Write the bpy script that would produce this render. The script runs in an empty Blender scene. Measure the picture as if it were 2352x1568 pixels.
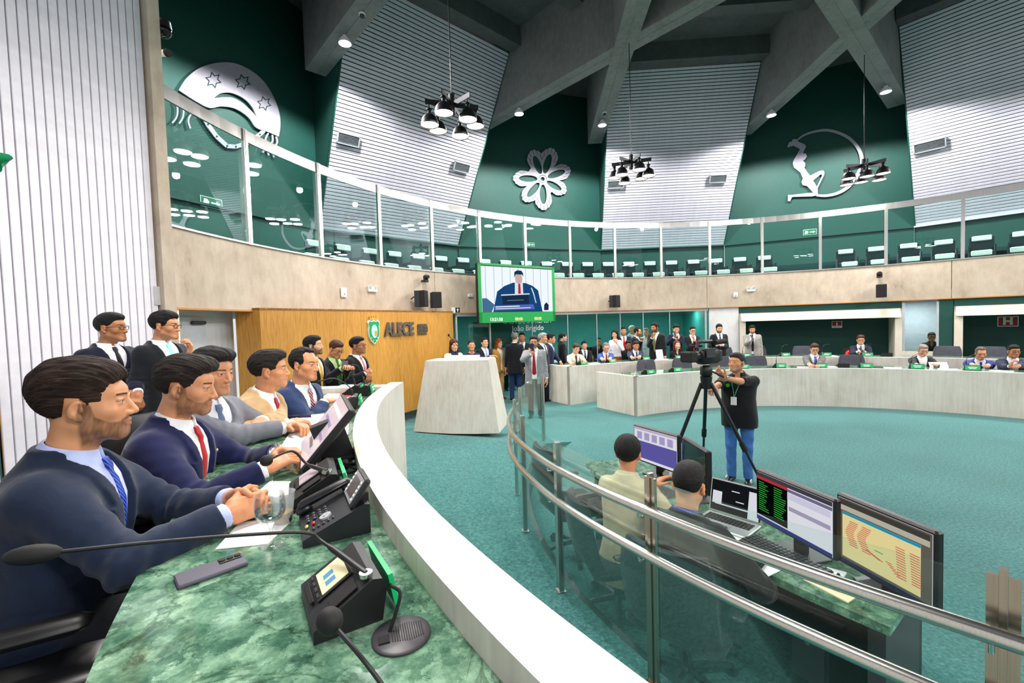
import bpy, bmesh, math, random
import numpy as np
from mathutils import Vector, Matrix
random.seed(7); rng = np.random.default_rng(7)
PI = math.pi
SC = bpy.context.scene
COL = SC.collection
# ------------------------------------------------------------ camera
F_PX, PITCH, ROLL, CAM_H = 1013.2, 0.0401, -0.0303, 2.05
CX, CY = 5.305, 4.563                      # centre of the round hall, camera stands at (0, 0)
cam_d = bpy.data.cameras.new('camera'); cam = bpy.data.objects.new('camera', cam_d); COL.objects.link(cam)
cam_d.sensor_fit = 'HORIZONTAL'; cam_d.sensor_width = 36.0; cam_d.lens = F_PX / 2352 * 36.0
cam_d.clip_start = 0.05; cam_d.clip_end = 200
cam.matrix_world = (Matrix.Translation((0, 0, CAM_H)) @ Matrix.Rotation(PI/2 - PITCH, 4, 'X') @ Matrix.Rotation(ROLL, 4, 'Z'))
SC.camera = cam
# ------------------------------------------------------------ exposure, world
SC.view_settings.view_transform = 'Standard'; SC.view_settings.look = 'None'
SC.view_settings.exposure = -0.2; SC.view_settings.gamma = 1.0; SC.view_settings.use_curve_mapping = False
world = bpy.data.worlds.new('world'); SC.world = world; world.use_nodes = True
world.node_tree.nodes['Background'].inputs[0].default_value = (0.93, 0.96, 1.0, 1)
world.node_tree.nodes['Background'].inputs[1].default_value = 0.95

def light(name, kind, loc, energy, color=(1, 1, 1), rot=None, target=None, **kw):
    d = bpy.data.lights.new(name, kind); d.energy = energy; d.color = color
    for k, v in kw.items(): setattr(d, k, v)
    o = bpy.data.objects.new(name, d); COL.objects.link(o); o.location = loc
    if target is not None:
        o.rotation_euler = (Vector(target) - Vector(loc)).to_track_quat('-Z', 'Y').to_euler()
    elif rot: o.rotation_euler = rot
    return o

CH_W, SP_W = 190.0, 1300.0          # watts: each chandelier, each floodlight
# ------------------------------------------------------------ small geometry helpers
def pol(r, deg, z=0.0):
    a = math.radians(deg); return Vector((CX + r*math.cos(a), CY + r*math.sin(a), z))

def norm(v):
    v = np.asarray(v, float); return v / max(np.linalg.norm(v), 1e-9)

class MB:
    """collects simple solids and builds them as one mesh object"""
    def __init__(s): s.v = []; s.f = []; s.mi = []; s.cur = 0
    def _add(s, vs, fs):
        n = len(s.v); s.v += [tuple(v) for v in vs]
        for f in fs: s.f.append(tuple(i+n for i in f)); s.mi.append(s.cur)
    def box(s, c, size, rz=0.0, M=None):
        x, y, z = size[0]/2, size[1]/2, size[2]/2
        vs = [Vector(p) for p in ((-x,-y,-z),(x,-y,-z),(x,y,-z),(-x,y,-z),(-x,-y,z),(x,-y,z),(x,y,z),(-x,y,z))]
        R = M if M is not None else Matrix.Rotation(rz, 3, 'Z')
        vs = [R @ v + Vector(c) for v in vs]
        s._add(vs, [(0,3,2,1),(4,5,6,7),(0,1,5,4),(1,2,6,5),(2,3,7,6),(3,0,4,7)]); return s
    def cbox(s, c, size, b=0.01, rz=0.0, M=None):
        """box with chamfered edges"""
        x, y, z = size[0]/2, size[1]/2, size[2]/2; b = min(b, x*.9, y*.9, z*.9)
        def ring(ix, iy, zz): return [(-ix+b,-iy,zz),(ix-b,-iy,zz),(ix,-iy+b,zz),(ix,iy-b,zz),(ix-b,iy,zz),(-ix+b,iy,zz),(-ix,iy-b,zz),(-ix,-iy+b,zz)]
        rs = [ring(x-b,y-b,-z), ring(x,y,-z+b), ring(x,y,z-b), ring(x-b,y-b,z)]
        R = M if M is not None else Matrix.Rotation(rz, 3, 'Z')
        vs = [R @ Vector(p) + Vector(c) for r in rs for p in r]
        fs = [tuple(range(7,-1,-1)), tuple(range(24,32))]
        for k in range(3):
            for i in range(8):
                j = (i+1) % 8; fs.append((k*8+i, k*8+j, k*8+8+j, k*8+8+i))
        s._add(vs, fs); return s
    def prism(s, pts, z0, z1, M=None, top=None):
        """polygon (ccw, xy) swept from z0 to z1; top: other outline at z1"""
        n = len(pts); top = top or pts
        vs = [Vector((p[0], p[1], z0)) for p in pts] + [Vector((p[0], p[1], z1)) for p in top]
        if M is not None: vs = [M @ v for v in vs]
        fs = [tuple(range(n-1,-1,-1)), tuple(range(n, 2*n))] + [(i, (i+1) % n, n+(i+1) % n, n+i) for i in range(n)]
        s._add(vs, fs); return s
    def ring(s, r0, r1, a0, a1, z0, z1, n=48, zf=None, r0t=None, r1t=None):
        """sector of a ring about the hall centre; zf(angle) adds height to the top"""
        vs = []; r0t = r0 if r0t is None else r0t; r1t = r1 if r1t is None else r1t
        for i in range(n+1):
            a = a0 + (a1-a0)*i/n; d = zf(a) if zf else 0
            vs += [pol(r0,a,z0), pol(r1,a,z0), pol(r1t,a,z1+d), pol(r0t,a,z1+d)]
        fs = []
        for i in range(n):
            b = i*4
            for k in range(4):
                q = (b+k, b+(k+1) % 4, b+4+(k+1) % 4, b+4+k); fs.append(q if a1 > a0 else q[::-1])
        e = n*4
        fs += [(3,2,1,0), (e,e+1,e+2,e+3)] if a1 > a0 else [(0,1,2,3), (e+3,e+2,e+1,e)]
        # orientation fixed later by recalc
        s._add(vs, fs); return s
    def cyl(s, a, b, ra, rb=None, n=16, cap=True):
        rb = ra if rb is None else rb; a, b = Vector(a), Vector(b); d = (b-a).normalized()
        u = d.orthogonal().normalized(); w = d.cross(u)
        vs = [a + (u*math.cos(2*PI*i/n) + w*math.sin(2*PI*i/n))*ra for i in range(n)] + \
             [b + (u*math.cos(2*PI*i/n) + w*math.sin(2*PI*i/n))*rb for i in range(n)]
        fs = [(i, (i+1) % n, n+(i+1) % n, n+i) for i in range(n)]
        if cap: fs += [tuple(range(n-1,-1,-1)), tuple(range(n, 2*n))]
        s._add(vs, fs); return s
    def tube(s, pts, r, n=8, cap=True):
        pts = [Vector(p) for p in pts]; m = len(pts); rs = r if hasattr(r, '__len__') else [r]*m
        t0 = (pts[1]-pts[0]).normalized(); u = t0.orthogonal().normalized(); vs = []
        for i, p in enumerate(pts):
            t = ((pts[min(i+1,m-1)] - pts[max(i-1,0)])).normalized()
            u = (u - t*u.dot(t)).normalized(); w = t.cross(u)
            vs += [p + (u*math.cos(2*PI*k/n) + w*math.sin(2*PI*k/n))*rs[i] for k in range(n)]
        fs = [(i*n+k, i*n+(k+1) % n, (i+1)*n+(k+1) % n, (i+1)*n+k) for i in range(m-1) for k in range(n)]
        if cap: fs += [tuple(range(n-1,-1,-1)), tuple(range((m-1)*n, m*n))]
        s._add(vs, fs); return s
    def lathe(s, prof, c=(0,0,0), n=24, M=None):
        """profile of (r, z) turned about z"""
        m = len(prof); vs = []
        for r, z in prof:
            for k in range(n):
                p = Vector((r*math.cos(2*PI*k/n), r*math.sin(2*PI*k/n), z))
                vs.append((M @ p if M is not None else p) + Vector(c))
        fs = [(i*n+k, i*n+(k+1) % n, (i+1)*n+(k+1) % n, (i+1)*n+k) for i in range(m-1) for k in range(n)]
        s._add(vs, fs); return s
    def sphere(s, c, r, n=16, m=10, M=None):
        r = r if hasattr(r, '__len__') else (r, r, r); vs = []
        for i in range(m+1):
            a = PI*i/m
            for k in range(n):
                p = Vector((r[0]*math.sin(a)*math.cos(2*PI*k/n), r[1]*math.sin(a)*math.sin(2*PI*k/n), -r[2]*math.cos(a)))
                vs.append((M @ p if M is not None else p) + Vector(c))
        fs = [(i*n+k, i*n+(k+1) % n, (i+1)*n+(k+1) % n, (i+1)*n+k) for i in range(m) for k in range(n)]
        s._add(vs, fs); return s
    def quad(s, a, b, c, d): s._add([a,b,c,d], [(0,1,2,3)]); return s
    def mat(s, i): s.cur = i; return s
    def mesh(s, name, mats, smooth=False, recalc=True):
        me = bpy.data.meshes.new(name); me.from_pydata([tuple(v) for v in s.v], [], s.f)
        if not isinstance(mats, (list, tuple)): mats = [mats]
        for m in mats: me.materials.append(m)
        me.polygons.foreach_set('material_index', s.mi)
        if recalc:
            bm = bmesh.new(); bm.from_mesh(me); bmesh.ops.remove_doubles(bm, verts=bm.verts, dist=1e-5)
            bmesh.ops.recalc_face_normals(bm, faces=bm.faces); bm.to_mesh(me); bm.free()
        if smooth:
            me.polygons.foreach_set('use_smooth', [True]*len(me.polygons))
            try: me.set_sharp_from_angle(angle=math.radians(50))
            except Exception: pass
        return me
    def build(s, name, mats, parent=None, smooth=False, **tags):
        return add(name, s.mesh(name, mats, smooth), parent, **tags)

def add(name, me, parent=None, label=None, cat=None, group=None, kind=None, loc=None, rot=None):
    o = bpy.data.objects.new(name, me); COL.objects.link(o)
    if parent is not None: o.parent = parent
    if loc is not None: o.location = loc
    if rot is not None: o.rotation_euler = rot
    return tag(o, label, cat, group, kind)
def tag(o, label=None, cat=None, group=None, kind=None):
    if label: o['label'] = label
    if cat: o['category'] = cat
    if group: o['group'] = group
    if kind: o['kind'] = kind
    return o
def thing(name, label, cat, loc=(0,0,0), rz=0.0, group=None, M=None):
    o = bpy.data.objects.new(name, None); COL.objects.link(o); o.empty_display_size = .1
    if M is not None: o.matrix_world = M
    else: o.location = loc; o.rotation_euler = (0, 0, rz)
    return tag(o, label, cat, group)
def dup(root, label=None, loc=None, rz=None, group=None, M=None):
    r = root.copy(); COL.objects.link(r)
    if M is not None: r.matrix_world = M
    if loc is not None: r.location = loc
    if rz is not None: r.rotation_euler = (0, 0, rz)
    if label: r['label'] = label
    if group: r['group'] = group
    for ch in list(root.children):
        c = ch.copy(); COL.objects.link(c); c.parent = r
        for g in list(ch.children):
            d = g.copy(); COL.objects.link(d); d.parent = c
    return r
def S(o): o['kind'] = 'structure'; return o

# ------------------------------------------------------------ materials
def new_mat(name):
    m = bpy.data.materials.new(name); m.use_nodes = True
    nt = m.node_tree; b = nt.nodes['Principled BSDF']; return m, nt, b
def N(nt, kind, **kw):
    n = nt.nodes.new(kind)
    for k, v in kw.items():
        if k in n.inputs: n.inputs[k].default_value = v
        else: setattr(n, k, v)
    return n
def L(nt, a, b): nt.links.new(a, b)
def ramp(nt, fac, stops):
    r = nt.nodes.new('ShaderNodeValToRGB'); e = r.color_ramp.elements
    while len(e) < len(stops): e.new(.5)
    for k, (p, c) in zip(e, stops): k.position = p; k.color = (*c, 1) if len(c) == 3 else c
    L(nt, fac, r.inputs[0]); return r
def coords(nt, scale=(1,1,1), kind='Object', rot=(0,0,0)):
    t = nt.nodes.new('ShaderNodeTexCoord'); m = nt.nodes.new('ShaderNodeMapping')
    m.inputs['Scale'].default_value = scale; m.inputs['Rotation'].default_value = rot; L(nt, t.outputs[kind], m.inputs['Vector']); return m.outputs[0]
def bump(nt, b, h, strength=.2, dist=.01):
    n = nt.nodes.new('ShaderNodeBump'); n.inputs['Strength'].default_value = strength; n.inputs['Distance'].default_value = dist
    L(nt, h, n.inputs['Height']); L(nt, n.outputs[0], b.inputs['Normal'])
def srgb(h):
    h = h.lstrip('#'); h = ''.join(x*2 for x in h) if len(h) == 3 else h; c = [int(h[i:i+2], 16)/255 for i in (0,2,4)]
    return tuple(x/12.92 if x <= .04045 else ((x+.055)/1.055)**2.4 for x in c)
_mc = {}
def plain(hexc, rough=.5, metal=0.0, spec=.5, emit=0.0, coat=0.0, name=None):
    key = (hexc, rough, metal, spec, emit, coat)
    if key in _mc: return _mc[key]
    m, nt, b = new_mat(name or 'paint'); c = srgb(hexc)
    # slight procedural unevenness so no surface is perfectly flat
    n = N(nt, 'ShaderNodeTexNoise', Scale=9.0, Detail=3.0); L(nt, coords(nt), n.inputs['Vector'])
    r = ramp(nt, n.outputs['Fac'], [(.3, tuple(x*.94 for x in c)), (.7, tuple(min(x*1.05, 1) for x in c))])
    L(nt, r.outputs[0], b.inputs['Base Color'])
    b.inputs['Roughness'].default_value = rough; b.inputs['Metallic'].default_value = metal
    b.inputs['Specular IOR Level'].default_value = spec
    if emit: b.inputs['Emission Color'].default_value = (*c, 1); b.inputs['Emission Strength'].default_value = emit
    if coat: b.inputs['Coat Weight'].default_value = coat
    _mc[key] = m; return m
def fabric(hexc, rough=.85, weave=900.0, wr=.25, sheen=.15):
    key = ('fab', hexc, rough, weave, wr)
    if key in _mc: return _mc[key]
    m, nt, b = new_mat('fabric'); c = srgb(hexc); co = coords(nt)
    n = N(nt, 'ShaderNodeTexNoise', Scale=14.0, Detail=4.0, Distortion=.6); L(nt, co, n.inputs['Vector'])
    r = ramp(nt, n.outputs['Fac'], [(.3, tuple(x*.88 for x in c)), (.7, tuple(min(x*1.1, 1) for x in c))])
    L(nt, r.outputs[0], b.inputs['Base Color']); b.inputs['Roughness'].default_value = rough
    b.inputs['Specular IOR Level'].default_value = .25; b.inputs['Sheen Weight'].default_value = sheen
    bump(nt, b, n.outputs['Fac'], wr, .02)
    _mc[key] = m; return m
# ------------------------------------------------------------ signed distance modelling of people (meshed with surface nets)
f32 = np.float32
def A3(*v): return np.array(v, f32)
def rc(P, a, b, ra, rb):
    a = np.asarray(a, f32); ab = np.asarray(b, f32) - a; L2 = float(ab @ ab) + 1e-12
    t = np.clip((P - a) @ ab / L2, 0, 1); q = P - a - t[:, None]*ab
    return np.sqrt((q*q).sum(1)) - (ra + (rb-ra)*t)
def ell(P, c, r, R=None):
    q = P - np.asarray(c, f32)
    if R is not None: q = q @ R
    r = np.asarray(r, f32); k0 = np.sqrt(((q/r)**2).sum(1)); k1 = np.sqrt(((q/(r*r))**2).sum(1)) + 1e-6
    return k0*(k0-1)/k1
def smin(a, b, k):
    h = np.clip(.5 + .5*(b-a)/k, 0, 1); return b*(1-h) + a*h - k*h*(1-h)
def smax(a, b, k): return -smin(-a, -b, k)
def sbox(P, c, h, r, R=None):
    q = P - np.asarray(c, f32)
    if R is not None: q = q @ R
    q = np.abs(q) - (np.asarray(h, f32) - r); return np.sqrt((np.maximum(q, 0)**2).sum(1)) + np.minimum(q.max(1), 0) - r
def wob(P, f, seed=0):
    """cheap smooth noise, about -1..1"""
    g = np.random.default_rng(seed); d = np.zeros(len(P), f32)
    for k in range(5):
        w = g.normal(size=3).astype(f32)*f*(1+.35*k); d += np.sin(P @ w + g.uniform(0, 6.28))/(1+.5*k)
    return d/2.4
def mesh_sdf(fn, lo, hi, h, margin=2.0):
    lo = np.asarray(lo, f32) - 2*h; hi = np.asarray(hi, f32) + 2*h
    m = np.maximum(np.ceil((hi-lo)/(4*h)).astype(int), 1); n = m*4
    ci = np.stack(np.meshgrid(*[np.arange(k) for k in m], indexing='ij'), -1).reshape(-1, 3)
    dc = fn((lo + (ci*4 + 1.5)*h).astype(f32)).astype(f32)
    keep = np.abs(dc) < 4*h*.87*margin
    D = np.repeat(np.repeat(np.repeat(dc.reshape(m), 4, 0), 4, 1), 4, 2)
    off = np.stack(np.meshgrid(*[np.arange(4)]*3, indexing='ij'), -1).reshape(-1, 3)
    idx = (ci[keep][:, None, :]*4 + off[None]).reshape(-1, 3)
    if len(idx) == 0: return np.zeros((0, 3)), np.zeros((0, 4), int)
    D[idx[:, 0], idx[:, 1], idx[:, 2]] = fn((lo + idx*h).astype(f32))
    D[[0, -1]] = np.abs(D[[0, -1]]) + 1e-4; D[:, [0, -1]] = np.abs(D[:, [0, -1]]) + 1e-4; D[:, :, [0, -1]] = np.abs(D[:, :, [0, -1]]) + 1e-4
    I = D < 0
    c = np.zeros(np.array(D.shape)-1, np.int8)
    for dx in (0, 1):
        for dy in (0, 1):
            for dz in (0, 1): c += I[dx:D.shape[0]-1+dx, dy:D.shape[1]-1+dy, dz:D.shape[2]-1+dz]
    cells = np.argwhere((c > 0) & (c < 8)); vid = -np.ones(c.shape, np.int32); vid[tuple(cells.T)] = np.arange(len(cells))
    acc = np.zeros((len(cells), 3), f32); cnt = np.zeros(len(cells), f32)
    cor = [(a, b, e) for a in (0, 1) for b in (0, 1) for e in (0, 1)]
    for p in cor:
        for ax in range(3):
            if p[ax]: continue
            q = list(p); q[ax] = 1
            d0 = D[cells[:, 0]+p[0], cells[:, 1]+p[1], cells[:, 2]+p[2]]; d1 = D[cells[:, 0]+q[0], cells[:, 1]+q[1], cells[:, 2]+q[2]]
            x = (d0 < 0) != (d1 < 0); t = np.where(x, d0/np.where(x, d0-d1, 1), 0)
            pt = np.tile(np.array(p, f32), (len(cells), 1)); pt[:, ax] = t
            acc += pt*x[:, None]; cnt += x
    V = lo + (cells + acc/np.maximum(cnt, 1)[:, None])*h
    Q = []
    for ax in range(3):
        u, w = [(1, 2), (2, 0), (0, 1)][ax]
        sl0 = [slice(1, -1)]*3; sl1 = [slice(1, -1)]*3
        sl0[ax] = slice(0, -1); sl1[ax] = slice(1, None)
        i0 = I[tuple(sl0)]; i1 = I[tuple(sl1)]; e = np.argwhere(i0 != i1)
        if not len(e): continue
        fl = i0[tuple(e.T)]; e = e + np.array([0 if k == ax else 1 for k in range(3)])
        def g(du, dw):
            k = e.copy(); k[:, u] += du; k[:, w] += dw; return vid[k[:, 0], k[:, 1], k[:, 2]]
        q = np.stack([g(-1, -1), g(0, -1), g(0, 0), g(-1, 0)], 1); q[~fl] = q[~fl][:, ::-1]; Q.append(q)
    Q = np.concatenate(Q) if Q else np.zeros((0, 4), int)
    return V.astype(float), Q[(Q >= 0).all(1)]
def relax(m, n=2):
    V, Q = m
    if not len(Q): return m
    e = np.concatenate([Q[:, [0, 1]], Q[:, [1, 2]], Q[:, [2, 3]], Q[:, [3, 0]]]); e = np.concatenate([e, e[:, ::-1]])
    cnt = np.bincount(e[:, 0], minlength=len(V))[:, None]
    for _ in range(n):
        a = np.stack([np.bincount(e[:, 0], V[e[:, 1], k], len(V)) for k in range(3)], 1)/np.maximum(cnt, 1); V = V*.4 + a*.6
    return V, Q
def np_mesh(name, parts, mats, cols=None, smooth=True):
    """parts: list of (V, Q); mats: material per part; cols: (n,3) colour per vertex per part"""
    V = np.concatenate([p[0] for p in parts]); off = np.cumsum([0] + [len(p[0]) for p in parts])
    Q = np.concatenate([p[1] + o for p, o in zip(parts, off)])
    me = bpy.data.meshes.new(name); me.vertices.add(len(V)); me.vertices.foreach_set('co', V.astype(f32).ravel())
    me.loops.add(len(Q)*4); me.loops.foreach_set('vertex_index', Q.astype(np.int32).ravel())
    me.polygons.add(len(Q)); me.polygons.foreach_set('loop_start', np.arange(0, len(Q)*4, 4, dtype=np.int32))
    if not isinstance(mats, (list, tuple)): mats = [mats]
    for m in mats: me.materials.append(m)
    me.update(calc_edges=True)
    if smooth: me.polygons.foreach_set('use_smooth', np.ones(len(Q), bool))
    if cols is not None:
        ca = me.color_attributes.new('col', 'FLOAT_COLOR', 'POINT')
        C = np.concatenate(cols); ca.data.foreach_set('color', np.concatenate([C, np.ones((len(C), 1))], 1).astype(f32).ravel())
    return me
def skin_mat():
    m, nt, b = new_mat('skin'); a = N(nt, 'ShaderNodeAttribute', attribute_name='col')
    n = N(nt, 'ShaderNodeTexNoise', Scale=160.0, Detail=3.0); L(nt, coords(nt), n.inputs['Vector'])
    mx = N(nt, 'ShaderNodeMix', data_type='RGBA', blend_type='MULTIPLY'); mx.inputs[0].default_value = .25
    L(nt, a.outputs['Color'], mx.inputs[6]); L(nt, n.outputs['Color'], mx.inputs[7])
    L(nt, a.outputs['Color'], b.inputs['Base Color']); b.inputs['Roughness'].default_value = .48
    b.inputs['Specular IOR Level'].default_value = .35
    b.inputs['Subsurface Weight'].default_value = 0.0
    bump(nt, b, n.outputs['Fac'], .08, .002); return m
SKIN = skin_mat()
def hair_mat(hexc):
    k = ('hair', hexc)
    if k in _mc: return _mc[k]
    m, nt, b = new_mat('hair'); c = srgb(hexc)
    n = N(nt, 'ShaderNodeTexNoise', Scale=120.0, Detail=6.0, Roughness=.7, Distortion=.5); L(nt, coords(nt, (1.5, .16, 1.1)), n.inputs['Vector'])
    n2 = N(nt, 'ShaderNodeTexNoise', Scale=26.0, Detail=4.0, Distortion=.8); L(nt, coords(nt, (1.5, .4, 1.1)), n2.inputs['Vector'])
    mx = N(nt, 'ShaderNodeMix', data_type='FLOAT'); mx.inputs[0].default_value = .45; L(nt, n.outputs['Fac'], mx.inputs[2]); L(nt, n2.outputs['Fac'], mx.inputs[3])
    r = ramp(nt, mx.outputs[0], [(.36, tuple(x*.25 for x in c)), (.5, c), (.64, tuple(min(x*1.9+.006, 1) for x in c))])
    L(nt, r.outputs[0], b.inputs['Base Color']); b.inputs['Roughness'].default_value = .62; b.inputs['Specular IOR Level'].default_value = .3
    bump(nt, b, mx.outputs[0], 1.0, .012); _mc[k] = m; return m

# ---- head: origin between the eyes' level, -Y is forward, chin at z=-.115, crown at z=.115
def head_sdf(P, fem=False, wide=1.0, nose=1.0):
    x = np.abs(P[:, 0])/wide; Q = np.stack([x, P[:, 1], P[:, 2]], 1)
    d = ell(Q, (0, .018, .032), (.076, .098, .086))
    d = smin(d, ell(Q, (0, -.028, -.03), (.062, .064, .085)), .03)
    jw = .040 if fem else .047
    d = smin(d, rc(Q, (jw, .0, -.062), (.014, -.074, -.098), .020, .017), .028)
    d = smin(d, rc(Q, (0, -.07, -.1), (.013, -.074, -.1), .017, .014), .02)          # chin
    d = smin(d, rc(Q, (.0, -.072, .03), (.038, -.058, .03), .017, .012), .025)       # brow
    d = smin(d, ell(Q, (.046, -.054, -.028), (.02, .02, .018)), .022)                 # cheekbone
    d = smin(d, rc(Q, (0, -.067, -.055), (0, -.074, -.075), .023, .020), .018)        # mouth block
    d = smax(d, -ell(Q, (.031, -.1, -.002), (.019, .016, .0125)), .014)              # eye socket
    e = ell(Q, (.031, -.0735, -.001), (.0135, .0125, .0125)); d = smin(d, e, .003)
    d = smin(d, rc(Q, (.019, -.0845, .0068), (.043, -.0765, .0062), .0045, .0035), .005); d = smin(d, rc(Q, (.020, -.0835, -.0095), (.042, -.0765, -.009), .003, .0025), .005)  # lid fold
    d = smin(d, rc(Q, (.014, -.087, .02), (.046, -.072, .021), .0055, .003), .006)     # brow hair ridge
    d = smin(d, rc(Q, (0, -.084, .010), (0, -.1055*nose, -.035), .0072, .0108), .010)  # nose
    d = smin(d, ell(Q, (.011, -.096, -.04), (.0085, .011, .008)), .007)
    d = smin(d, rc(Q, (0, -.0965, -.0610), (.020, -.087, -.065), .0048, .003), .006)  # lips
    d = smin(d, rc(Q, (0, -.0945, -.0732), (.018, -.087, -.07), .0056, .0035), .006)
    d = smax(d, -rc(Q, (0, -.1035, -.067), (.021, -.0935, -.068), .0022, .0012), .003)  # mouth line
    # ear
    R = np.array(Matrix.Rotation(.28, 3, 'X') @ Matrix.Rotation(.0, 3, 'Y'), f32)
    er = ell(Q, (.0785, .010, -.012), (.009, .015, .0275), R)
    er = smin(er, ell(Q, (.078, .002, -.038), (.008, .009, .011)), .008)
    er = smax(er, -ell(Q, (.0885, .005, -.009), (.0075, .0088, .0175), R), .003)
    er = smin(er, ell(Q, (.080, -.004, -.014), (.005, .005, .008)), .004)
    d = smin(d, er, .005)
    return d
def neck_sdf(P, r=.055): return rc(P, (0, .022, -.07), (0, .048, -.20), r, r*1.08)
def head_cols(V, skin, lip, beard, brow, beardc, iris='#3a2414', cover=1.0, mous=True, fem=False):
    x, y, z = np.abs(V[:, 0]), V[:, 1], V[:, 2]; n = len(V)
    C = np.tile(np.array(skin), (n, 1)); C = C*(1 + .05*wob(V.astype(f32), 40, 3)[:, None])
    def mix(w, c): nonlocal C; w = np.clip(w, 0, 1)[:, None]; C = C*(1-w) + np.array(c)*w
    rosy = np.exp(-((x-.045)**2/.0006 + (z+.03)**2/.0006))*(y < -.03); mix(rosy*.25, (skin[0]*1.0, skin[1]*.72, skin[2]*.66))
    if beard > 0:
        top = np.interp(y, [-.12, -.09, -.075, -.06, -.03, -.02, .0, .012, .03], [-.046, -.047, -.058, -.056, -.036, .0, .01, -.05, -.12])
        w = np.clip((top - z)/.006, 0, 1)*np.clip((.010-y)/.010, 0, 1)*np.clip((z+.145)/.03, 0, 1)
        w *= np.where((z > -.062) & (x > .03) & (y > -.095) & (y < -.07), np.clip(1-(z+.062)/.006, 0, 1), 1)
        ch = (x < .05) & (y < -.1) & (z > -.05); w = np.where(ch, 0, w)
        if not mous: w = np.where((z > -.064) & (x < .03), 0, w)
        w = w*(.82 + .25*wob(V.astype(f32), 170, 5)); mix(w*beard, beardc)
    lipw = np.clip(1-((x/.025)**2 + ((z+.0672)/.0105)**2), 0, .35)/.35*(y < -.08); mix(lipw*.55, lip)
    bw = np.clip(1-np.abs(z-(.0205+.02*(x-.03)*(x < .03)))/.0048, 0, 1)*((x > .012) & (x < .049) & (y < -.06)); mix(bw*1.6*brow, np.array(beardc)*.6)
    ex, ez = (x-.031)/.0125, (z+.0018)/.0042; er = ex*ex+ez*ez; eye = (er < 1) & (y < -.07)
    C[eye] = (.50, .48, .46); ir = eye & (((x-.031)**2+(z+.001)**2) < .0056**2); C[ir] = srgb(iris)
    lash = (er >= .8) & (er < 1.7) & (z > .0) & (y < -.07); C[lash] *= .35
    return np.clip(C, 0, 1)
def hair_sdf(P, style, seed=1):
    x = np.abs(P[:, 0]); y, z = P[:, 1], P[:, 2]; Q = np.stack([x, y, z], 1)
    cut_y = [-.13, -.085, -.07, -.055, -.045, -.036, -.018, -.012, .0, .03, .045, .07, .13]
    cut_z = [.068, .068, .062, .05, .03, -.03, -.032, .0, .018, .022, -.04, -.075, -.08]
    d = ell(Q, (0, .02, .036), (.0835, .1055, .0925))
    if style in ('short', 'crop', 'receding', 'grey', 'part'):
        if style == 'crop': d = d + .004
        if style == 'receding':
            cz = [.14, .125, .112, .095, .06, .0, -.03, .0, .018, .022, -.04, -.075, -.08]; d = smin(d, ell(Q, (0, .01, .085), (.058, .075, .036)), .03); d = smax(d, -ell(Q, (.055, -.075, .075), (.035, .05, .05)), .012)
        else:
            cz = cut_z; d = smin(d, ell(Q, (0, -.02, .085), (.06, .075, .038)), .03)
        if style == 'part': d = smin(d, ell(P, (.02, -.045, .092), (.055, .05, .032)), .02)
        cut = np.interp(y, cut_y, cz) - z
        d = smax(d, cut, .006)
    elif style == 'swept':
        d = smin(d, ell(Q, (0, .0, .083), (.066, .088, .044)), .03)
        d = smin(d, ell(Q, (0, .06, .06), (.066, .055, .06)), .03)
        cut = np.interp(y, cut_y, [.072, .068, .058, .045, .02, -.032, -.034, .0, .018, .022, -.05, -.085, -.09]) - z
        d = smax(d, cut, .006)
    elif style in ('long', 'bob'):
        zl = -.24 if style == 'long' else -.13
        d = ell(Q, (0, .02, .038), (.088, .108, .093))
        d = smin(d, rc(Q, (.072, .01, .0), (.088, .012, zl), .026, .03), .03)
        d = smin(d, rc(Q, (.03, .085, .0), (.045, .08, zl), .035, .035), .03)
        d = smax(d, -ell(Q, (0, -.085, -.035), (.062, .095, .098)), .012)
        d = smax(d, -rc(Q, (0, -.06, -.1), (0, -.1, -.4), .06, .07), .01)
    elif style in ('pony', 'bun'):
        d = ell(Q, (0, .02, .036), (.081, .103, .09))
        cut = np.interp(y, cut_y, [.07, .068, .062, .05, .03, .01, .0, .0, .018, .022, -.04, -.07, -.07]) - z
        d = smax(d, cut, .006)
        if style == 'pony': d = smin(d, rc(P, (0, .12, .04), (0, .14, -.16), .03, .018), .02)
        else: d = smin(d, ell(P, (0, .115, .055), (.045, .04, .045)), .012)
    elif style == 'bowl':
        d = ell(Q, (0, .022, .035), (.087, .11, .095))
        cut = np.interp(y, cut_y, [.04, .04, .04, .035, .01, -.03, -.04, -.05, -.06, -.08, -.1, -.11, -.11]) - z; d = smax(d, cut, .01)
    g = np.random.default_rng(seed)
    amp = {'crop': .0004, 'swept': .0020, 'long': .003, 'bob': .003}.get(style, .0013); w0 = g.uniform(0, 6); amp = amp*np.clip((z+.03)/.07, .22, 1) if style not in ('long', 'bob') else amp
    if style in ('long', 'bob', 'pony', 'bun', 'bowl'):
        ang = np.arctan2(P[:, 0], -(y-.02)); d = d - amp*np.sin(ang*17 + 2.0*np.sin(z*26 + w0) + .8*np.sin(z*60+ang*5))
    else:      # locks running front to back
        ang = np.arctan2(P[:, 0], z+.03); d = d - amp*np.sin(ang*24 + 2.4*np.sin(y*24 + ang*3 + w0)) - amp*.6*np.sin(ang*47 + 2*np.sin(y*41 + w0*2))
        if style != 'crop': d = d - .0011*np.sin(ang*95 + 5*np.sin(y*19 + ang*5 + w0) + z*40) - .0016*wob(P, 42, seed+3)
    return d
_hc = {}
def get_head(h, fem, wide, nose):
    k = ('h', h, fem, wide, nose)
    if k not in _hc: _hc[k] = mesh_sdf(lambda P: smin(head_sdf(P, fem, wide, nose), neck_sdf(P, .047 if fem else .056), .03), (-.1, -.13, -.21), (.1, .13, .13), h)
    return _hc[k]
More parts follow.
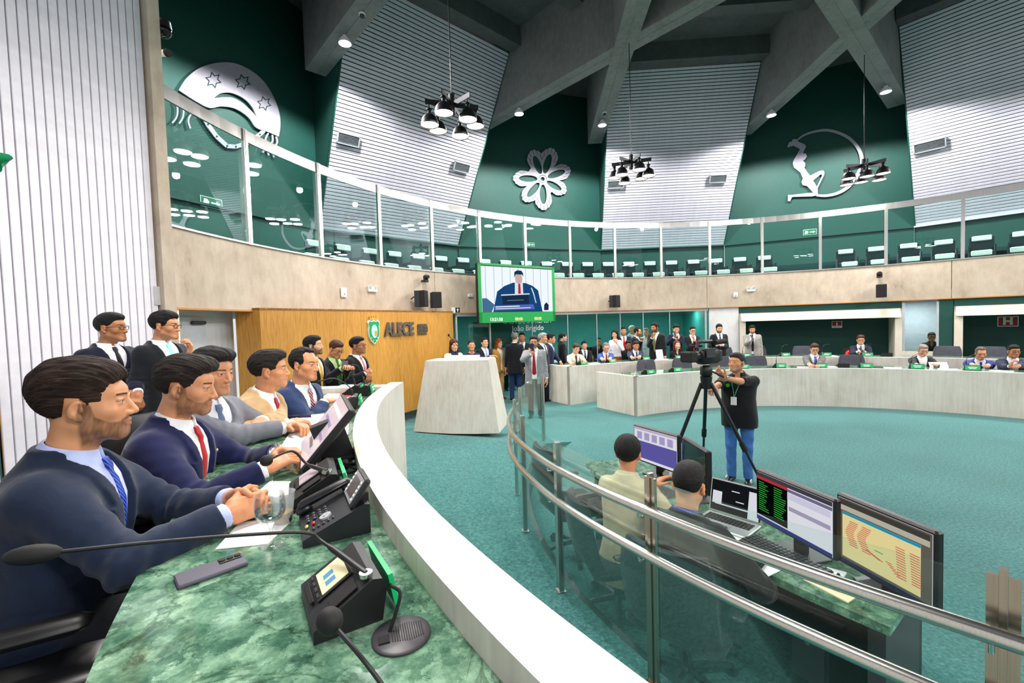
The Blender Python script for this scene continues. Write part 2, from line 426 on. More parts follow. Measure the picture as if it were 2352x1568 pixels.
def get_hair(h, style, seed):
    k = ('r', h, style, seed)
    if k not in _hc: _hc[k] = mesh_sdf(lambda P: hair_sdf(P, style, seed), (-.13, -.14, -.28 if style in ('long', 'pony') else -.17), (.13, .18, .15), h)
    return _hc[k]
# ---- hand: wrist at origin, fingers along -Z, back of the hand +Y, thumb towards +X (left hand); curl per finger
def hand_sdf(P, curl=(.35, .4, .45, .5), thumb=.4, spread=.10):
    d = sbox(P, (0, 0, -.048), (.040, .0135, .045), .013)
    d = smin(d, rc(P, (0, 0, .02), (0, 0, -.02), .026, .028), .02)
    fx = (.030, .010, -.010, -.029); ln = ((.045, .027, .022), (.050, .030, .024), (.046, .028, .023), (.036, .022, .02))
    for x, l, c, k in zip(fx, ln, curl, range(4)):
        p = np.array([x, .001, -.086]); a = 0.0; sx = x/.03*spread
        rr = (.0100, .0092, .0085, .0076)
        for j in range(3):
            a += c*(.75, 1.0, .7)[j]; q = p + l[j]*np.array([sx*math.cos(a), -math.sin(a), -math.cos(a)])
            s = rc(P, p, q, rr[j], rr[j+1]); d = smin(d, s, .007 if j == 0 else .0025); p = q
    p = np.array([.030, -.006, -.022]); q = p + np.array([.028, -.010, -.03]); r = q + np.array([.010, -.012*thumb*2, -.030]); t = r + np.array([-.004, -.016*thumb*2, -.022])
    d = smin(d, rc(P, p, q, .017, .0125), .012); d = smin(d, rc(P, q, r, .0122, .0105), .004); d = smin(d, rc(P, r, t, .0105, .0085), .003)
    return d
def get_hand(h, curl, thumb, spread=.1):
    k = ('f', h, curl, thumb, spread)
    if k not in _hc: _hc[k] = mesh_sdf(lambda P: hand_sdf(P, curl, thumb, spread), (-.07, -.12, -.21), (.09, .04, .04), h)
    return _hc[k]
# ------------------------------------------------------------ people: one continuous body, clothing and hair as its children
SKINS = {'fair': '#e0a98a', 'tan': '#d2946c', 'brown': '#b37a54', 'pale': '#e8b79c', 'dark': '#8a5433'}
def Rz(d): return np.array(Matrix.Rotation(math.radians(d), 3, 'Z'))
def Rx(d): return np.array(Matrix.Rotation(math.radians(d), 3, 'X'))
def Ry(d): return np.array(Matrix.Rotation(math.radians(d), 3, 'Y'))
def loft(P, zs, a, b, c, n=2.4):
    z = P[:, 2]; A = np.interp(z, zs, a); B = np.interp(z, zs, b); C = np.interp(z, zs, c)
    k = (np.abs(P[:, 0]/A)**n + np.abs((P[:, 1]-C)/B)**n)**(1/n); return (k-1)*np.minimum(A, B)*.92
LZ = [-.22, -.10, .0, .08, .18, .28, .36, .42, .455, .48, .51, .54]
LA = [.188, .184, .174, .166, .168, .180, .188, .180, .150, .108, .074, .062]
LB = [.130, .128, .123, .121, .127, .133, .129, .112, .096, .080, .068, .060]
LC = [.0, .0, .0, -.002, -.004, -.004, .0, .006, .012, .016, .014, .010]
def bend(sh, wr, l1, l2, pole):
    sh, wr = np.array(sh, float), np.array(wr, float); d = wr - sh; D = np.linalg.norm(d)
    if D > (l1+l2)*.995: wr = sh + d/D*(l1+l2)*.995; d = wr - sh; D = np.linalg.norm(d)
    u = d/D; x = (l1*l1 - l2*l2 + D*D)/(2*D); h = math.sqrt(max(l1*l1 - x*x, 0)); p = np.array(pole, float); p = norm(p - u*(p @ u))
    return sh + u*x + p*h, wr
def frame_hand(f, back):
    z = -norm(f); y = np.array(back, float); y = norm(y - z*(y @ z)); x = np.cross(y, z); return np.stack([x, y, z], 1)
VOX = {0: (.0022, .0026, .0048, .012), 1: (.0031, .0034, .0085, .016), 2: (.0052, .0056, .0125, .024)}

def person(label, pos, face, H=1.74, pose='stand', seat=.45, lean=0., twist=0., head=(0, 0, 0), lh=None, rh=None, tier=2,
           skin='tan', hair='short', hairc='#15100d', beard=0., beardc=None, brow=.8, glasses=None, fem=False, wide=1.0, nose=1.0,
           top='suit', topc='#141a2c', shirtc='#eef0f5', tie='#8a1016', tiemat=None, vz=.10, vopen=0., pants='#14161e', shoe='#0c0b0b',
           build=1.0, belly=0., lf=None, lb=None, rf=None, rb=None, lcurl=(.35, .4, .45, .5), rcurl=(.35, .4, .45, .5), thumb=.4,
           lpole=None, rpole=None, pin=False, group=None, seed=1, legs=None, hair_off=(0, 0, 0), cuff=True, watch=None, knees=None, hem=-.17, hairscale=1.0):
    s = H/1.745; vh, vf, vc, vb = VOX[tier]
    root = thing('person', label, 'person', pos, math.radians(face + 90), group)
    sit = pose == 'sit'
    pel = np.array([0, 0, (seat + .10) if sit else .95*s]); T = Rz(twist) @ Rx(lean)
    tw = lambda p: pel + T @ (np.array(p, float)*s)
    bw = build
    za, aa, ba, ca = np.array(LZ), np.array(LA)*np.interp(LZ, [.4, .5], [bw, 1]), np.array(LB)*np.interp(LZ, [.4, .5], [bw, 1]), np.array(LC)
    if belly: g_ = np.exp(-((za-.05)/.14)**2); ba = ba + belly*g_*.6; ca = ca - belly*g_*.6; aa = aa + belly*.35*g_
    if fem: aa = aa*np.interp(za, [-.1, .1, .2, .42], [1., .84, .88, .86]); ba = ba*.9
    za, aa, ba, ca = za*s, aa*s, ba*s, ca*s
    TL = lambda P: ((P - pel.astype(f32)) @ T.astype(f32)).astype(f32)          # person -> torso frame
    # joints
    shw = (.163 if not fem else .146)*bw
    J = {}
    for sd, sg, tgt, pole in (('l', 1, lh, lpole), ('r', -1, rh, rpole)):
        sh = tw((sg*shw, .006, .415)); t = np.array(tgt if tgt is not None else sh + np.array([sg*.075*s, -.03*s, -.545*s]), float)
        el, wr = bend(sh, t, .290*s, .262*s, pole if pole is not None else ((sg*.5, .5, -.6) if tgt is not None else (sg*.15, 1, 0)))
        J[sd] = (sh, el, wr)
    hips = [tw((sg*.088*bw, .0, -.02)) for sg in (1, -1)]
    if sit:
        kn = [pel + np.array([sg*.13, -.44*s, .0]) for sg in (1, -1)]; an = [np.array([sg*.13, -.42*s, .09]) for sg in (1, -1)]
    else:
        lg = legs or ((.10, .02), (-.10, .02)); an = [np.array([x*s, y*s, .085*s]) for x, y in lg]
        kn = [(h_*.48 + a_*.52) + np.array([0, -.03*s, 0]) for h_, a_ in zip(hips, an)]
    nb = tw((0, .012, .50)); hs = 1.045*s; RH = Rz(twist + head[0]) @ Rx(head[1]) @ Ry(head[2])
    assert True
    hc = nb + (Rz(twist + head[0]) @ (np.array([0, -.05, .155])*s)) + (Rx(0) @ np.array([0, 0, 0])) + Rz(twist+head[0]) @ np.array([0, -math.sin(math.radians(head[1]))*.05, -abs(math.sin(math.radians(head[1])))*.015])
    sk = np.array(srgb(SKINS[skin])); lipc = sk*np.array([.82, .55, .52]); bc = np.array(srgb(beardc or hairc))
    bare = top in ('polo', 'dress', 'sleeveless')
    # ---- body
    def f_body(P):
        Q = TL(P); d = np.maximum(loft(Q, za, aa*.88, ba*.86, ca), np.maximum(Q[:, 2]-.53*s, -.12*s-Q[:, 2]))
        for k, (sh, el, wr) in J.items():
            d = smin(d, rc(P, sh, el, .050*s, .042*s), .03); d = smin(d, rc(P, el, wr, .043*s, .029*s), .01)
        for k in range(2):
            d = smin(d, rc(P, hips[k], kn[k], .075*s, .052*s), .03); d = smin(d, rc(P, kn[k], an[k], .052*s, .037*s), .01)
        return d
    allj = np.array([p for v in J.values() for p in v] + hips + kn + an + [nb, tw((.2, 0, .45)), tw((-.2, 0, .45))])
    lo, hi = allj.min(0)-.17*s, allj.max(0)+.17*s; lo[2] = max(lo[2], .02)
    parts = [mesh_sdf(f_body, lo, hi, vc if bare else vb)]
    cols = [np.tile(sk, (len(parts[0][0]), 1))]
    hv, hq = get_head(vh, fem, wide, nose); parts.append((hv*hs @ RH.T + hc, hq))
    cols.append(head_cols(hv, sk, lipc, beard, brow, bc, fem=fem))
    for sd, sg, f_, b_, cu in (('l', 1, lf, lb, lcurl), ('r', -1, rf, rb, rcurl)):
        sh, el, wr = J[sd]; fd = norm(wr - el)
        f = np.array(f_) if f_ is not None else fd; bk = np.array(b_) if b_ is not None else (np.array([sg, -.2, .1]) if (lh if sg > 0 else rh) is None else np.array([sg*.25, -.1, 1]))
        Vh, Qh = get_hand(vf, tuple(cu), thumb); M = frame_hand(f, bk)
        Vm = Vh*np.array([sg, 1, 1])*s; Vm = Vm @ M.T + wr
        parts.append((Vm, Qh if sg > 0 else Qh[:, ::-1])); cc = np.tile(sk*np.array([1, .93, .9]), (len(Vm), 1))
        cc *= (1 + .06*wob(Vh.astype(f32), 90, 9))[:, None]; cols.append(cc)
    add('body', np_mesh('body', parts, SKIN, cols), root)
    # ---- hair
    if hair:
        rv, rq = get_hair(vh*1.05, hair, seed); add('hair', np_mesh('hair', [((rv*np.array([wide, 1, 1])*hairscale*hs + np.array(hair_off)) @ RH.T + hc, rq)], hair_mat(hairc)), root)
    if glasses:
        g = MB(); 
        for sg in (1, -1):
            c = np.array([sg*.033, -.098, -.003]); ring = [tuple(c + np.array([.0225*math.cos(a)*1.08, .006*abs(math.cos(a))*(1 if sg*math.cos(a) > 0 else 0), .0175*math.sin(a)])) for a in np.linspace(0, 2*PI, 19)]
            g.tube(ring, .0022 if tier < 2 else .003, 6, cap=False); g.tube([(sg*.057, -.094, .003), (sg*.074, -.06, .004), (sg*.080, .005, .0), (sg*.079, .03, -.012)], .0019 if tier < 2 else .0026, 6)
        g.tube([(-.010, -.103, .002), (0, -.107, .004), (.010, -.103, .002)], .002, 6)
        g.v = [tuple(np.array(v)*hs @ RH.T + hc) for v in g.v]; g.build('glasses', plain(glasses, .3), root, smooth=True)
    # ---- top
    short = top in ('polo',); coat = top == 'suit'; off = .016*s if coat else .011*s
    TOPM = fabric(topc, wr=.22)
    arms = {}
    def f_arm(P, sd, r0, r1, r2, frac, cutfrac=None):
        sh, el, wr = J[sd]; w2 = el + (wr-el)*frac; d = rc(P, sh, el, r0*s, r1*s)
        if frac > 0:
            e = rc(P, el, wr, r1*s, r2*s); ax = norm(wr-el); e = smax(e, (P - w2.astype(f32)) @ ax.astype(f32), .004); d = smin(d, e, .02*s)
        else:
            m = sh + (el-sh)*.86; ax = norm(el-sh); d = smax(d, (P - m.astype(f32)) @ ax.astype(f32), .004)
        return d
    def torso(P, o): 
        Q = TL(P); return loft(Q, za, aa+o, ba+o, ca), Q
    lap = [.12, .36, .365, .43, .5]; lapw = [.004, .058, .036, .045, .022]
    vtop = .088
    def wv(z): return np.maximum(np.interp(z, [vz*s, .50*s], [0, vtop*s]), vopen*s)*(z > (vz*s if not vopen else -1))
    zb = hem*s if not sit else (-.08 if hem > -.3 else -.24)*s
    def f_top(P):
        d, Q = torso(P, off)
        if tier < 2: d = d + .0045*s*wob(P, 15, seed)*np.clip((Q[:, 2]*-1+.42*s)/.2, .2, 1)
        d = np.maximum(d, np.maximum(Q[:, 2]-(.525 if coat else .50)*s, zb-Q[:, 2]))
        x = np.abs(Q[:, 0]); z = Q[:, 2]
        if coat:
            w = wv(z)
            if tier < 2:
                lw = np.interp(z, np.array(lap)*s, np.array(lapw)*s)
                l_ = smax(smax(torso(P, off+.009*s)[0], x-(w+lw), .005), np.maximum(Q[:, 1]+.0, np.maximum(vz*s-z, z-.49*s)), .005); d = smin(d, l_, .003)
            d = smax(d, -np.maximum(x-w, Q[:, 1]+.012), .006)
            d = smax(d, -np.maximum(np.sqrt(Q[:, 0]**2 + (Q[:, 1]-.012*s)**2) - np.interp(Q[:, 1], [-.06, .03], [.090, .074])*s, np.interp(Q[:, 1], [-.08, .06], [.43, .478])*s-z), .008)
            rr_ = np.sqrt(Q[:, 0]**2 + (Q[:, 1]-.010*s)**2); ft = np.clip((.012*s-Q[:, 1])/(.055*s), 0, 1)
            jc = np.maximum(np.abs(rr_ - (.083*s - .30*(z-.49*s))) - .007*s, np.maximum(z-(.527-.085*ft)*s, .445*s-z)); jc = np.maximum(jc, -.05*s-Q[:, 1]); d = smin(d, jc, .008)
            if not vopen and vz > -.1: d = np.maximum(d, -np.maximum(np.maximum(np.abs(Q[:, 0]-.012)-.004, Q[:, 1]), z-vz*s)) if tier < 2 else d
        else:
            rn = (.066 if top != 'dress' else .085)*s
            d = np.maximum(d, -np.maximum(np.sqrt(Q[:, 0]**2 + (Q[:, 1]-.012)**2) - rn, .44*s-z))
            if top in ('shirt', 'polo', 'blouse'): d = np.maximum(d, -np.maximum(x-np.interp(z, [.36*s, .5*s], [0, .05*s]), Q[:, 1]+.01)*1.0)
        r0, r1, r2 = (.074, .060, .047) if coat else (.064, .054, .042)
        if fem: r0, r1, r2 = r0*.86, r1*.86, r2*.9
        fr = 0 if short else (.90 if coat else .93)
        for sd in 'lr':
            a = f_arm(P, sd, r0*bw**.5, r1, r2 if not short else .05, fr)
            if tier < 2:
                sh, el, wr = J[sd]; ke = np.exp(-(((P-el.astype(f32))**2).sum(1))/(.12*s)**2)
                a = a + .0065*s*ke*np.sin(((P-el.astype(f32)) @ norm(wr-sh).astype(f32))*120 + 2*wob(P, 20, seed+4)) + .0045*wob(P, 22, seed+2)
            d = smin(d, a, .035*s)
        return d
    arms_pts = np.array([p for v in J.values() for p in v] + [tw((.22, .0, .5)), tw((-.22, 0, .5)), tw((.2, .14, -.2)), tw((-.2, -.14, -.2)), tw((0, -.2, .2))])
    lo, hi = arms_pts.min(0)-.11*s, arms_pts.max(0)+.11*s
    if belly: lo[1] -= belly; 
    nm = {'suit': 'jacket', 'polo': 'polo_shirt', 'shirt': 'shirt', 'blouse': 'blouse', 'dress': 'dress', 'sleeveless': 'blouse'}[top]
    add(nm, np_mesh(nm, [relax(mesh_sdf(f_top, lo, hi, vc), 3 if tier < 2 else 1)], TOPM), root)
    Ti = lambda V: V @ T.T + pel
    if coat or top in ('shirt', 'polo', 'blouse'):
        def f_sh(Q):
            d = loft(Q, za, aa+.003*s, ba+.003*s, ca); d = np.maximum(d, np.maximum(np.maximum(np.abs(Q[:, 0])-.125*s, Q[:, 1]-.06*s), np.maximum(np.maximum(Q[:, 2]-.505*s, np.minimum(Q[:, 1]+.01*s, .43*s-Q[:, 2])), ((-.12 if vopen else .06)*s)-Q[:, 2])))
            return d
        vs = min(vc, .009) if tier < 2 else .011
        SHM = fabric(shirtc, wr=.08) if (coat or top == 'shirt') else TOPM
        cm = MB(); g0_ = 9 if tie else 24; nn_ = 30 if tier < 2 else 16; rows_ = []
        for q_ in range(nn_+1):
            ph = math.radians(g0_ + (360-2*g0_)*q_/nn_); fr_ = math.degrees(min(ph, 2*PI-ph)); pk = math.exp(-((fr_-(g0_+12))/15)**2); bk_ = (1-math.cos(ph))/2
            dx, dy = math.sin(ph), -math.cos(ph)
            rows_.append([(.0625*dx, .004+.0605*dy, .514+.027*bk_), (.0685*dx, .004+.0665*dy, .517+.027*bk_), ((.090+.012*pk)*dx, .008+(.083+.016*pk)*dy, .490+.016*bk_-.052*pk), ((.084+.012*pk)*dx, .008+(.077+.016*pk)*dy, .489+.016*bk_-.052*pk)])
        cm._add([tuple(Ti(np.array(c_)*s)) for r_ in rows_ for c_ in r_], [(a_*4+b_, a_*4+(b_+1) % 4, a_*4+4+(b_+1) % 4, a_*4+4+b_) for a_ in range(nn_) for b_ in range(4)] + [(0, 1, 2, 3), (nn_*4+3, nn_*4+2, nn_*4+1, nn_*4)])
        cm.build('collar', SHM, root, smooth=True)
        if coat:
            v_ = mesh_sdf(f_sh, (-.14*s, -.26*s-belly, -.13*s), (.14*s, .09, .52*s), vs); add('shirt', np_mesh('shirt', [(Ti(v_[0]), v_[1])], SHM), root)
            if cuff:
                for sd in 'lr':
                    sh, el, wr = J[sd]; ax = norm(wr-el); a0 = el + (wr-el)*.80; a1 = el + (wr-el)*.985
                    def f_cf(P): return np.maximum(rc(P, a0, a1, .037*s, .0385*s), np.maximum((P-(a1)).astype(f32) @ ax.astype(f32), (a0-P).astype(f32) @ ax.astype(f32)))
                    cl = np.minimum(a0, a1)-.05*s; chh = np.maximum(a0, a1)+.05*s; q_ = mesh_sdf(f_cf, cl, chh, .0045 if tier < 2 else .008)
                    if len(q_[0]): add('cuff', np_mesh('cuff', [q_], SHM), root)
    if tie and coat or tie and top == 'shirt':
        zt = np.linspace(.488, (vz+.005 if not vopen else -.03), 22 if tier < 2 else 12)*s; W = np.interp(zt, np.array([-.03, .08, .43, .445, .452, .488])*s, np.array([.047, .041, .017, .013, .021, .016])*s)
        if vopen: W[-1] = .004*s
        nx = 5; rows = []
        for z, w in zip(zt, W):
            xs = np.linspace(-w, w, nx); Y = np.full(nx, -.42*s); 
            Q = np.stack([xs, Y, np.full(nx, z)], 1).astype(f32)
            for _ in range(30):
                dd = loft(Q, za, aa+.004*s, ba+.004*s, ca) if coat else loft(Q, za, aa+.008*s, ba+.008*s, ca); Q[:, 1] += dd*.9
            Q[:, 1] -= (.006*s + .012*s*(z > .445*s)*(1 if tier < 2 else .7)) - (np.abs(xs/w)**2)*.004*s
            rows.append(Q.copy())
        tm = MB(); nr = len(rows); pts = [tuple(Ti(r.astype(float))[i]) for r in rows for i in range(nx)]
        bk = [tuple(Ti((r + np.array([0, .008*s, 0])).astype(float))[i]) for r in rows for i in range(nx)]
        fs = [(i*nx+k, i*nx+k+1, (i+1)*nx+k+1, (i+1)*nx+k) for i in range(nr-1) for k in range(nx-1)]; o = nr*nx
        fs2 = [tuple(i+o for i in f[::-1]) for f in fs]; ed = [i*nx for i in range(nr)] + [(nr-1)*nx+k for k in range(1, nx)] + [i*nx+nx-1 for i in range(nr-2, -1, -1)] + [k for k in range(nx-2, 0, -1)]
        fs3 = [(ed[i], ed[(i+1) % len(ed)], ed[(i+1) % len(ed)]+o, ed[i]+o) for i in range(len(ed))]
        tm._add(pts+bk, fs+fs2+fs3); tm.build('tie', tiemat or fabric(tie, rough=.5, wr=.1), root, smooth=True)
    if pin:
        q = np.array([[.105*s, -.3*s, .36*s]], f32)
        for _ in range(30): q[:, 1] += loft(q, za, aa+off+.009*s, ba+off+.009*s, ca)*.9
        MB().sphere(Ti(q.astype(float))[0], (.008, .005, .008), 10, 6).build('lapel_pin', plain('#d8c070', .3, .8), root, smooth=True)
    # ---- legs
    def f_leg(P):
        Q = TL(P); d = np.maximum(loft(Q, za, aa-.006*s, ba-.008*s, ca), np.maximum(Q[:, 2]-.05*s, -.10*s-Q[:, 2]))
        for k in range(2):
            d = smin(d, rc(P, hips[k] + np.array([0, .008*s, -.04*s*(not sit)]), kn[k], .084*s*bw, .068*s), .025)
            e = rc(P, kn[k], an[k]-np.array([0, 0, .03*s]), .066*s, .058*s); d = smin(d, e, .02)
        d = np.maximum(d, .055*s-P[:, 2])
        if tier < 2: d = d + .0055*wob(P*np.array([1, 1, 1.6], f32), 17, seed+7)
        return d
    if pants:
        pj = np.array(hips + kn + an + [pel]); lo, hi = pj.min(0)-.2*s, pj.max(0)+.2*s; lo[2] = .03
        add('trousers', np_mesh('trousers', [relax(mesh_sdf(f_leg, lo, hi, vc*1.1), 2)], fabric(pants, wr=.2)), root)
    if shoe:
        def f_shoe(P):
            d = None
            for a_ in an:
                h_ = np.array([a_[0], a_[1]+.035*s, .045*s]); t_ = np.array([a_[0]*1.15, a_[1]-.14*s, .03*s]); q = P.copy(); q[:, 2] = q[:, 2]*1.25
                e = smin(rc(q, h_, t_, .045*s, .036*s), rc(P, h_, a_+np.array([0, 0, .02]), .042*s, .04*s), .02); d = e if d is None else np.minimum(d, e)
            return np.maximum(d, .004-P[:, 2])
        aj = np.array(an); lo, hi = aj.min(0)-.22*s, aj.max(0)+.14*s; lo[2] = -.01; hi[2] = .16*s
        add('shoes', np_mesh('shoes', [mesh_sdf(f_shoe, lo, hi, vc)], plain(shoe, .35)), root)
    if watch:
        sh, el, wr = J[watch[0]]; ax = norm(wr-el); c = wr - ax*.012; u = norm(np.cross(ax, [0, 0, 1])); w = np.cross(ax, u); w_ = MB()
        ring = [tuple(c + (u*math.cos(a)+w*math.sin(a))*.037*s) for a in np.linspace(0, 2*PI, 21)]; w_.tube(ring, .007, 6, cap=False)
        bk = norm(watch[2]); bk = norm(bk-ax*(bk@ax)); w_.cyl(tuple(c+bk*.033*s), tuple(c+bk*.048*s), .019, n=18); w_.build('wristwatch', plain(watch[1], .25, .7), root, smooth=True)
    INFO[label] = dict(root=root, J=J, hc=hc, RH=RH, s=s, R=Rz(face+90), pos=np.array(pos, float), tw=tw, T=T, pel=pel)
    return root
INFO = {}
def head_local(s, pz, lean, twist, head):
    T = Rz(twist) @ Rx(lean); nb = np.array([0, 0, pz]) + T @ (np.array([0, .012, .50])*s); h = math.sin(math.radians(head[1]))
    return nb + Rz(twist+head[0]) @ (np.array([0, -.05, .155])*s + np.array([0, -h*.05, -abs(h)*.015]))
def folk(label, px, py, d, face, floor=0., pose='stand', lh=None, rh=None, H=None, **kw):
    """a person whose head centre lies at depth d along the ray through (px, py); hands may be given as points of the hall"""
    hw = np.array(EYE + ray(px, py)*d); lean, twist, head = kw.get('lean', 0.), kw.get('twist', 0.), kw.get('head', (0, 0, 0))
    if pose == 'stand':
        z1 = head_local(1., .95, lean, twist, head)[2]; s = (hw[2]-floor)/z1; H = s*1.745; hl = head_local(s, .95*s, lean, twist, head)
    else:
        H = H or 1.74; s = H/1.745; z0 = head_local(s, 0, lean, twist, head)[2]; seat = min(max(hw[2]-floor-z0-.10, .36), .62); kw['seat'] = seat; hl = head_local(s, seat+.10, lean, twist, head)
    R = Rz(face+90); pos = hw - R @ hl; pos[2] = floor
    loc = lambda q: None if q is None else (tuple(q) if isinstance(q, tuple) else tuple(R.T @ (np.array(q) - pos)))
    return person(label, tuple(pos), face, H=H, pose=pose, lh=loc(lh), rh=loc(rh), **kw)
def wpt(label, p):
    i = INFO[label]; return Vector(i['R'] @ np.array(p, float) + i['pos'])
# ------------------------------------------------------------ surface materials
def carpet_mat():
    m, nt, b = new_mat('teal_carpet'); co = coords(nt)
    n1 = N(nt, 'ShaderNodeTexNoise', Scale=42.0, Detail=6.0, Roughness=.75); L(nt, co, n1.inputs['Vector'])
    n2 = N(nt, 'ShaderNodeTexNoise', Scale=1.1, Detail=3.0); L(nt, co, n2.inputs['Vector'])
    r = ramp(nt, n1.outputs['Fac'], [(.30, srgb('#113a3d')), (.46, srgb('#33706e')), (.60, srgb('#488a86')), (.74, srgb('#7fb0ac'))])
    r2 = ramp(nt, n2.outputs['Fac'], [(.3, (.86, .9, .9)), (.7, (1.06, 1.03, 1.05))])
    mx = N(nt, 'ShaderNodeMix', data_type='RGBA', blend_type='MULTIPLY'); mx.inputs[0].default_value = 1
    L(nt, r.outputs[0], mx.inputs[6]); L(nt, r2.outputs[0], mx.inputs[7]); L(nt, mx.outputs[2], b.inputs['Base Color'])
    b.inputs['Roughness'].default_value = .95; b.inputs['Specular IOR Level'].default_value = .1; b.inputs['Sheen Weight'].default_value = .2
    bump(nt, b, n1.outputs['Fac'], .7, .012); return m
def concrete(name, stops, streak=(6, 6, .55), sc=1.6, rough=.8, b_=.25):
    m, nt, b = new_mat(name); co = coords(nt)
    n1 = N(nt, 'ShaderNodeTexNoise', Scale=sc, Detail=7.0, Roughness=.62, Distortion=.4); L(nt, co, n1.inputs['Vector'])
    n2 = N(nt, 'ShaderNodeTexNoise', Scale=2.6, Detail=6.0, Roughness=.7); L(nt, coords(nt, streak), n2.inputs['Vector'])
    mx = N(nt, 'ShaderNodeMix', data_type='FLOAT'); mx.inputs[0].default_value = .5
    L(nt, n1.outputs['Fac'], mx.inputs[2]); L(nt, n2.outputs['Fac'], mx.inputs[3])
    r = ramp(nt, mx.outputs[0], stops); L(nt, r.outputs[0], b.inputs['Base Color'])
    n3 = N(nt, 'ShaderNodeTexNoise', Scale=60.0, Detail=4.0); L(nt, co, n3.inputs['Vector'])
    b.inputs['Roughness'].default_value = rough; bump(nt, b, mx.outputs[0], b_, .03); return m
def marble_mat():
    m, nt, b = new_mat('green_marble'); co = coords(nt)
    n0 = N(nt, 'ShaderNodeTexNoise', Scale=7.0, Detail=4.0, Roughness=.6, Distortion=.2); L(nt, co, n0.inputs['Vector'])
    n1 = N(nt, 'ShaderNodeTexNoise', Scale=26.0, Detail=10.0, Roughness=.8, Distortion=.15); L(nt, co, n1.inputs['Vector'])
    mx0 = N(nt, 'ShaderNodeMix', data_type='FLOAT'); mx0.inputs[0].default_value = .55; L(nt, n0.outputs['Fac'], mx0.inputs[2]); L(nt, n1.outputs['Fac'], mx0.inputs[3])
    ad = N(nt, 'ShaderNodeMix', data_type='RGBA', blend_type='ADD'); ad.inputs[0].default_value = .10; L(nt, co, ad.inputs[6]); L(nt, n1.outputs['Color'], ad.inputs[7])
    vo = N(nt, 'ShaderNodeTexVoronoi', Scale=24.0); L(nt, ad.outputs[2], vo.inputs['Vector'])
    mx1 = N(nt, 'ShaderNodeMix', data_type='FLOAT'); mx1.inputs[0].default_value = .16; L(nt, mx0.outputs[0], mx1.inputs[2]); L(nt, vo.outputs['Color'], mx1.inputs[3])
    r = ramp(nt, mx1.outputs[0], [(.30, srgb('#1a2f27')), (.43, srgb('#3f6552')), (.50, srgb('#5a8068')), (.58, srgb('#82a68b')), (.68, srgb('#a9c9ad'))])
    v = N(nt, 'ShaderNodeTexNoise', Scale=2.6, Detail=9.0, Roughness=.62, Distortion=1.2); L(nt, co, v.inputs['Vector'])
    rv = ramp(nt, v.outputs['Fac'], [(.484, (1, 1, 1)), (.496, (.30, .36, .32)), (.503, (.42, .46, .42)), (.518, (1, 1, 1))])
    mx = N(nt, 'ShaderNodeMix', data_type='RGBA', blend_type='MULTIPLY'); mx.inputs[0].default_value = .8
    L(nt, r.outputs[0], mx.inputs[6]); L(nt, rv.outputs[0], mx.inputs[7]); L(nt, mx.outputs[2], b.inputs['Base Color'])
    b.inputs['Roughness'].default_value = .07; b.inputs['Specular IOR Level'].default_value = .5; return m
def wood_mat(a='#b5792a', c='#cf9640', name='oak_veneer', sc=(9, 9, .55)):
    m, nt, b = new_mat(name)
    n = N(nt, 'ShaderNodeTexNoise', Scale=7.0, Detail=7.0, Roughness=.65, Distortion=.3); L(nt, coords(nt, sc), n.inputs['Vector'])
    n2 = N(nt, 'ShaderNodeTexNoise', Scale=.8, Detail=2.0); L(nt, coords(nt, (1, 1, .4)), n2.inputs['Vector'])
    r = ramp(nt, n.outputs['Fac'], [(.32, srgb(a)), (.5, srgb(c)), (.68, srgb('#dba650'))])
    r2 = ramp(nt, n2.outputs['Fac'], [(.35, (.84, .8, .78)), (.65, (1.05, 1.04, 1.0))])
    mx = N(nt, 'ShaderNodeMix', data_type='RGBA', blend_type='MULTIPLY'); mx.inputs[0].default_value = 1
    L(nt, r.outputs[0], mx.inputs[6]); L(nt, r2.outputs[0], mx.inputs[7]); L(nt, mx.outputs[2], b.inputs['Base Color'])
    b.inputs['Roughness'].default_value = .42; bump(nt, b, n.outputs['Fac'], .05, .01); return m
def metal_mat(name, c, rough, brush=(60, 60, 1)):
    m, nt, b = new_mat(name); n = N(nt, 'ShaderNodeTexNoise', Scale=4.0, Detail=4.0); L(nt, coords(nt, brush), n.inputs['Vector'])
    r = ramp(nt, n.outputs['Fac'], [(.3, tuple(x*.85 for x in c)), (.7, c)]); L(nt, r.outputs[0], b.inputs['Base Color'])
    b.inputs['Metallic'].default_value = 1; b.inputs['Roughness'].default_value = rough; return m
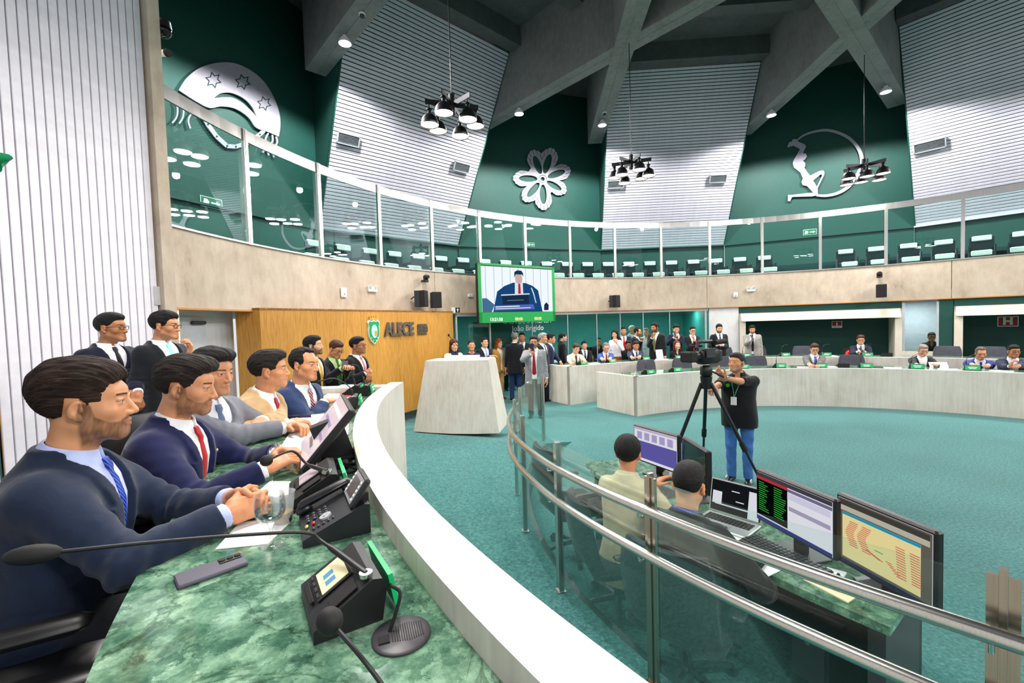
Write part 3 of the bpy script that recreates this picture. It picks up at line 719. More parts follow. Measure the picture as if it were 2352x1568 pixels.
def glass_mat(name='clear_glass', tint=(.86, .95, .93), refl=.9, rough=.0, haze=0.0):
    m = bpy.data.materials.new(name); m.use_nodes = True; nt = m.node_tree; nt.nodes.clear()
    o = nt.nodes.new('ShaderNodeOutputMaterial'); t = N(nt, 'ShaderNodeBsdfTransparent'); t.inputs[0].default_value = (*tint, 1)
    g = N(nt, 'ShaderNodeBsdfGlossy'); g.inputs['Roughness'].default_value = rough; g.inputs['Color'].default_value = (1, 1, 1, 1)
    fr = N(nt, 'ShaderNodeFresnel'); fr.inputs['IOR'].default_value = 1.5
    # dust and wiping marks on the pane
    n = N(nt, 'ShaderNodeTexNoise', Scale=3.0, Detail=4.0); L(nt, coords(nt), n.inputs['Vector'])
    mu = N(nt, 'ShaderNodeMath', operation='MULTIPLY'); mu.inputs[1].default_value = refl; L(nt, fr.outputs[0], mu.inputs[0])
    mx = N(nt, 'ShaderNodeMixShader'); L(nt, mu.outputs[0], mx.inputs[0]); L(nt, t.outputs[0], mx.inputs[1]); L(nt, g.outputs[0], mx.inputs[2])
    out = mx
    if haze:
        d = N(nt, 'ShaderNodeBsdfDiffuse'); d.inputs[0].default_value = (.8, .86, .86, 1); m2 = N(nt, 'ShaderNodeMixShader')
        h = N(nt, 'ShaderNodeMath', operation='MULTIPLY'); h.inputs[1].default_value = haze*2; L(nt, n.outputs['Fac'], h.inputs[0]); L(nt, h.outputs[0], m2.inputs[0]); L(nt, mx.outputs[0], m2.inputs[1]); L(nt, d.outputs[0], m2.inputs[2]); out = m2
    L(nt, out.outputs[0], o.inputs['Surface']); return m
def emit_mat(hexc, s):
    k = ('em', hexc, s)
    if k in _mc: return _mc[k]
    m = bpy.data.materials.new('glow'); m.use_nodes = True; nt = m.node_tree; nt.nodes.clear()
    o = nt.nodes.new('ShaderNodeOutputMaterial'); e = N(nt, 'ShaderNodeEmission'); e.inputs[0].default_value = (*srgb(hexc), 1); e.inputs[1].default_value = s
    L(nt, e.outputs[0], o.inputs[0]); _mc[k] = m; return m
CARPET = carpet_mat(); MARBLE = marble_mat(); WOOD = wood_mat(); WOOD2 = wood_mat('#7a4a1c', '#8f5a26', 'dark_veneer')
BOARD = concrete('board_marked_concrete', [(.3, srgb('#bdb1a3')), (.43, srgb('#d6ccbf')), (.56, srgb('#e3dbd0')), (.75, srgb('#ece6de'))], (9, 9, .5), 1.6, .75, .15)
FASCIA = concrete('fair_faced_concrete', [(.3, srgb('#96866f')), (.42, srgb('#b5a491')), (.55, srgb('#c6b6a3')), (.75, srgb('#d6c8b8'))], (2.2, 2.2, 1.0), .9, .8, .15)
BEAMC = concrete('grey_concrete', [(.3, srgb('#6d6d6b')), (.5, srgb('#858583')), (.75, srgb('#9a9a98'))], (4, 4, 2), 1.0, .85, .2)
ROOFC = concrete('dark_concrete', [(.3, srgb('#4d4e4d')), (.5, srgb('#5d5e5d')), (.75, srgb('#6c6d6c'))], (2, 2, 2), .8, .9, .15)
WHITEC = concrete('white_render', [(.3, srgb('#d5d5d5')), (.5, srgb('#e6e6e8')), (.75, srgb('#f2f2f4'))], (2, 2, 1), 1.2, .6, .05)
CREAM = concrete('cream_render', [(.3, srgb('#d9cbb9')), (.5, srgb('#e8dccb')), (.75, srgb('#f2e8da'))], (2, 2, 1), 1.2, .7, .05)
SLAT = plain('#efeaf2', .35); SLATW = plain('#d4d1dd', .42); DARK = plain('#050606', .9)
GREEN = plain('#0c483f', .62, name='green_paint'); GREEN2 = plain('#0a453e', .6); TEAL = plain('#2a8d84', .55)
STEEL = metal_mat('brushed_steel', (.62, .60, .57), .24); CHROME = metal_mat('polished_steel', (.75, .75, .75), .12); BRONZE = metal_mat('brown_steel', (.42, .36, .30), .25)
ALU = plain('#a5a1b0', .5, .1)
BLACKP = plain('#121214', .45); BLACKM = plain('#0a0a0b', .7); GREYP = plain('#35363a', .5); DKFAB = fabric('#3c3d47', .7); LEATH = plain('#131316', .32, spec=.6)
GLASS = glass_mat(); GLASSB = glass_mat('gallery_glass', (.86, .95, .93), .24); GLASSR = glass_mat('rail_glass', (.91, .97, .955), .26, 0, .006); WATERG = glass_mat('glassware', (.97, .98, .98), .45)
PAPER = plain('#f4f4f2', .8); PAPERC = plain('#efe3bf', .8); GREENL = plain('#10b26a', .45); WHITEP = plain('#f2f2f2', .5)
# ------------------------------------------------------------ the hall
def ray(px, py):
    """direction through a point of the photograph (used to find where a flat emblem or sign sits on its own wall)"""
    X = (px-1176)/F_PX; U = -(py-784)/F_PX; cr, sr, cp, sp = math.cos(ROLL), math.sin(ROLL), math.cos(PITCH), math.sin(PITCH)
    x = X*cr - U*sr; u = X*sr + U*cr; return Vector((x, cp + u*sp, u*cp - sp))
EYE = Vector((0, 0, CAM_H))
def on_plane(px, py, p0, n):
    r = ray(px, py); return EYE + r*((Vector(p0)-EYE).dot(n)/r.dot(n))
def at_z(px, py, z): r = ray(px, py); return EYE + r*((z-CAM_H)/r.z)
def at_r(px, py, rad):
    r = ray(px, py); a = r.x**2+r.y**2; b = -(r.x*CX+r.y*CY); c = CX*CX+CY*CY-rad*rad; t = (-b+math.sqrt(b*b-a*c))/a; return EYE + r*t
def at_d(px, py, d): return EYE + ray(px, py)*d
def angle_of(p): return math.degrees(math.atan2(p[1]-CY, p[0]-CX))
def rad_of(p): return math.hypot(p[0]-CX, p[1]-CY)
def face_deg(p, q): return math.degrees(math.atan2(q[1]-p[1], q[0]-p[0]))

# floors
fl = MB(); fl.prism([(CX+16*math.cos(a), CY+16*math.sin(a)) for a in np.linspace(0, 2*PI, 65)[:-1]], -.12, 0); S(fl.build('floor', CARPET))
RZ = lambda a: float(np.interp(a if a < 0 else a-360, [-205, -165, -161, -152, -140, -120], [0, 0, .0, .045, .09, .13]))   # the walk rises a little towards the near end
pf = MB(); pf.ring(5.22, 6.43, 158, 236, -.02, .25, 50, zf=RZ); pf.ring(6.43, 9.42, 158, 178, -.02, .25, 16)
pf.ring(5.22, 9.0, 146, 158, -.02, .001, 10, zf=lambda a: max(0., .249*(a-146)/12)); S(pf.build('floor_platform', CARPET))
ft = MB(); ft.ring(7.62, 9.6, 28, 116, -.02, .12, 40); S(ft.build('floor_tier', CARPET))
S(MB().ring(6.56, 11.5, 178.2, 250, -.02, .66, 40).build('floor_dais', plain('#1d4a48', .95)))
S(MB().ring(5.17, 5.22, 170, 236, 0, .245, 40, zf=RZ).build('trim_1', plain('#15292a', .5)))

# left wall of upright white slats
E0 = Vector((-4.155, 5.41, 0)); WD = Vector((-.2706, -.9627, 0)); WN = Vector((.9627, -.2706, 0))
rzw = math.atan2(WD.y, WD.x)
wl = MB(); wl.box(E0 + WD*2.75 - WN*.14 + Vector((0, 0, 4.2)), (5.2, .06, 8.4), rzw); wl = S(wl.build('wall_left', DARK))
sl = MB().cbox((0, 0, 4.2), (.0680, .10, 8.4), .004, rzw).mesh('slat', SLAT)
for k in range(62):
    add('slat', sl, wl, loc=E0 + WD*(.14 + .0392 + k*.0788) - WN*.055)
S(MB().box(E0 + WD*.05 - WN*.08 + Vector((0, 0, 4.2)), (.14, .30, 8.4), rzw).build('trim_2', FASCIA))

# balcony front, its sill and the ceiling below it
bal = MB()
for a0, a1 in ((174.9, 138.83), (138.75, 120.3), (120.22, 84.5), (84.42, 48.38), (48.28, 12), (12, -30), (-30, -72)): bal.ring(9.5, 9.8, a0, a1, 2.38, 3.37, max(4, int(abs(a1-a0)/1.2)))
bal.ring(9.53, 9.78, 174.9, -72, 2.39, 3.36, 130); S(bal.build('wall_balcony', FASCIA))
S(MB().ring(9.485, 9.7, 174.9, -72, 2.355, 2.379, 120).build('trim_3', plain('#c98a4a', .5)))
S(MB().ring(9.52, 14.5, 176, -72, 2.40, 2.62, 90).build('ceiling_balcony', plain('#cfcfcf', .8)))
rl = thing('balcony_railing', 'tall glass and steel railing round the upper gallery', 'railing', (CX, CY, 3.37))
def loc_(mb): mb.v = [tuple(Vector(v) - Vector((CX, CY, 3.37))) for v in mb.v]; return mb
loc_(MB().ring(9.47, 9.62, 174.9, -72, 3.37, 3.395, 130)).build('sill', STEEL, rl)
loc_(MB().ring(9.50, 9.53, 174.9, -72, 4.925, 5.095, 130)).build('top_rail', STEEL, rl)
pm = MB().box((9.50, 0, .86), (.05, .075, 1.73)).box((9.475, 0, .86), (.012, .03, 1.70)).mesh('post', STEEL)
PA = [166.6-9.19*k for k in range(26)]
for a in PA: o = add('post', pm, rl, rot=(0, 0, math.radians(a)))
gp = [175.0] + PA
for a1, a0 in zip(gp[:-1], gp[1:]):
    loc_(MB().ring(9.52, 9.53, a1-.25, a0+.25, 3.40, 4.93, 1)).build('glass_panel', GLASSB, rl)

# gallery steps and the outer walls
OCT = {1: 132.06, 2: 86.37, 3: 40.83, 4: -4.7, 5: -50.3}; AP, HW, ZB, LEN, LEAN = 13.35, 2.45, 4.95, 6.17, math.radians(29)
gs = MB(); gs.ring(9.78, 10.75, 176, -72, 2.60, 2.70, 80); gs.ring(10.75, 11.7, 176, -72, 2.60, 3.20, 80); gs.ring(11.7, 12.7, 176, -72, 2.60, 3.70, 80); gs.ring(12.7, 14.6, 176, -72, 2.60, 3.9, 80)
S(gs.build('floor_gallery', plain('#123a3a', .95)))
def corners(th, ap=AP, w=HW, zb=ZB, ln=LEN):
    t = math.radians(th); n = Vector((math.cos(t), math.sin(t), 0)); s = Vector((math.sin(t), -math.cos(t), 0)); c = Vector((CX, CY, zb)) + n*ap
    up = Vector((-n.x*math.sin(LEAN), -n.y*math.sin(LEAN), math.cos(LEAN))); return c - s*w, c + s*w, c - s*w + up*ln, c + s*w + up*ln, n, s, up
CR = {k: corners(t) for k, t in OCT.items()}; CR[0] = corners(177.8)
LEDGE = plain('#0a4640', .6)
for k in (1, 2, 3, 4, 5):
    bl, br, tl, tr, n, s, up = CR[k]; c = (bl+br)/2; npl = s.cross(up).normalized()
    if npl.dot(n) > 0: npl = -npl                                   # towards the hall
    M = Matrix((s, up, npl)).transposed()
    w = MB(); w.box((bl+tr)/2 - npl*.07, (2*HW, LEN, .03), M=M); w = S(w.build(f'wall_panel_{k}', DARK))
    nsl = 62; ph = LEN/nsl; sm = MB().cbox((0, 0, 0), (2*HW-.01, ph-.021, .05), .004, M=M).mesh('slat', SLATW)
    if k < 4:
        for j in range(nsl): add('slat', sm, w, loc=c + up*(ph*(j+.5)) - npl*.028)
    else:                                                            # outside the picture, seen in the glass only: joined
        sj = MB()
        for j in range(nsl): sj.box(c + up*(ph*(j+.5)) - npl*.028, (2*HW-.01, ph-.021, .05), M=M)
        sj.build('slats', SLATW, w, kind='stuff')
    # plain wall below the slats
    lw = MB(); d = s.cross(Vector((0, 0, 1)))
    lw._add([bl + n*.05 + Vector((0, 0, -2.4)), br + n*.05 + Vector((0, 0, -2.4)), br + n*.05, bl + n*.05, bl + n*.3 + Vector((0, 0, -2.4)), br + n*.3 + Vector((0, 0, -2.4)), br + n*.3, bl + n*.3],
            [(0, 1, 2, 3), (4, 7, 6, 5), (0, 4, 5, 1), (3, 2, 6, 7), (0, 3, 7, 4), (1, 5, 6, 2)])
    S(lw.build(f'wall_lower_{k}', GREEN2))
    S(MB().box(c + Vector((0, 0, -.03)) + n*.0, (2*HW, .16, .05), math.atan2(s.y, s.x)).build(f'trim_{30+k}', SLATW if k == 3 else LEDGE))
BAY = {}
for k in (1, 2, 3, 4, 5):
    a, b = CR[k-1][1], CR[k][0]                                     # right corner of one panel, left corner of the next
    at_, bt_ = CR[k-1][3], CR[k][2]
    s = (b-a); s.z = 0; s.normalize(); n = Vector((-s.y, s.x, 0))
    if n.dot(Vector((CX, CY, 0)) - Vector((a.x, a.y, 0))) > 0: n = -n     # outwards
    z0, z1 = 2.6, 11.2; w = MB()
    q = lambda p, z, o: Vector((p.x, p.y, z)) + n*o
    w._add([q(a, z0, 0), q(b, z0, 0), q(b, z1, 0), q(a, z1, 0), q(a, z0, .3), q(b, z0, .3), q(b, z1, .3), q(a, z1, .3)], [(0, 1, 2, 3), (4, 7, 6, 5), (0, 4, 5, 1), (3, 2, 6, 7), (0, 3, 7, 4), (1, 5, 6, 2)])
    for p, t in ((a, at_), (b, bt_)):                                # side returns between the upright wall and the leaning slats
        sd = s*(.04 if p is a else -.04)
        A_, B_, C_ = Vector((p.x, p.y, ZB-.05)), Vector((p.x, p.y, z1)), Vector((t.x, t.y, t.z)); D_ = C_ + Vector((0, 0, z1-t.z))
        w._add([A_, B_, D_, C_, A_-sd, B_-sd, D_-sd, C_-sd], [(0, 1, 2, 3), (7, 6, 5, 4), (0, 4, 5, 1), (1, 5, 6, 2), (2, 6, 7, 3), (3, 7, 4, 0)])
    S(w.build(f'wall_bay_{k}', GREEN)); BAY[k] = (a, b, s, n)
    S(MB().box((a+b)/2 + Vector((0, 0, -.03)) - n*.03, ((b-a).length, .08, .05), math.atan2(s.y, s.x)).build(f'trim_{40+k}', LEDGE))
# roof: beams that run inwards over the slatted walls' edges and cross above the green bays
ZBM = 8.75; BEAMS = []
for k in (0, 1, 2, 3, 4, 5):
    bl, br, tl, tr, n, s, up = CR[k]
    for sd, p in ((-1, bl), (1, br)):
        if k == 0 and sd < 0: continue
        t = (ZBM-ZB)/math.cos(LEAN); st = p + up*t + s*sd*.28; en = st - n*10.2; mid = (st+n*1.0+en)/2; mid.z = ZBM + 1.15 + (.012 if sd > 0 else 0)
        b = MB().box(mid, (11.2, .52, 2.3), math.atan2(n.y, n.x)); b.box((st+n*1.0+en)/2 + Vector((0, 0, -.004 + (.012 if sd > 0 else 0))), (11.2, .012, .012), math.atan2(n.y, n.x))
        S(b.build('ceiling_beam', BEAMC)); BEAMS.append((k, sd, Vector((st.x, st.y, ZBM)), -n))
    if k:
        for ap, zz, h in ((10.05, 10.32, .6), (7.7, 10.3, .6)):
            c = Vector((CX, CY, zz + h/2)) + n*ap; S(MB().box(c, (2*HW, .42, h), math.atan2(s.y, s.x)).build('ceiling_rib', ROOFC))
S(MB().prism([(CX+15.5*math.cos(a), CY+15.5*math.sin(a)) for a in np.linspace(0, 2*PI, 33)[:-1]], 10.9, 11.1).build('ceiling', ROOFC))

# wall below the balcony: doorway, press room glass, white pier, booths with cream hoods
S(MB().ring(10.0, 10.1, 178, 166, 0, 2.4, 12).build('wall_side_door', WHITEC))
dr = MB(); dr.ring(9.93, 9.99, 174.3, 169.2, .25, 2.28, 6); d1 = S(dr.build('door_1', plain('#c9ced3', .45)))
p = pol(9.9, 170, 2.2); MB().cbox(p, (.22, .06, .05), .01, math.radians(80)).build('door_closer', GREYP, d1); p = pol(9.90, 173.0, 2.13); MB().cbox(p, (.06, .02, .10), .01, math.radians(84)).build('door_plate', WHITEP, d1)
S(MB().ring(9.5, 10.0, 174.8, 174.2, .25, 2.4, 2).build('trim_12', CREAM))
# oak wall
A_, B_ = Vector((-3.83, 6.74)), Vector((-1.47, 11.12)); u_ = (B_-A_).normalized(); v_ = Vector((-u_.y, u_.x)); R_ = A_ + v_*.36 - u_*.16
ww = MB(); P4 = [A_, B_, B_+v_*.5, A_+v_*.5]; ww.prism([(B_.x, B_.y), (B_.x+v_.x*.4, B_.y+v_.y*.4), (R_.x, R_.y), (A_.x, A_.y)], .2, 2.385); WOODW = S(ww.build('wall_oak', WOOD))
cp_ = MB(); e = .012; cp_.prism([(B_.x+u_.x*e-v_.x*e, B_.y+u_.y*e-v_.y*e), (B_.x+v_.x*.4, B_.y+v_.y*.4), (R_.x-u_.x*e, R_.y-u_.y*e), (A_.x-v_.x*e-u_.x*e, A_.y-v_.y*e-u_.y*e)], 2.385, 2.41); cp_.build('oak_cap', WOOD2, WOODW)
for f_ in (.2, .4, .6, .8):
    c = A_ + (B_-A_)*f_ - v_*.0005; MB().box((c.x, c.y, 1.3), (.004, .002, 2.16), math.atan2(u_.y, u_.x)).build('panel_joint', WOOD2, WOODW)
# press room
S(MB().ring(12.4, 12.5, 140, 82, 0, 2.42, 30).build('wall_press_room', TEAL)); S(MB().ring(9.6, 12.4, 84.2, 83.4, 0, 2.4, 2).build('wall_press_side', TEAL))
S(MB().ring(9.55, 9.62, 134.6, 84.2, 2.28, 2.37, 40).build('trim_13', plain('#c8ccd0', .4)))
w1 = thing('window_1', None, None, (CX, CY, 0)); S(w1); w1.name = 'window_1'
def locc(mb): mb.v = [tuple(Vector(v) - Vector((CX, CY, 0))) for v in mb.v]; return mb
MULL = [134.6, 128.0, 119.4, 112.0, 106.0, 101.2, 96.6, 91.4, 84.6]
for a1, a0 in zip(MULL[:-1], MULL[1:]): locc(MB().ring(9.58, 9.592, a1-.15, a0+.15, .14, 2.28, 1)).build('pane', GLASSB, w1)
for a in MULL: locc(MB().cyl(pol(9.585, a, .12), pol(9.585, a, 2.3), .012 if a not in (134.6, 128.0, 84.6) else .03, n=8)).build('mullion', plain('#cdd3d6', .3, .3), w1)
# white pier
S(MB().ring(9.56, 10.2, 84.0, 78.7, 0, 2.37, 12).build('wall_pier', WHITEC))
# booths
S(MB().ring(10.9, 11.0, 79, 54.3, 0, 2.42, 30).ring(10.9, 11.0, 48.1, -72, 0, 2.42, 60).build('wall_booth_back', GREEN2))
for i, (a1, a0) in enumerate(((78.6, 54.2), (48.0, 22.0))):
    S(MB().ring(9.55, 9.6, a1, a0, 2.17, 2.36, 24).build(f'trim_{14+2*i}', GREEN))
    hd = MB(); hd.ring(9.56, 10.0, a1, a0, 1.93, 2.17, 24, r0t=9.60); hd.ring(9.40, 9.9, a1-.2, a0+.2, 1.905, 1.965, 24, r0t=9.44); hd.ring(9.44, 9.9, a1-.2, a0+.2, 1.96, 2.165, 24, r0t=9.57)
    hd.ring(9.50, 10.9, a1, a1-1.0, 0, 1.95, 2); hd.ring(9.50, 10.9, a0+.9, a0, 0, 1.95, 2); S(hd.build(f'trim_{15+2*i}', CREAM))
# control booth between the hoods
S(MB().ring(11.9, 11.95, 55.5, 47.0, 0, 2.42, 6).build('wall_booth_pale', plain('#dfe8f5', .6)))
S(MB().ring(9.55, 10.0, 49.7, 48.1, .0, 2.37, 2).build('trim_18', GREEN))
w2 = S(thing('window_2', None, None, (CX, CY, 0)))
for a in (54.0, 49.8): locc(MB().ring(9.56, 9.60, a+.18, a-.18, .9, 2.30, 2)).build('frame', plain('#cdd3d6', .3, .3), w2)
locc(MB().ring(9.575, 9.585, 53.9, 49.9, .95, 2.30, 1)).build('pane', GLASS, w2)
S(MB().ring(9.5, 9.7, 54.2, 49.7, 0, .95, 6).build('wall_booth_sill', CREAM))
light('booth_fill', 'AREA', pol(11.0, 51.9, 2.34), 30, target=pol(11.0, 51.9, 0), size=.5, shape='DISK')  # fill light added to brighten the booth interior, no fixture behind it
# ------------------------------------------------------------ large furniture
def sub(mb, o): mb.v = [tuple(Vector(v) - Vector(o)) for v in mb.v]; return mb
O_ = pol(6.8, 205, .6)
dk = thing('presiding_desk', 'long curved desk with green marble top behind a pale concrete parapet', 'desk', O_)
mb = MB(); mb.ring(6.43, 6.56, 180.6, 237, .24, 1.49, 60); mb.ring(6.43, 7.35, 180.6, 182.0, .24, 1.47, 3); sub(mb, O_).build('parapet', BOARD, dk)
sub(MB().ring(6.56, 7.18, 182.0, 237, 1.38, 1.42, 60), O_).build('marble_top', MARBLE, dk)
sub(MB().ring(6.60, 6.64, 182.0, 237, .66, 1.38, 40), O_).build('modesty_panel', BLACKM, dk)
DZ = 1.421
# railing between the raised walk and the pit
O_ = pol(5.3, 190, .25)
rg = thing('pit_railing', 'curved steel and glass railing with two handrails round the sunken staff desk', 'railing', O_)
PR = [(-139.6, 1), (-151.8, 1), (-161.6, 0), (-171.3, 0), (-180.2, 0), (-189.5, 0), (-203.5, 0)]
for a, big in PR:
    p = pol(5.30, a, RZ(a)); m = MB(); ra = math.radians(a)
    if big:
        for o in (-.020, .020): m.box(p + Vector((math.cos(ra+PI/2), math.sin(ra+PI/2), 0))*o + Vector((0, 0, .755)), (.016, .023, 1.01), ra)
        m.box(p + Vector((0, 0, .765)), (.03, .016, 1.03), ra)
    else: m.box(p + Vector((0, 0, .755)), (.036, .046, 1.01), ra)
    m.box(p + Vector((0, 0, .254)), (.055, .06, .008), ra); sub(m, O_).build('post', BRONZE if big else STEEL, rg)
aa = [-125] + [a for a, _ in PR]
for a1, a0 in zip(aa[:-1], aa[1:]): sub(MB().ring(5.295, 5.307, a1-.35, a0+.35, .10, 1.25, 14, zf=RZ), O_).build('glass_panel', GLASSR, rg, smooth=True)
HDZ = lambda a: RZ(a) + float(np.interp(a, [-195, -175, -165, -160], [-.12, -.07, -.015, 0]))
def arc(r, a0, a1, z, n=60): return [pol(r, a0+(a1-a0)*i/n, z + HDZ(a0+(a1-a0)*i/n)) for i in range(n+1)]
for z, nm in ((1.125, 'handrail'), (.915, 'handrail')):
    sub(MB().tube(arc(5.365, -124, -193, z, 70), .0235, 14), O_).build(nm, STEEL, rg, smooth=True)
    for a, _ in PR[:6]: zz = z + HDZ(a); sub(MB().tube([pol(5.32, a-.2, zz-.02), pol(5.335, a-.2, zz-.055), pol(5.36, a-.2, zz-.05), pol(5.365, a-.2, zz-.02)], .006, 8), O_).build('bracket', CHROME, rg, smooth=True)
# members' desks: two curved rows
def row(label, r0, r1, zt, ztop, a0, a1, rend, z0=0.):
    O_ = pol(r0+.3, (a0+a1)/2, 0); d = thing('members_desk', label, 'desk', O_)
    m = MB(); m.ring(r0, r0+.1, a0, a1, z0, zt, 60); m.ring(r0, rend, a0, a0-.9, z0, zt, 2); sub(m, O_).build('concrete_front', BOARD, d)
    sub(MB().ring(r0+.1, r1, a0-.9, a1, ztop-.04, ztop, 60), O_).build('marble_top', MARBLE, d)
    sub(MB().ring(r1-.05, r1-.02, a0-.9, a1, z0, ztop-.04, 40), O_).build('back_panel', GREYP, d); return d
row('nearer curved row of members\' desks with a pale concrete front', 5.45, 6.25, .85, .84, 119.5, 14, 6.75)
row('farther curved row of members\' desks behind the nearer row', 7.38, 8.15, .95, .94, 122.0, 14, 8.25)
# lectern
LP = Vector((-.93, 7.72, .25)); LA_ = math.radians(-12)
lt = thing('lectern', 'tapering pale concrete lectern on the carpet in front of the oak wall', 'lectern', LP, LA_)
MB().prism([(-.76, -.34), (-.4, -.42), (0, -.45), (.4, -.42), (.76, -.34), (.74, .45), (-.74, .45)], 0, 1.2, top=[(-.57, -.16), (-.3, -.2), (0, -.215), (.3, -.2), (.57, -.16), (.56, .36), (-.56, .36)]).build('concrete_body', BOARD, lt)
MB().prism([(-.30, -.17), (.57, -.15), (.56, .3), (-.30, .3)], 1.2, 1.215).build('top_sheet', WHITEC, lt)
MB().box((.05, .03, 1.24), (.62, .012, .075), M=Matrix.Rotation(-.35, 3, 'X')).build('front_lip', BOARD, lt)
g = thing('gooseneck_microphone', 'slim gooseneck microphone on the concrete lectern', 'microphone', LP + Vector((0, 0, 1.215)), LA_)
MB().tube([(.06, .1, 0), (.03, .1, .12), (-.12, .12, .28), (-.22, .14, .40)], .006, 6).build('stem', BLACKP, g, smooth=True); MB().sphere((-.235, .143, .415), (.02, .02, .028), 8, 6).build('windscreen', BLACKM, g, smooth=True)

# chairs
def make_chair(name, label, m_seat, m_base, w=.52, bh=.62, arms=True, head=False):
    t = thing(name, label, 'chair')
    MB().cbox((0, 0, .455), (w, .5, .10), .035).build('seat', m_seat, t, smooth=True)
    bk = MB(); R = Matrix.Rotation(-.14, 3, 'X'); n = 7
    for i in range(n):                              # gently curved back made of joined pads
        pass
    vs = []; fs = []
    for j, z in enumerate(np.linspace(0, bh, 7)):
        ww = w*(.96 if j < 5 else (.92 if j == 5 else .80))
        for side in (0, 1):
            for i in range(9):
                x = (i-4)/4; th = .045*(1-abs(x)**4*.6)*(1 if 0 < j < 6 else .5)
                y = .24 + .16*z + .03*math.sin(z/bh*3) - .05*x*x*0 + (th if side else -th) - .06*x*x; vs.append((x*ww/2, y, .46+z))
    for j in range(6):
        for i in range(8):
            a = j*18+i; fs.append((a, a+1, a+19, a+18)); b = a+9; fs.append((b, b+18, b+19, b+1))
        a = j*18; fs.append((a, a+18, a+27, a+9)); a = j*18+8; fs.append((a, a+9, a+27, a+18))
    fs.append(tuple(range(0, 9)) + tuple(range(17, 8, -1))); o = 6*18; fs.append(tuple(o+i for i in range(8, -1, -1)) + tuple(o+i for i in range(9, 18)))
    bk._add(vs, fs); bk.build('backrest', m_seat, t, smooth=True)
    if arms:
        for sx in (-1, 1):
            MB().cbox((sx*(w/2+.03), -.04, .64), (.075, .34, .035), .016).build('armrest', m_base, t, smooth=True); MB().box((sx*(w/2+.03), .04, .55), (.03, .05, .2)).build('arm_post', m_base, t)
    MB().cyl((0, 0, .10), (0, 0, .41), .028, n=12).cyl((0, 0, .38), (0, 0, .41), .10, n=12).build('column', m_base, t)
    for k in range(5):
        a = k*2*PI/5+.3; e = (.29*math.cos(a), .29*math.sin(a), .065); l = MB().tube([(0, 0, .11), (e[0]*.5, e[1]*.5, .10), e], [.026, .022, .017], 8).build('base_leg', m_base, t, smooth=True)
        MB().cyl((e[0]-.018*math.sin(a), e[1]+.018*math.cos(a), .031), (e[0]+.018*math.sin(a), e[1]-.018*math.cos(a), .031), .03, n=12).build('castor', BLACKP, l)
    return t
GREYCH = fabric('#54555f', .75); BLKCH = fabric('#1d2023', .8)
ch0 = make_chair('swivel_chair', 'x', GREYCH, BLACKP, .56, .56); _first = [True]
def chair_at(p, face, label, group=None):
    r = ch0 if _first[0] else dup(ch0); _first[0] = False
    r.location = p; r.rotation_euler = (0, 0, math.radians(face+90)); r['label'] = label
    if group: r['group'] = group
    return r
# empty members' chairs: (photo x, row radius)
ES = [(1497, 6.72, 'first', 0), (1578, 6.75, '', 0), (1663, 6.75, '', 0), (1745, 6.75, '', 0), (1668, 8.65, '', .12), (1744, 8.65, '', .12), (1850, 8.7, '', .12), (1962, 6.85, '', 0), (2178, 8.6, '', .12), (2278, 8.6, '', .12)]
LB_ = ['empty grey swivel chair nearest the end of the nearer desk row', 'empty grey swivel chair second from the end of the nearer desk row', 'empty grey swivel chair hidden behind the cameraman in the nearer row', 'empty grey swivel chair in the nearer row just right of the cameraman',
       'empty grey swivel chair of the farther row behind the video camera', 'empty grey swivel chair of the farther row below the man in pale grey suit', 'empty grey swivel chair of the farther row behind the grey suited man',
       'tilted empty grey chair right of the grey suited man in the nearer row', 'empty grey swivel chair in front of the booth window', 'empty grey swivel chair behind the man in bright blue suit']
for (px, r, _, z), lb in zip(ES, LB_):
    q = at_r(px, 800, r); a = angle_of(q); chair_at(pol(r, a, z), a+180, lb, 'grey swivel chairs in the members\' rows')
stc = make_chair('office_chair', 'black office chair empty at the left end of the staff desk', BLKCH, BLACKP, .50, .58)
bkc = make_chair('leather_chair', 'large black leather armchair behind the bearded man nearest the camera', LEATH, BLACKP, .62, .70)
# gallery seats: dark seats with white head covers
SEATB = fabric('#07262a', .8); COVER = plain('#dff0ea', .7)
g0 = thing('gallery_seat', 'x', 'seat')
MB().cbox((0, 0, .44), (.5, .46, .10), .03).build('seat', SEATB, g0); MB().cbox((0, .25, .62), (.5, .09, .62), .03).build('backrest', SEATB, g0)
MB().cbox((0, .245, .88), (.40, .115, .15), .02).build('head_cover', COVER, g0)
for sx in (-1, 1): MB().box((sx*.255, 0, .33), (.03, .44, .62)).build('side_panel', SEATB, g0)
ORD = 'first second third fourth fifth sixth seventh eighth ninth tenth eleventh twelfth thirteenth fourteenth fifteenth sixteenth seventeenth eighteenth nineteenth twentieth twenty-first twenty-second twenty-third twenty-fourth twenty-fifth twenty-sixth twenty-seventh twenty-eighth twenty-ninth thirtieth thirty-first thirty-second thirty-third thirty-fourth'.split()
first = True
for r, z, a0, a1, rows in ((10.35, 2.70, 153, 26, 'front'), (11.3, 3.20, 149, 26, 'back')):
    a = a0; st = 3.86; kk = 0
    while a > a1:
        if not (r < 11 and 63.0 < a < 70.5) and not (r > 11 and 61.5 < a < 69):
            o = g0 if first else dup(g0); first = False
            o.location = pol(r, a, z); o.rotation_euler = (0, 0, math.radians(a+180+90)); o['label'] = f'{ORD[kk]} seat from the left in the {rows} gallery row, white head cover'; kk += 1; o['group'] = f'gallery seats in the {rows} row'
        a -= st
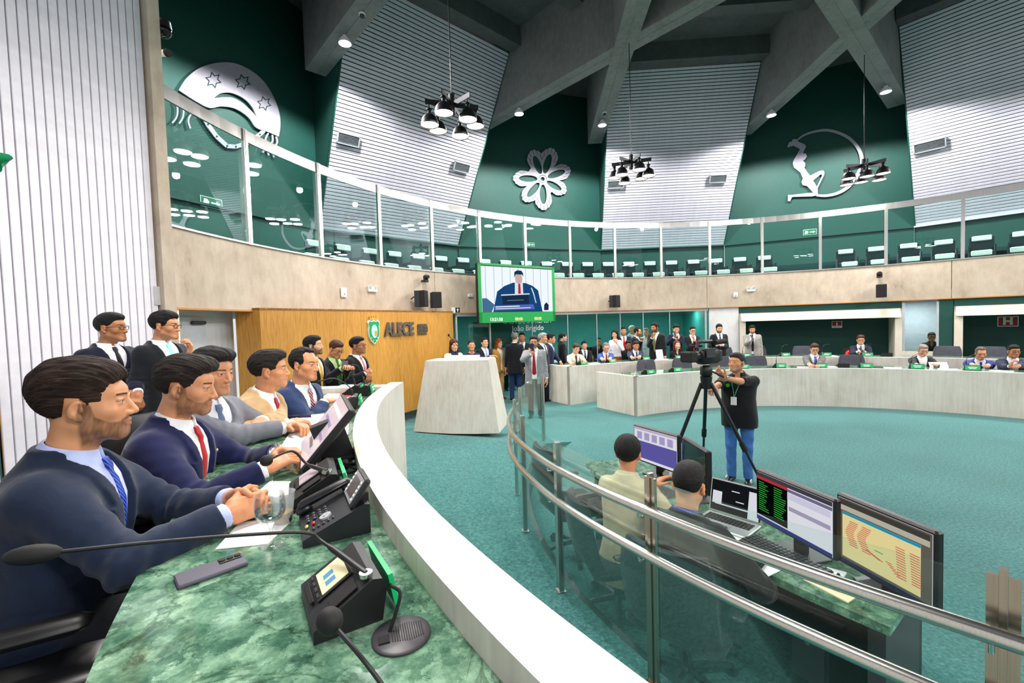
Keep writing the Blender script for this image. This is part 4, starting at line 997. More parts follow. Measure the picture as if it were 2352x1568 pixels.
# ------------------------------------------------------------ pit desk for the staff
O_ = pol(4.35, -158, 0); pdk = thing('staff_desk', 'curved staff desk with green marble top in the sunken pit', 'desk', O_)
sub(MB().ring(3.98, 4.68, -174, -143.6, .70, .74, 30), O_).build('marble_top', MARBLE, pdk)
sub(MB().ring(4.0, 4.05, -173.6, -144, 0, .70, 24), O_).build('modesty_panel', BLACKP, pdk)
for a in (-173.4, -158.5, -144.4): sub(MB().ring(4.05, 4.6, a-.4, a+.4, 0, .70, 1), O_).build('side_panel', GREYP, pdk)
PZ = .741
pc = thing('computer_tower', 'black computer tower under the near end of the staff desk', 'computer', pol(4.32, -148.2, 0), math.radians(-148))
MB().cbox((0, 0, .22), (.42, .18, .43), .01).build('case', BLACKP, pc); MB().box((.213, 0, .30), (.004, .15, .22)).build('front_panel', GREYP, pc); MB().cyl((.212, 0, .39), (.218, 0, .39), .012, n=10).build('power_button', CHROME, pc)
# ------------------------------------------------------------ lettering
def text(s, size, M, mat, parent=None, extrude=.004, name='lettering', align='CENTER', **tg):
    c = bpy.data.curves.new(name, 'FONT'); c.body = s; c.size = size; c.extrude = extrude; c.align_x = align; c.align_y = 'CENTER'; c.materials.append(mat); c.resolution_u = 3
    if 'bold' in tg: c.offset = tg.pop('bold')
    if 'sx' in tg: M = M @ Matrix.Diagonal((tg.pop('sx'), 1, 1, 1))
    o = bpy.data.objects.new(name, c); COL.objects.link(o)
    me = bpy.data.meshes.new_from_object(o.evaluated_get(bpy.context.evaluated_depsgraph_get())); bpy.data.objects.remove(o)
    o = bpy.data.objects.new(name, me); COL.objects.link(o)
    if parent is not None: o.parent = parent
    o.matrix_basis = M; return o
def frame_m(p, x, z):
    """matrix: local x along x, local y along z (up), local z out of the face"""
    x = Vector(x).normalized(); y = Vector(z).normalized(); n = x.cross(y).normalized(); y = n.cross(x)
    M = Matrix((x, y, n)).transposed().to_4x4(); M.translation = Vector(p); return M
def flat_shape(pts2, M, t=.02, holes=()):
    """flat plate from outline (2D, in plane of M) with thickness"""
    mb = MB(); mb.prism(pts2, 0, t, M=M); return mb

# ------------------------------------------------------------ emblems on the green walls
def bay_frame(k, px, py):
    a, b, s, n = BAY[k]; p = on_plane(px, py, a, n) - n*.05; return p, s, n, frame_m(p, s, (0, 0, 1))
def to_wall(k, pts, p, s, n):
    out = []
    for x, y in pts: q = on_plane(x, y, p, n) - p; out.append((q.dot(s), q.z))
    return out
def curve_poly(name, loops, M, mat, t, parent):
    c = bpy.data.curves.new(name, 'CURVE'); c.dimensions = '2D'; c.fill_mode = 'BOTH'; c.extrude = t/2; c.materials.append(mat)
    for lp in loops:
        sp = c.splines.new('POLY'); sp.points.add(len(lp)-1); sp.use_cyclic_u = True
        for pt, q in zip(sp.points, lp): pt.co = (q[0], q[1], 0, 1)
    o = bpy.data.objects.new(name, c); COL.objects.link(o); o.parent = parent; o.matrix_basis = M @ Matrix.Translation((0, 0, t/2))
    # turn into a mesh so that the plate is plain geometry
    dg = bpy.context.evaluated_depsgraph_get(); me = bpy.data.meshes.new_from_object(o.evaluated_get(dg)); me.name = name
    for i, m in enumerate([mat]):
        if not me.materials: me.materials.append(m)
    r = bpy.data.objects.new(name, me); COL.objects.link(r); r.parent = parent; r.matrix_basis = o.matrix_basis; bpy.data.objects.remove(o); return r
def arcpts(p0, p1, bulge, n=12):
    p0, p1 = np.array(p0, float), np.array(p1, float); d = p1-p0; nn = np.array([-d[1], d[0]]); return [tuple(p0 + d*t + nn*bulge*4*t*(1-t)) for t in np.linspace(0, 1, n)]
def spline(pts, n=8, closed=False):
    P = [np.array(p, float) for p in pts]; m = len(P); out = []
    for i in range(m if closed else m-1):
        a, b, c, d = [P[(i+j) % m] if closed else P[min(max(i+j, 0), m-1)] for j in (-1, 0, 1, 2)]
        for t in np.linspace(0, 1, n, endpoint=False): out.append(tuple(.5*((2*b) + (c-a)*t + (2*a-5*b+4*c-d)*t*t + (3*b-a-3*c+d)*t**3)))
    if not closed: out.append(tuple(P[-1]))
    return out
def c4(x, y): return (340 + x/2.8, 60 + y/2.8)
def ribbon(pts, w):
    P = np.array(pts, float); T = np.gradient(P, axis=0); T /= np.linalg.norm(T, axis=1)[:, None]; Nn = np.stack([-T[:, 1], T[:, 0]], 1)*w/2; return [tuple(q) for q in P+Nn] + [tuple(q) for q in (P-Nn)[::-1]]
# hat
p, s, n, M = bay_frame(1, 525, 240); e1 = thing('wall_emblem', 'pale metal emblem of a round leather hat with three stars on green wall', 'emblem', p)
M0 = M.copy(); M0.translation = (0, 0, 0); tw_ = lambda pts: to_wall(1, pts, p, s, n)
crown = spline([c4(192, 415), c4(240, 340), c4(320, 275), c4(430, 240), c4(545, 240), c4(650, 285), c4(735, 355), c4(800, 455), c4(838, 560), c4(845, 640), c4(835, 712)], 8)
brim = spline([c4(835, 712), c4(760, 680), c4(690, 655), c4(640, 590), c4(560, 535), c4(470, 518), c4(390, 528), c4(300, 485), c4(230, 440), c4(192, 415)], 6)
slot = spline([c4(415, 466), c4(460, 435), c4(530, 432), c4(610, 468), c4(665, 525), c4(692, 585)], 6) + spline([c4(692, 585), c4(650, 540), c4(590, 490), c4(520, 460), c4(415, 466)], 6)[1:-1]
def star(cx, cy, R, r, rot=.3): return [c4(cx + (R if i % 2 == 0 else r)*math.cos(rot+i*PI/6), cy + (R if i % 2 == 0 else r)*math.sin(rot+i*PI/6)) for i in range(12)]
holes = [tw_(slot)]
curve_poly('hat_crown', [tw_(crown+brim[1:-1])] + holes, M0, ALU, .04, e1)
for cx, cy, R in ((413, 350, 56), (602, 362, 54), (740, 500, 50)):
    st = curve_poly('star', [tw_(star(cx, cy, R, R*.56)), tw_(star(cx, cy, R*.76, R*.43))], M0 @ Matrix.Translation((0, 0, .04)), plain('#0a3a36', .7), .004, e1)
strap = [c4(345, 575), c4(380, 634), c4(437, 711), c4(504, 772), c4(560, 776), c4(640, 750), c4(715, 698), c4(742, 672)]
for a_, b_ in zip(strap[:-1], strap[1:]): curve_poly('strap_piece', [tw_(ribbon([a_, ((a_[0]+b_[0])/2, (a_[1]+b_[1])/2), b_], 9.5))], M0, ALU, .03, e1)
for q in strap[1:-1:1]: curve_poly('rivet', [tw_([(q[0]+2.4*math.cos(a), q[1]+2.4*math.sin(a)) for a in np.linspace(0, 2*PI, 11)[:-1]])], M0 @ Matrix.Translation((0, 0, .03)), plain('#0a3a36', .7), .004, e1)
for pts in ([(175, 488), (186, 540), (178, 590), (150, 625)], [(222, 512), (224, 560), (215, 600), (195, 628)], [(287, 550), (262, 585), (255, 615), (268, 660)], [(770, 690), (752, 725), (757, 770), (732, 815)], [(795, 700), (797, 740), (768, 790), (772, 833)], [(820, 710), (826, 750), (800, 800), (806, 845)]):
    curve_poly('tassel', [tw_(ribbon(spline([c4(*q) for q in pts], 5), 3.6))], M0, ALU, .03, e1)
# flower
def c6(x, y): return (1120 + x/4.126, 280 + y/4.126)
p, s, n, M = bay_frame(2, 1245, 411); e2 = thing('wall_emblem', 'pale metal emblem of a seven petal lace flower on green wall', 'emblem', p)
M0 = M.copy(); M0.translation = (0, 0, 0); tw_ = lambda pts: to_wall(2, pts, p, s, n)
cx0, cy0 = 518, 543; petals = [(-1.92, 285), (-1.27, 300), (-.35, 275), (.52, 250), (1.53, 290), (2.28, 270), (3.17, 275)]; outl = []
for a in np.linspace(-PI, PI, 253)[:-1]:
    rr = 150
    for pa, pr in petals:
        da = (a-pa+PI) % (2*PI) - PI
        if abs(da) < .47: rr = max(rr, pr*float(np.interp(abs(da), [0, .05, .10, .125, .16, .20, .235, .27, .32, .36, .42, .47], [1.0, 1.02, .99, .95, .955, .94, .885, .87, .83, .77, .62, .5])))
    outl.append(c6(cx0 + rr*math.cos(a), cy0 + rr*math.sin(a)))
holes = [tw_([c6(cx0 + r*(.50 + .32*math.cos(t))*math.cos(a) - r*.115*math.sin(t)*math.sin(a), cy0 + r*(.50 + .32*math.cos(t))*math.sin(a) + r*.115*math.sin(t)*math.cos(a)) for t in np.linspace(0, 2*PI, 25)[:-1]]) for a, r in petals]
holes += [tw_([c6(cx0 + 20*math.cos(t), cy0 + 20*math.sin(t)) for t in np.linspace(0, 2*PI, 13)[:-1]])]
curve_poly('flower_plate', [tw_(outl)] + holes, M0, ALU, .04, e2)
DKG = plain('#0a3a36', .7)
curve_poly('centre_ring', [tw_([c6(cx0 + 39*math.cos(t), cy0 + 39*math.sin(t)) for t in np.linspace(0, 2*PI, 25)[:-1]]), tw_([c6(cx0 + 34*math.cos(t), cy0 + 34*math.sin(t)) for t in np.linspace(0, 2*PI, 25)[:-1]])], M0 @ Matrix.Translation((0, 0, .04)), DKG, .004, e2)
for a, r in petals:
    for da, r0_, r1_ in ((-.30, .62, .72), (-.24, .70, .84), (-.13, .80, .95), (.0, .86, .98), (.13, .80, .95), (.24, .70, .84), (.30, .62, .72)):
        q0, q1 = [c6(cx0 + r*k*math.cos(a+da), cy0 + r*k*math.sin(a+da)) for k in (r0_, r1_)]
        curve_poly('vein', [tw_(ribbon([q0, ((q0[0]+q1[0])/2, (q0[1]+q1[1])/2), q1], .9))], M0 @ Matrix.Translation((0, 0, .04)), DKG, .004, e2)
# kneeling archer
def c7(x, y): return (1640 + x/2.903, 100 + y/2.903)
p, s, n, M = bay_frame(3, 1890, 380); e3 = thing('wall_emblem', 'pale metal emblem of a kneeling figure bending a bow on green wall', 'emblem', p)
M0 = M.copy(); M0.translation = (0, 0, 0); tw_ = lambda pts: to_wall(3, pts, p, s, n)
body = [(487, 690), (500, 660), (520, 655), (522, 642), (545, 638), (552, 652), (605, 675), (612, 690), (592, 735), (612, 735), (618, 755), (605, 775), (592, 782), (608, 800), (608, 820), (600, 828), (622, 860), (640, 882), (700, 852), (725, 847), (735, 858), (733, 878), (690, 965), (692, 1005), (680, 1012), (655, 990), (620, 952), (590, 945), (582, 925), (592, 900), (575, 862), (532, 828), (524, 800), (530, 780), (552, 742), (572, 705), (528, 682), (505, 688), (497, 695)]
thigh = [(660, 915), (712, 872), (720, 880), (684, 955), (672, 935)]
curve_poly('figure', [tw_([c7(*q) for q in body]), tw_([c7(*q) for q in thigh])], M0, ALU, .04, e3)
curve_poly('figure_foot', [tw_([c7(*q) for q in [(690, 1012), (655, 1020), (520, 1024), (512, 1040), (508, 1052), (492, 1052), (492, 1010), (520, 1010), (600, 1000), (660, 995)]])], M0, ALU, .04, e3)
bow = spline([(548, 650), (600, 612), (680, 586), (760, 580), (850, 605), (920, 650), (970, 720), (985, 800), (960, 870), (900, 950), (830, 995), (750, 1015), (680, 1012)], 6); wd = np.interp(np.linspace(0, 1, len(bow)), [0, .3, .6, 1], [3, 6.2, 9.5, 5])
P_ = np.array([c7(*q) for q in bow]); T_ = np.gradient(P_, axis=0); T_ /= np.linalg.norm(T_, axis=1)[:, None]; Nn = np.stack([-T_[:, 1], T_[:, 0]], 1)*wd[:, None]/2
curve_poly('bow', [tw_([tuple(q) for q in P_+Nn] + [tuple(q) for q in (P_-Nn)[::-1]])], M0, ALU, .035, e3)

# ------------------------------------------------------------ hanging lamps
def make_chandelier(label):
    t = thing('chandelier', label, 'chandelier')
    MB().cyl((0, 0, 0), (0, 0, .34), .055, n=20).build('hub', BLACKP, t, smooth=True); MB().cyl((0, 0, .34), (0, 0, 3.0), .009, n=8).build('rod', BLACKP, t)
    for k in range(6):
        a = k*PI/3 + .2; R = Matrix.Rotation(a, 3, 'Z'); c, s = math.cos(a), math.sin(a); rr = .41 if k % 2 == 0 else .40; zo = -.07 if k % 2 == 0 else -.13
        MB().box(R @ Vector((.24, 0, .17)), (.46, .018, .085), M=R).build('arm', BLACKP, t)
        lamp = MB(); o = R @ Vector((rr, 0, 0)); z = zo
        prof = [(.0, .19), (.036, .19), (.046, .175), (.046, .165), (.030, .155), (.034, .10), (.055, .088), (.095, .060), (.128, .015), (.150, -.045), (.158, -.095), (.160, -.10), (.154, -.10), (.145, -.045), (.122, .010), (.09, .050), (.04, .075), (0, .078)]
        lamp.lathe([(r, z+h) for r, h in prof], (o.x, o.y, 0), 22); lamp.cyl((o.x, o.y, z+.19), (o.x, o.y, .15), .012, n=8)
        l = lamp.build('lamp_shade', BLACKP, t, smooth=True)
        MB().lathe([(.0, z-.060), (.10, z-.065), (.1495, z-.082), (.10, z-.094), (.0, z-.098)], (o.x, o.y, 0), 20).build('bulb', emit_mat('#fff3e6', 9.0), l, smooth=True)
    return t
chd = None
for r, a, lb, rot in ((7.05, 152.1, 'black six lamp chandelier in front of the left slatted wall', .1), (6.78, 109.4, 'black six lamp chandelier in front of the middle slatted wall', .5), (6.6, 62.9, 'black six lamp chandelier in front of the kneeling figure emblem', .85),
                      (6.8, 17, 'black six lamp chandelier out over the right of the hall', .2), (6.8, -29, 'black six lamp chandelier over the near right of the hall', 0), (6.8, 198, 'black six lamp chandelier over the presiding desk', 0), (6.8, -74, 'black six lamp chandelier above the near side of the hall', .3), (6.8, 243, 'black six lamp chandelier above the photographer', .3)):
    z = 5.75; hub = {152.1: (1038, 240), 109.4: (1450, 372), 62.9: (1985, 380)}.get(a)
    if hub: hp = at_z(*hub, z+.17); r, a = rad_of(hp), angle_of(hp)
    if chd is None: chd = o = make_chandelier(lb)
    else: o = dup(chd, lb)
    o.location = pol(r, a, z); o.rotation_euler = (0, 0, rot); o['group'] = 'hanging chandeliers'
    for k in range(6):
        ak = k*PI/3 + .2 + rot; q = pol(r, a, z) + Vector((.405*math.cos(ak), .405*math.sin(ak), (-.07 if k % 2 == 0 else -.13)-.112))
        light('chandelier_glow', 'AREA', q, CH_W/6, (1, .95, .90), target=q - Vector((0, 0, 1)), size=.27, shape='DISK')
# floodlights at the foot of the beams
sf = None; nm = {(4, -1): 'on the left beam of the wall right of the frame', (4, 1): 'on the right beam of the wall right of the frame', (5, -1): 'on the left beam of the last wall at the right', (5, 1): 'on the right beam of the last wall at the right', (0, 1): 'on the far left beam', (1, -1): 'on the beam left of the left slatted wall', (1, 1): 'on the beam right of the left slatted wall', (2, -1): 'on the beam left of the middle slatted wall', (2, 1): 'on the beam right of the middle slatted wall', (3, -1): 'on the beam left of the right slatted wall', (3, 1): 'on the far right beam'}
for k, sd, p, d in BEAMS:
    q = p + d*.95 + Vector((0, 0, -.06)); lb = 'white floodlight ' + nm[(k, sd)]
    if sf is None:
        sf = o = thing('floodlight', lb, 'light'); MB().cyl((0, 0, .0), (0, 0, .06), .05, n=14).build('mount', WHITEP, o); h = MB().lathe([(0, .0), (.09, 0), (.13, -.05), (.145, -.12), (.135, -.12), (.11, -.05), (.0, -.02)], n=20).build('housing', WHITEP, o, smooth=True)
        MB().sphere((0, 0, -.10), (.12, .12, .05), 16, 8).build('lens', emit_mat('#ffffff', 30.0), h, smooth=True)
    else: o = dup(sf, lb)
    o.location = q; o['group'] = 'floodlights on the beams'
    light('floodlight_beam', 'SPOT', q + Vector((0, 0, -.2)), SP_W, (1, .99, .98), target=q + d*.2 + Vector((0, 0, -5)), spot_size=2.9, spot_blend=.25, shadow_soft_size=.12)
# ------------------------------------------------------------ vents on the slats
vt = None
for k, px, py, w, h, lb in ((1, 800, 320, .62, .30, 'grey air vent at the left of the left slatted wall'), (1, 1060, 384, .62, .30, 'grey air vent at the right of the left slatted wall'), (2, 1414, 423, .62, .30, 'grey air vent at the left of the middle slatted wall'), (2, 1649, 410, .62, .30, 'grey air vent at the right of the middle slatted wall'), (3, 2135, 334, .75, .32, 'grey air vent on the right slatted wall')):
    bl, br, tl, tr, n, s, up = CR[k]; npl = s.cross(up).normalized(); npl = -npl if npl.dot(n) > 0 else npl
    p = on_plane(px, py, bl + npl*.03, npl); M = Matrix((s, up, npl)).transposed().to_4x4(); M.translation = p
    v = thing('air_vent', lb, 'vent', M=M, group='vents on the slatted walls'); W2, H2 = w, h
    for a, b in (((0, H2/2-.015, .02), (W2, .03, .05)), ((0, -H2/2+.015, .02), (W2, .03, .05)), ((W2/2-.015, 0, .02), (.03, H2, .05)), ((-W2/2+.015, 0, .02), (.03, H2, .05))): MB().box(a, b).build('frame', plain('#9b9fa3', .5), v)
    MB().box((0, 0, .0), (W2-.03, H2-.03, .02)).build('backing', GREYP, v)
    for j in range(7): MB().box((0, -H2/2+.05+j*(H2-.1)/6, .022), (W2-.06, .028, .006), M=Matrix.Rotation(.6, 3, 'X')).build('vane', plain('#757c81', .5), v)
# ------------------------------------------------------------ hanging screen
th = 125.0; ps = pol(8.86, th, 0); nr = Vector((-math.cos(math.radians(th)), -math.sin(math.radians(th)), 0)); sx = Vector((0, 0, 1)).cross(nr)     # to the right when facing the screen
def on_s(px, py, d=0.): return on_plane(px, py, ps + nr*d, nr)
tl, br_ = on_s(1096, 605), on_s(1276, 737); c = (tl+br_)/2; wS = abs((br_-tl).dot(sx)); hS = 1.52; c.z = (on_s(1186, 608).z + on_s(1186, 740).z)/2; hS = on_s(1186, 608).z - on_s(1186, 740).z
MS = frame_m(c, sx, (0, 0, 1)); tv = thing('hanging_screen', 'large hanging screen with bright green border showing a man in blue suit', 'screen', M=MS)
GRB = plain('#0a8a3e', .4, emit=.35)
MB().cbox((0, 0, -.06), (wS, hS, .12), .01).build('casing', BLACKP, tv)
for a, b in (((0, hS/2-.03, .004), (wS-.01, .05, .01)), ((0, -hS/2+.14, .004), (wS-.01, .27, .01)), ((-wS/2+.05, 0, .004), (.09, hS-.02, .01)), ((wS/2-.05, 0, .004), (.09, hS-.02, .01))): MB().box(a, b).build('green_border', GRB, tv)
iw, ih, y0 = wS-.2, hS-.36, .10
pic = MB().box((0, y0, .004), (iw, ih, .008)).build('picture', emit_mat('#e9f1f8', 1.25), tv)
def pq(pts, hexc, e=1.0, z=.010, nm='picture_shape'): MB().prism([((x-.5)*iw, y0+(y-.5)*ih) for x, y in pts], z, z+.0015).build(nm, emit_mat(hexc, e), pic)
for k in range(9): pq([(.05+k*.11, 0.2), (.056+k*.11, 0.2), (.056+k*.11, 1), (.05+k*.11, 1)], '#a9bccb', 1, .0085, 'picture_line')
el = lambda cx, cy, rx, ry: [(cx+rx*math.cos(t), cy+ry*math.sin(t)) for t in np.linspace(0, 2*PI, 15)[:-1]]
pq([(.14, .0), (.20, .45), (.30, .58), (.42, .66), (.60, .66), (.70, .60), (.78, .50), (.84, 0)], '#1d4f86', .9, .0095)
pq([(.44, .40), (.56, .40), (.555, .68), (.445, .68)], '#dfe8f2', 1.1, .0112); pq([(.485, .36), (.525, .36), (.52, .64), (.492, .64)], '#c0303a', 1, .0128)
pq(el(.5, .76, .052, .125), '#d3b0a8', 1.1, .0128); pq([(.437, .77), (.44, .90), (.48, .945), (.54, .94), (.565, .88), (.565, .80), (.55, .85), (.46, .85)], '#14405e', .9, .0144)
pq([(.27, .16), (.64, .18), (.635, .40), (.26, .36)], '#1c3350', .9, .0146); pq([(.25, .36), (.65, .40), (.65, .425), (.25, .385)], '#e8eef5', 1.1, .0162); pq([(.33, .25), (.56, .265), (.56, .275), (.33, .26)], '#8fa6bd', 1, .0162)
pq([(.0, .0), (.12, 0), (.16, .16), (.06, .30), (.0, .30)], '#4d7da3', .9, .0147); pq([(.15, .03), (.72, .06), (.70, .17), (.17, .14)], '#5a6fc4', 1, .0164); pq([(.17, .10), (.50, .12), (.50, .14), (.17, .12)], '#f3f5fa', 1.2, .018); pq([(.17, .06), (.66, .085), (.66, .10), (.17, .075)], '#f3f5fa', 1.2, .018)
pq([(.67, .55), (.70, .42), (.735, .20), (.75, .20), (.715, .44), (.685, .56)], '#c8dcea', 1.1, .0166); pq([(.86, .03), (.93, .03), (.935, .16), (.90, .22), (.865, .16)], '#2c2f60', .9, .0166)
for x, s_, h_ in ((-.52, '13:21:58', '#ffffff'), (-.02, '00:00', '#ffe9a0'), (.43, '00:00', '#ffe9a0')): text(s_, .115, Matrix.Translation((x*wS/1.75, -hS/2+.085, .012)), emit_mat(h_, 1.3), tv, .001, 'clock_digits', bold=.003)
MB().box((0, .2, -.28), (.3, .3, .36)).build('wall_bracket', GREYP, tv)
# ------------------------------------------------------------ letters and crest on the oak wall
un = Vector((u_.x, u_.y, 0)); nw = Vector((u_.y, -u_.x, 0))
def on_o(px, py): return on_plane(px, py, Vector((A_.x, A_.y, 0)), nw)
q0, q1 = on_o(880, 757), on_o(950, 757); c = (q0+q1)/2; hL = on_o(915, 744).z - on_o(915, 773).z
sg = thing('wall_lettering', 'grey metal lettering beside the crest on the oak wall', 'sign', c)
text('ALECE', hL/.69, frame_m(nw*.012, un, (0, 0, 1)), plain('#6e6a66', .35, .5), sg, .03, 'letters', bold=.012, sx=(q1-q0).length/(hL/.69*3.02))
c2 = on_o(970, 756) - c
for i, t_ in enumerate(('ASSEMBLEIA', 'LEGISLATIVA', 'DO ESTADO', 'DO CEARA')): text(t_, hL*.27, frame_m(c2 + nw*.008 - un*.18 + Vector((0, 0, hL*(.34-.24*i))), un, (0, 0, 1)), plain('#6e6a66', .35, .5), sg, .012, 'small_letters', 'LEFT', bold=.004, sx=.86)
c = on_o(857, 762); cr = thing('wall_crest', 'green and white shield crest with small golden castle on top on the oak wall', 'crest', c); M_ = frame_m((0, 0, 0), un, (0, 0, 1))
def shield(k): return [(x*k, y*k-.0) for x, y in ((-.13, .16), (-.10, .20), (-.05, .185), (0, .20), (.05, .185), (.10, .20), (.13, .16), (.115, .10), (.125, .02), (.115, -.07), (.07, -.15), (0, -.21), (-.07, -.15), (-.115, -.07), (-.125, .02), (-.115, .10))]
q = c - on_o(857, 785); k_ = 1.18
MB().prism(shield(k_)[::-1], 0, .03, M=M_).build('shield_edge', plain('#e8ece8', .4), cr); MB().prism(shield(k_*.9)[::-1], .03, .036, M=M_).build('shield_field', plain('#12a05a', .4), cr)
MB().prism([(x*.8*k_, y*k_) for x, y in el(0, .01, .085, .115)], .036, .042, M=M_).build('oval', plain('#bfe6ee', .4), cr)
MB().prism([(.0, -.09), (.07, -.06), (.07, .02), (.0, .02)], .042, .046, M=M_).build('inner_badge', plain('#d8a040', .4), cr)
for i in range(5): MB().prism([(x*.9, y) for x, y in el((-.075+.0375*i)*k_, (-.10-.045*(2-abs(i-2)))*k_, .011, .011)], .036, .042, M=M_).build('star', WHITEP, cr)
cas = MB().box((0, .255, .02), (.20, .05, .035), M=None); cas = MB(); cas.prism([(-.10, .235), (.10, .235), (.10, .30), (.075, .30), (.075, .275), (.045, .275), (.045, .315), (.015, .315), (.015, .28), (-.015, .28), (-.015, .315), (-.045, .315), (-.045, .275), (-.075, .275), (-.075, .30), (-.10, .30)], .0, .03, M=M_); cas.build('castle_top', plain('#d9a441', .4), cr)
# ------------------------------------------------------------ things on the balcony front
def on_fascia(px, py, off=0.0): return at_r(px, py, 9.5-off)
def fm(px, py, off=0.0):
    p = on_fascia(px, py, off); a = math.radians(angle_of(p)); return p, a + PI       # direction towards the centre
def loudspeaker(px, py, dr, label, w=.23, h=.37):
    p, a = fm(px, py, .262); t = thing('loudspeaker', label, 'speaker', p, a + PI/2 + math.radians(dr), 'wall loudspeakers')
    MB().prism([(-w/2, .10), (-w/2+.05, -.0), (-w/2, -.13), (w/2, -.13), (w/2, .10)][::-1], -h/2, h/2).build('cabinet', BLACKP, t); MB().cbox((0, -.137, 0), (w-.02, .014, h-.02), .005).build('grille', BLACKM, t)
    MB().tube([(0, .10, .05), (0, .17, .05), (0, .24, .0)], .014, 8).build('bracket', BLACKM, t); return t
loudspeaker(966, 686, 24, 'black wall loudspeaker above the oak wall, left of the pair'); loudspeaker(1001, 689, -30, 'black wall loudspeaker above the oak wall, right of the pair'); loudspeaker(1411, 692, 25, 'black wall loudspeaker above the press room glass'); loudspeaker(2024, 668, 0, 'black wall loudspeaker above the right booth hood', .21, .36)
def dome_cam(px, py, label):
    p, a = fm(px, py, .14); t = thing('video_camera', label, 'camera', p, a + PI/2, 'cameras on the balcony front')
    MB().box((0, .08, .02), (.05, .14, .03)).build('arm', BLACKM, t); MB().cyl((0, 0, -.02), (0, 0, .03), .065, n=18).build('base', BLACKP, t, smooth=True); MB().cbox((0, 0, .075), (.13, .06, .12), .02).build('fork', BLACKP, t, smooth=True); h = MB().sphere((0, -.01, .10), (.06, .075, .06), 14, 10).build('head', BLACKP, t, smooth=True); MB().cyl((0, -.07, .10), (0, -.098, .10), .036, .04, n=16).build('lens', BLACKM, h, smooth=True)
dome_cam(978, 646, 'black remote video camera above the pair of loudspeakers'); dome_cam(2020, 636, 'black remote video camera above the single right loudspeaker')
for px, py, r_, lb in ((788, 672, .075, 'round white access point on the balcony front, left'), (1689, 677, .065, 'round white access point on the balcony front, right')):
    p, a = fm(px, py, .0); t = thing('access_point', lb, 'sensor', p, a + PI/2, 'white devices on the balcony'); MB().cbox((0, -.02, 0), (r_*2, .035, r_*2.6), .03).build('body', WHITEP, t, smooth=True); MB().cyl((0, -.036, -.03), (0, -.042, -.03), .012, n=10).build('status_light', GREYP, t)
for px, py, lb in ((853, 664, 'white emergency lamp box on the balcony front, left'), (1724, 665, 'white emergency lamp box on the balcony front, right'), (1079, 679, 'small white box left of the hanging screen')):
    p, a = fm(px, py, .0); k = 1 if px != 1079 else .6; t = thing('emergency_light', lb, 'lamp', p, a + PI/2, 'white devices on the balcony'); MB().cbox((0, -.03, 0), (.24*k, .06, .12*k), .01).build('body', WHITEP, t)
    for sx_ in (-1, 1): MB().cyl((sx_*.07*k, -.06, .05*k), (sx_*.07*k, -.085, .04*k), .04*k, n=12).build('lamp_head', plain('#d8dadd', .3), t, smooth=True)
# beam sensors
for k, sd, dd in ((1, -1, .35), (2, -1, .5)):
    b = [x for x in BEAMS if x[0] == k and x[1] == sd][0]; q = b[2] + b[3]*(1.9 if k == 1 else 1.5) + Vector((0, 0, -.01)); t = thing('dome_camera', 'small white dome camera on the beam ' + ('left of the left slatted wall' if k == 1 else 'left of the middle slatted wall'), 'camera', q)
    MB().cyl((0, 0, -.03), (0, 0, 0), .07, n=16).build('base', WHITEP, t); MB().sphere((0, 0, -.04), (.055, .055, .06), 14, 8).build('dome', GREYP, t, smooth=True)
# cameras on the edge of the left wall
p = E0 - WD*.10 + WN*.02; p.z = at_d(362, 90, 5.5).z; t = thing('dome_camera', 'black dome camera high on the edge of the white slatted wall', 'camera', p); MB().sphere((0, 0, 0), (.085, .085, .085), 14, 10).build('dome', plain('#08090a', .08), t, smooth=True); MB().cyl((0, 0, .02), (0, 0, .11), .088, .075, n=18).build('housing', BLACKP, t, smooth=True); MB().box((-.13, 0, .09), (.26, .04, .04)).build('arm', BLACKP, t)
p = E0 - WD*.12 + WN*.0; p.z = at_d(362, 137, 5.5).z; t = thing('bullet_camera', 'white bullet camera with black front under the dome camera', 'camera', p); MB().cyl((-.10, .03, .02), (.03, -.01, 0), .038, n=16).build('body', WHITEP, t, smooth=True); MB().cyl((.02, -.007, 0), (.065, -.02, -.005), .043, n=16).build('lens_hood', BLACKM, t, smooth=True); MB().box((-.14, .03, .03), (.2, .03, .03)).build('arm', WHITEP, t)
# wall signs
def sign_at(p, nrm, w, h, base, label, cat='sign'):
    nrm = Vector(nrm); nrm.z = 0; nrm.normalize(); sx_ = Vector((0, 0, 1)).cross(nrm); M = frame_m(p + nrm*.012, sx_, (0, 0, 1)); t = thing('wall_sign', label, cat, M=M); MB().cbox((0, 0, 0), (w, h, .012), .002).build('plate', base, t); return t
EXG = plain('#1c6b4c', .5)
def arrow(t, w, h, col, flip=1):
    MB().prism([(x*w*flip, y*h) for x, y in ((-.02, -.09), (.22, -.09), (.22, -.26), (.42, 0), (.22, .26), (.22, .09), (-.02, .09))][::flip], .006, .009).build('arrow', col, t); MB().prism([(x*w*flip, y*h) for x, y in ((-.40, -.34), (-.18, -.34), (-.10, .05), (-.2, .34), (-.34, .34))][::flip], .006, .009).build('running_figure', col, t)
for k, px, py, w, lb in ((1, 485, 466, .48, 'green exit sign with arrow on the wall below the hat emblem'), (2, 1219, 562, .30, 'green exit sign with arrow on the wall below the flower emblem'), (3, 1860, 533, .42, 'green exit sign with arrow on the wall below the kneeling figure')):
    a, b, s, n = BAY[k]; t = sign_at(on_plane(px, py, a, n) - n*.0, -n, w, w*.5, plain('#cfe8d8', .5), lb); MB().box((0, 0, .007), (w*.94, w*.44, .004)).build('face', EXG, t); arrow(t, w, w*.5*.8, plain('#dff2e6', .5)) if True else 0
for o in [o for o in COL.objects if o.name.startswith(('arrow', 'running_figure'))]: o.location.z = .004
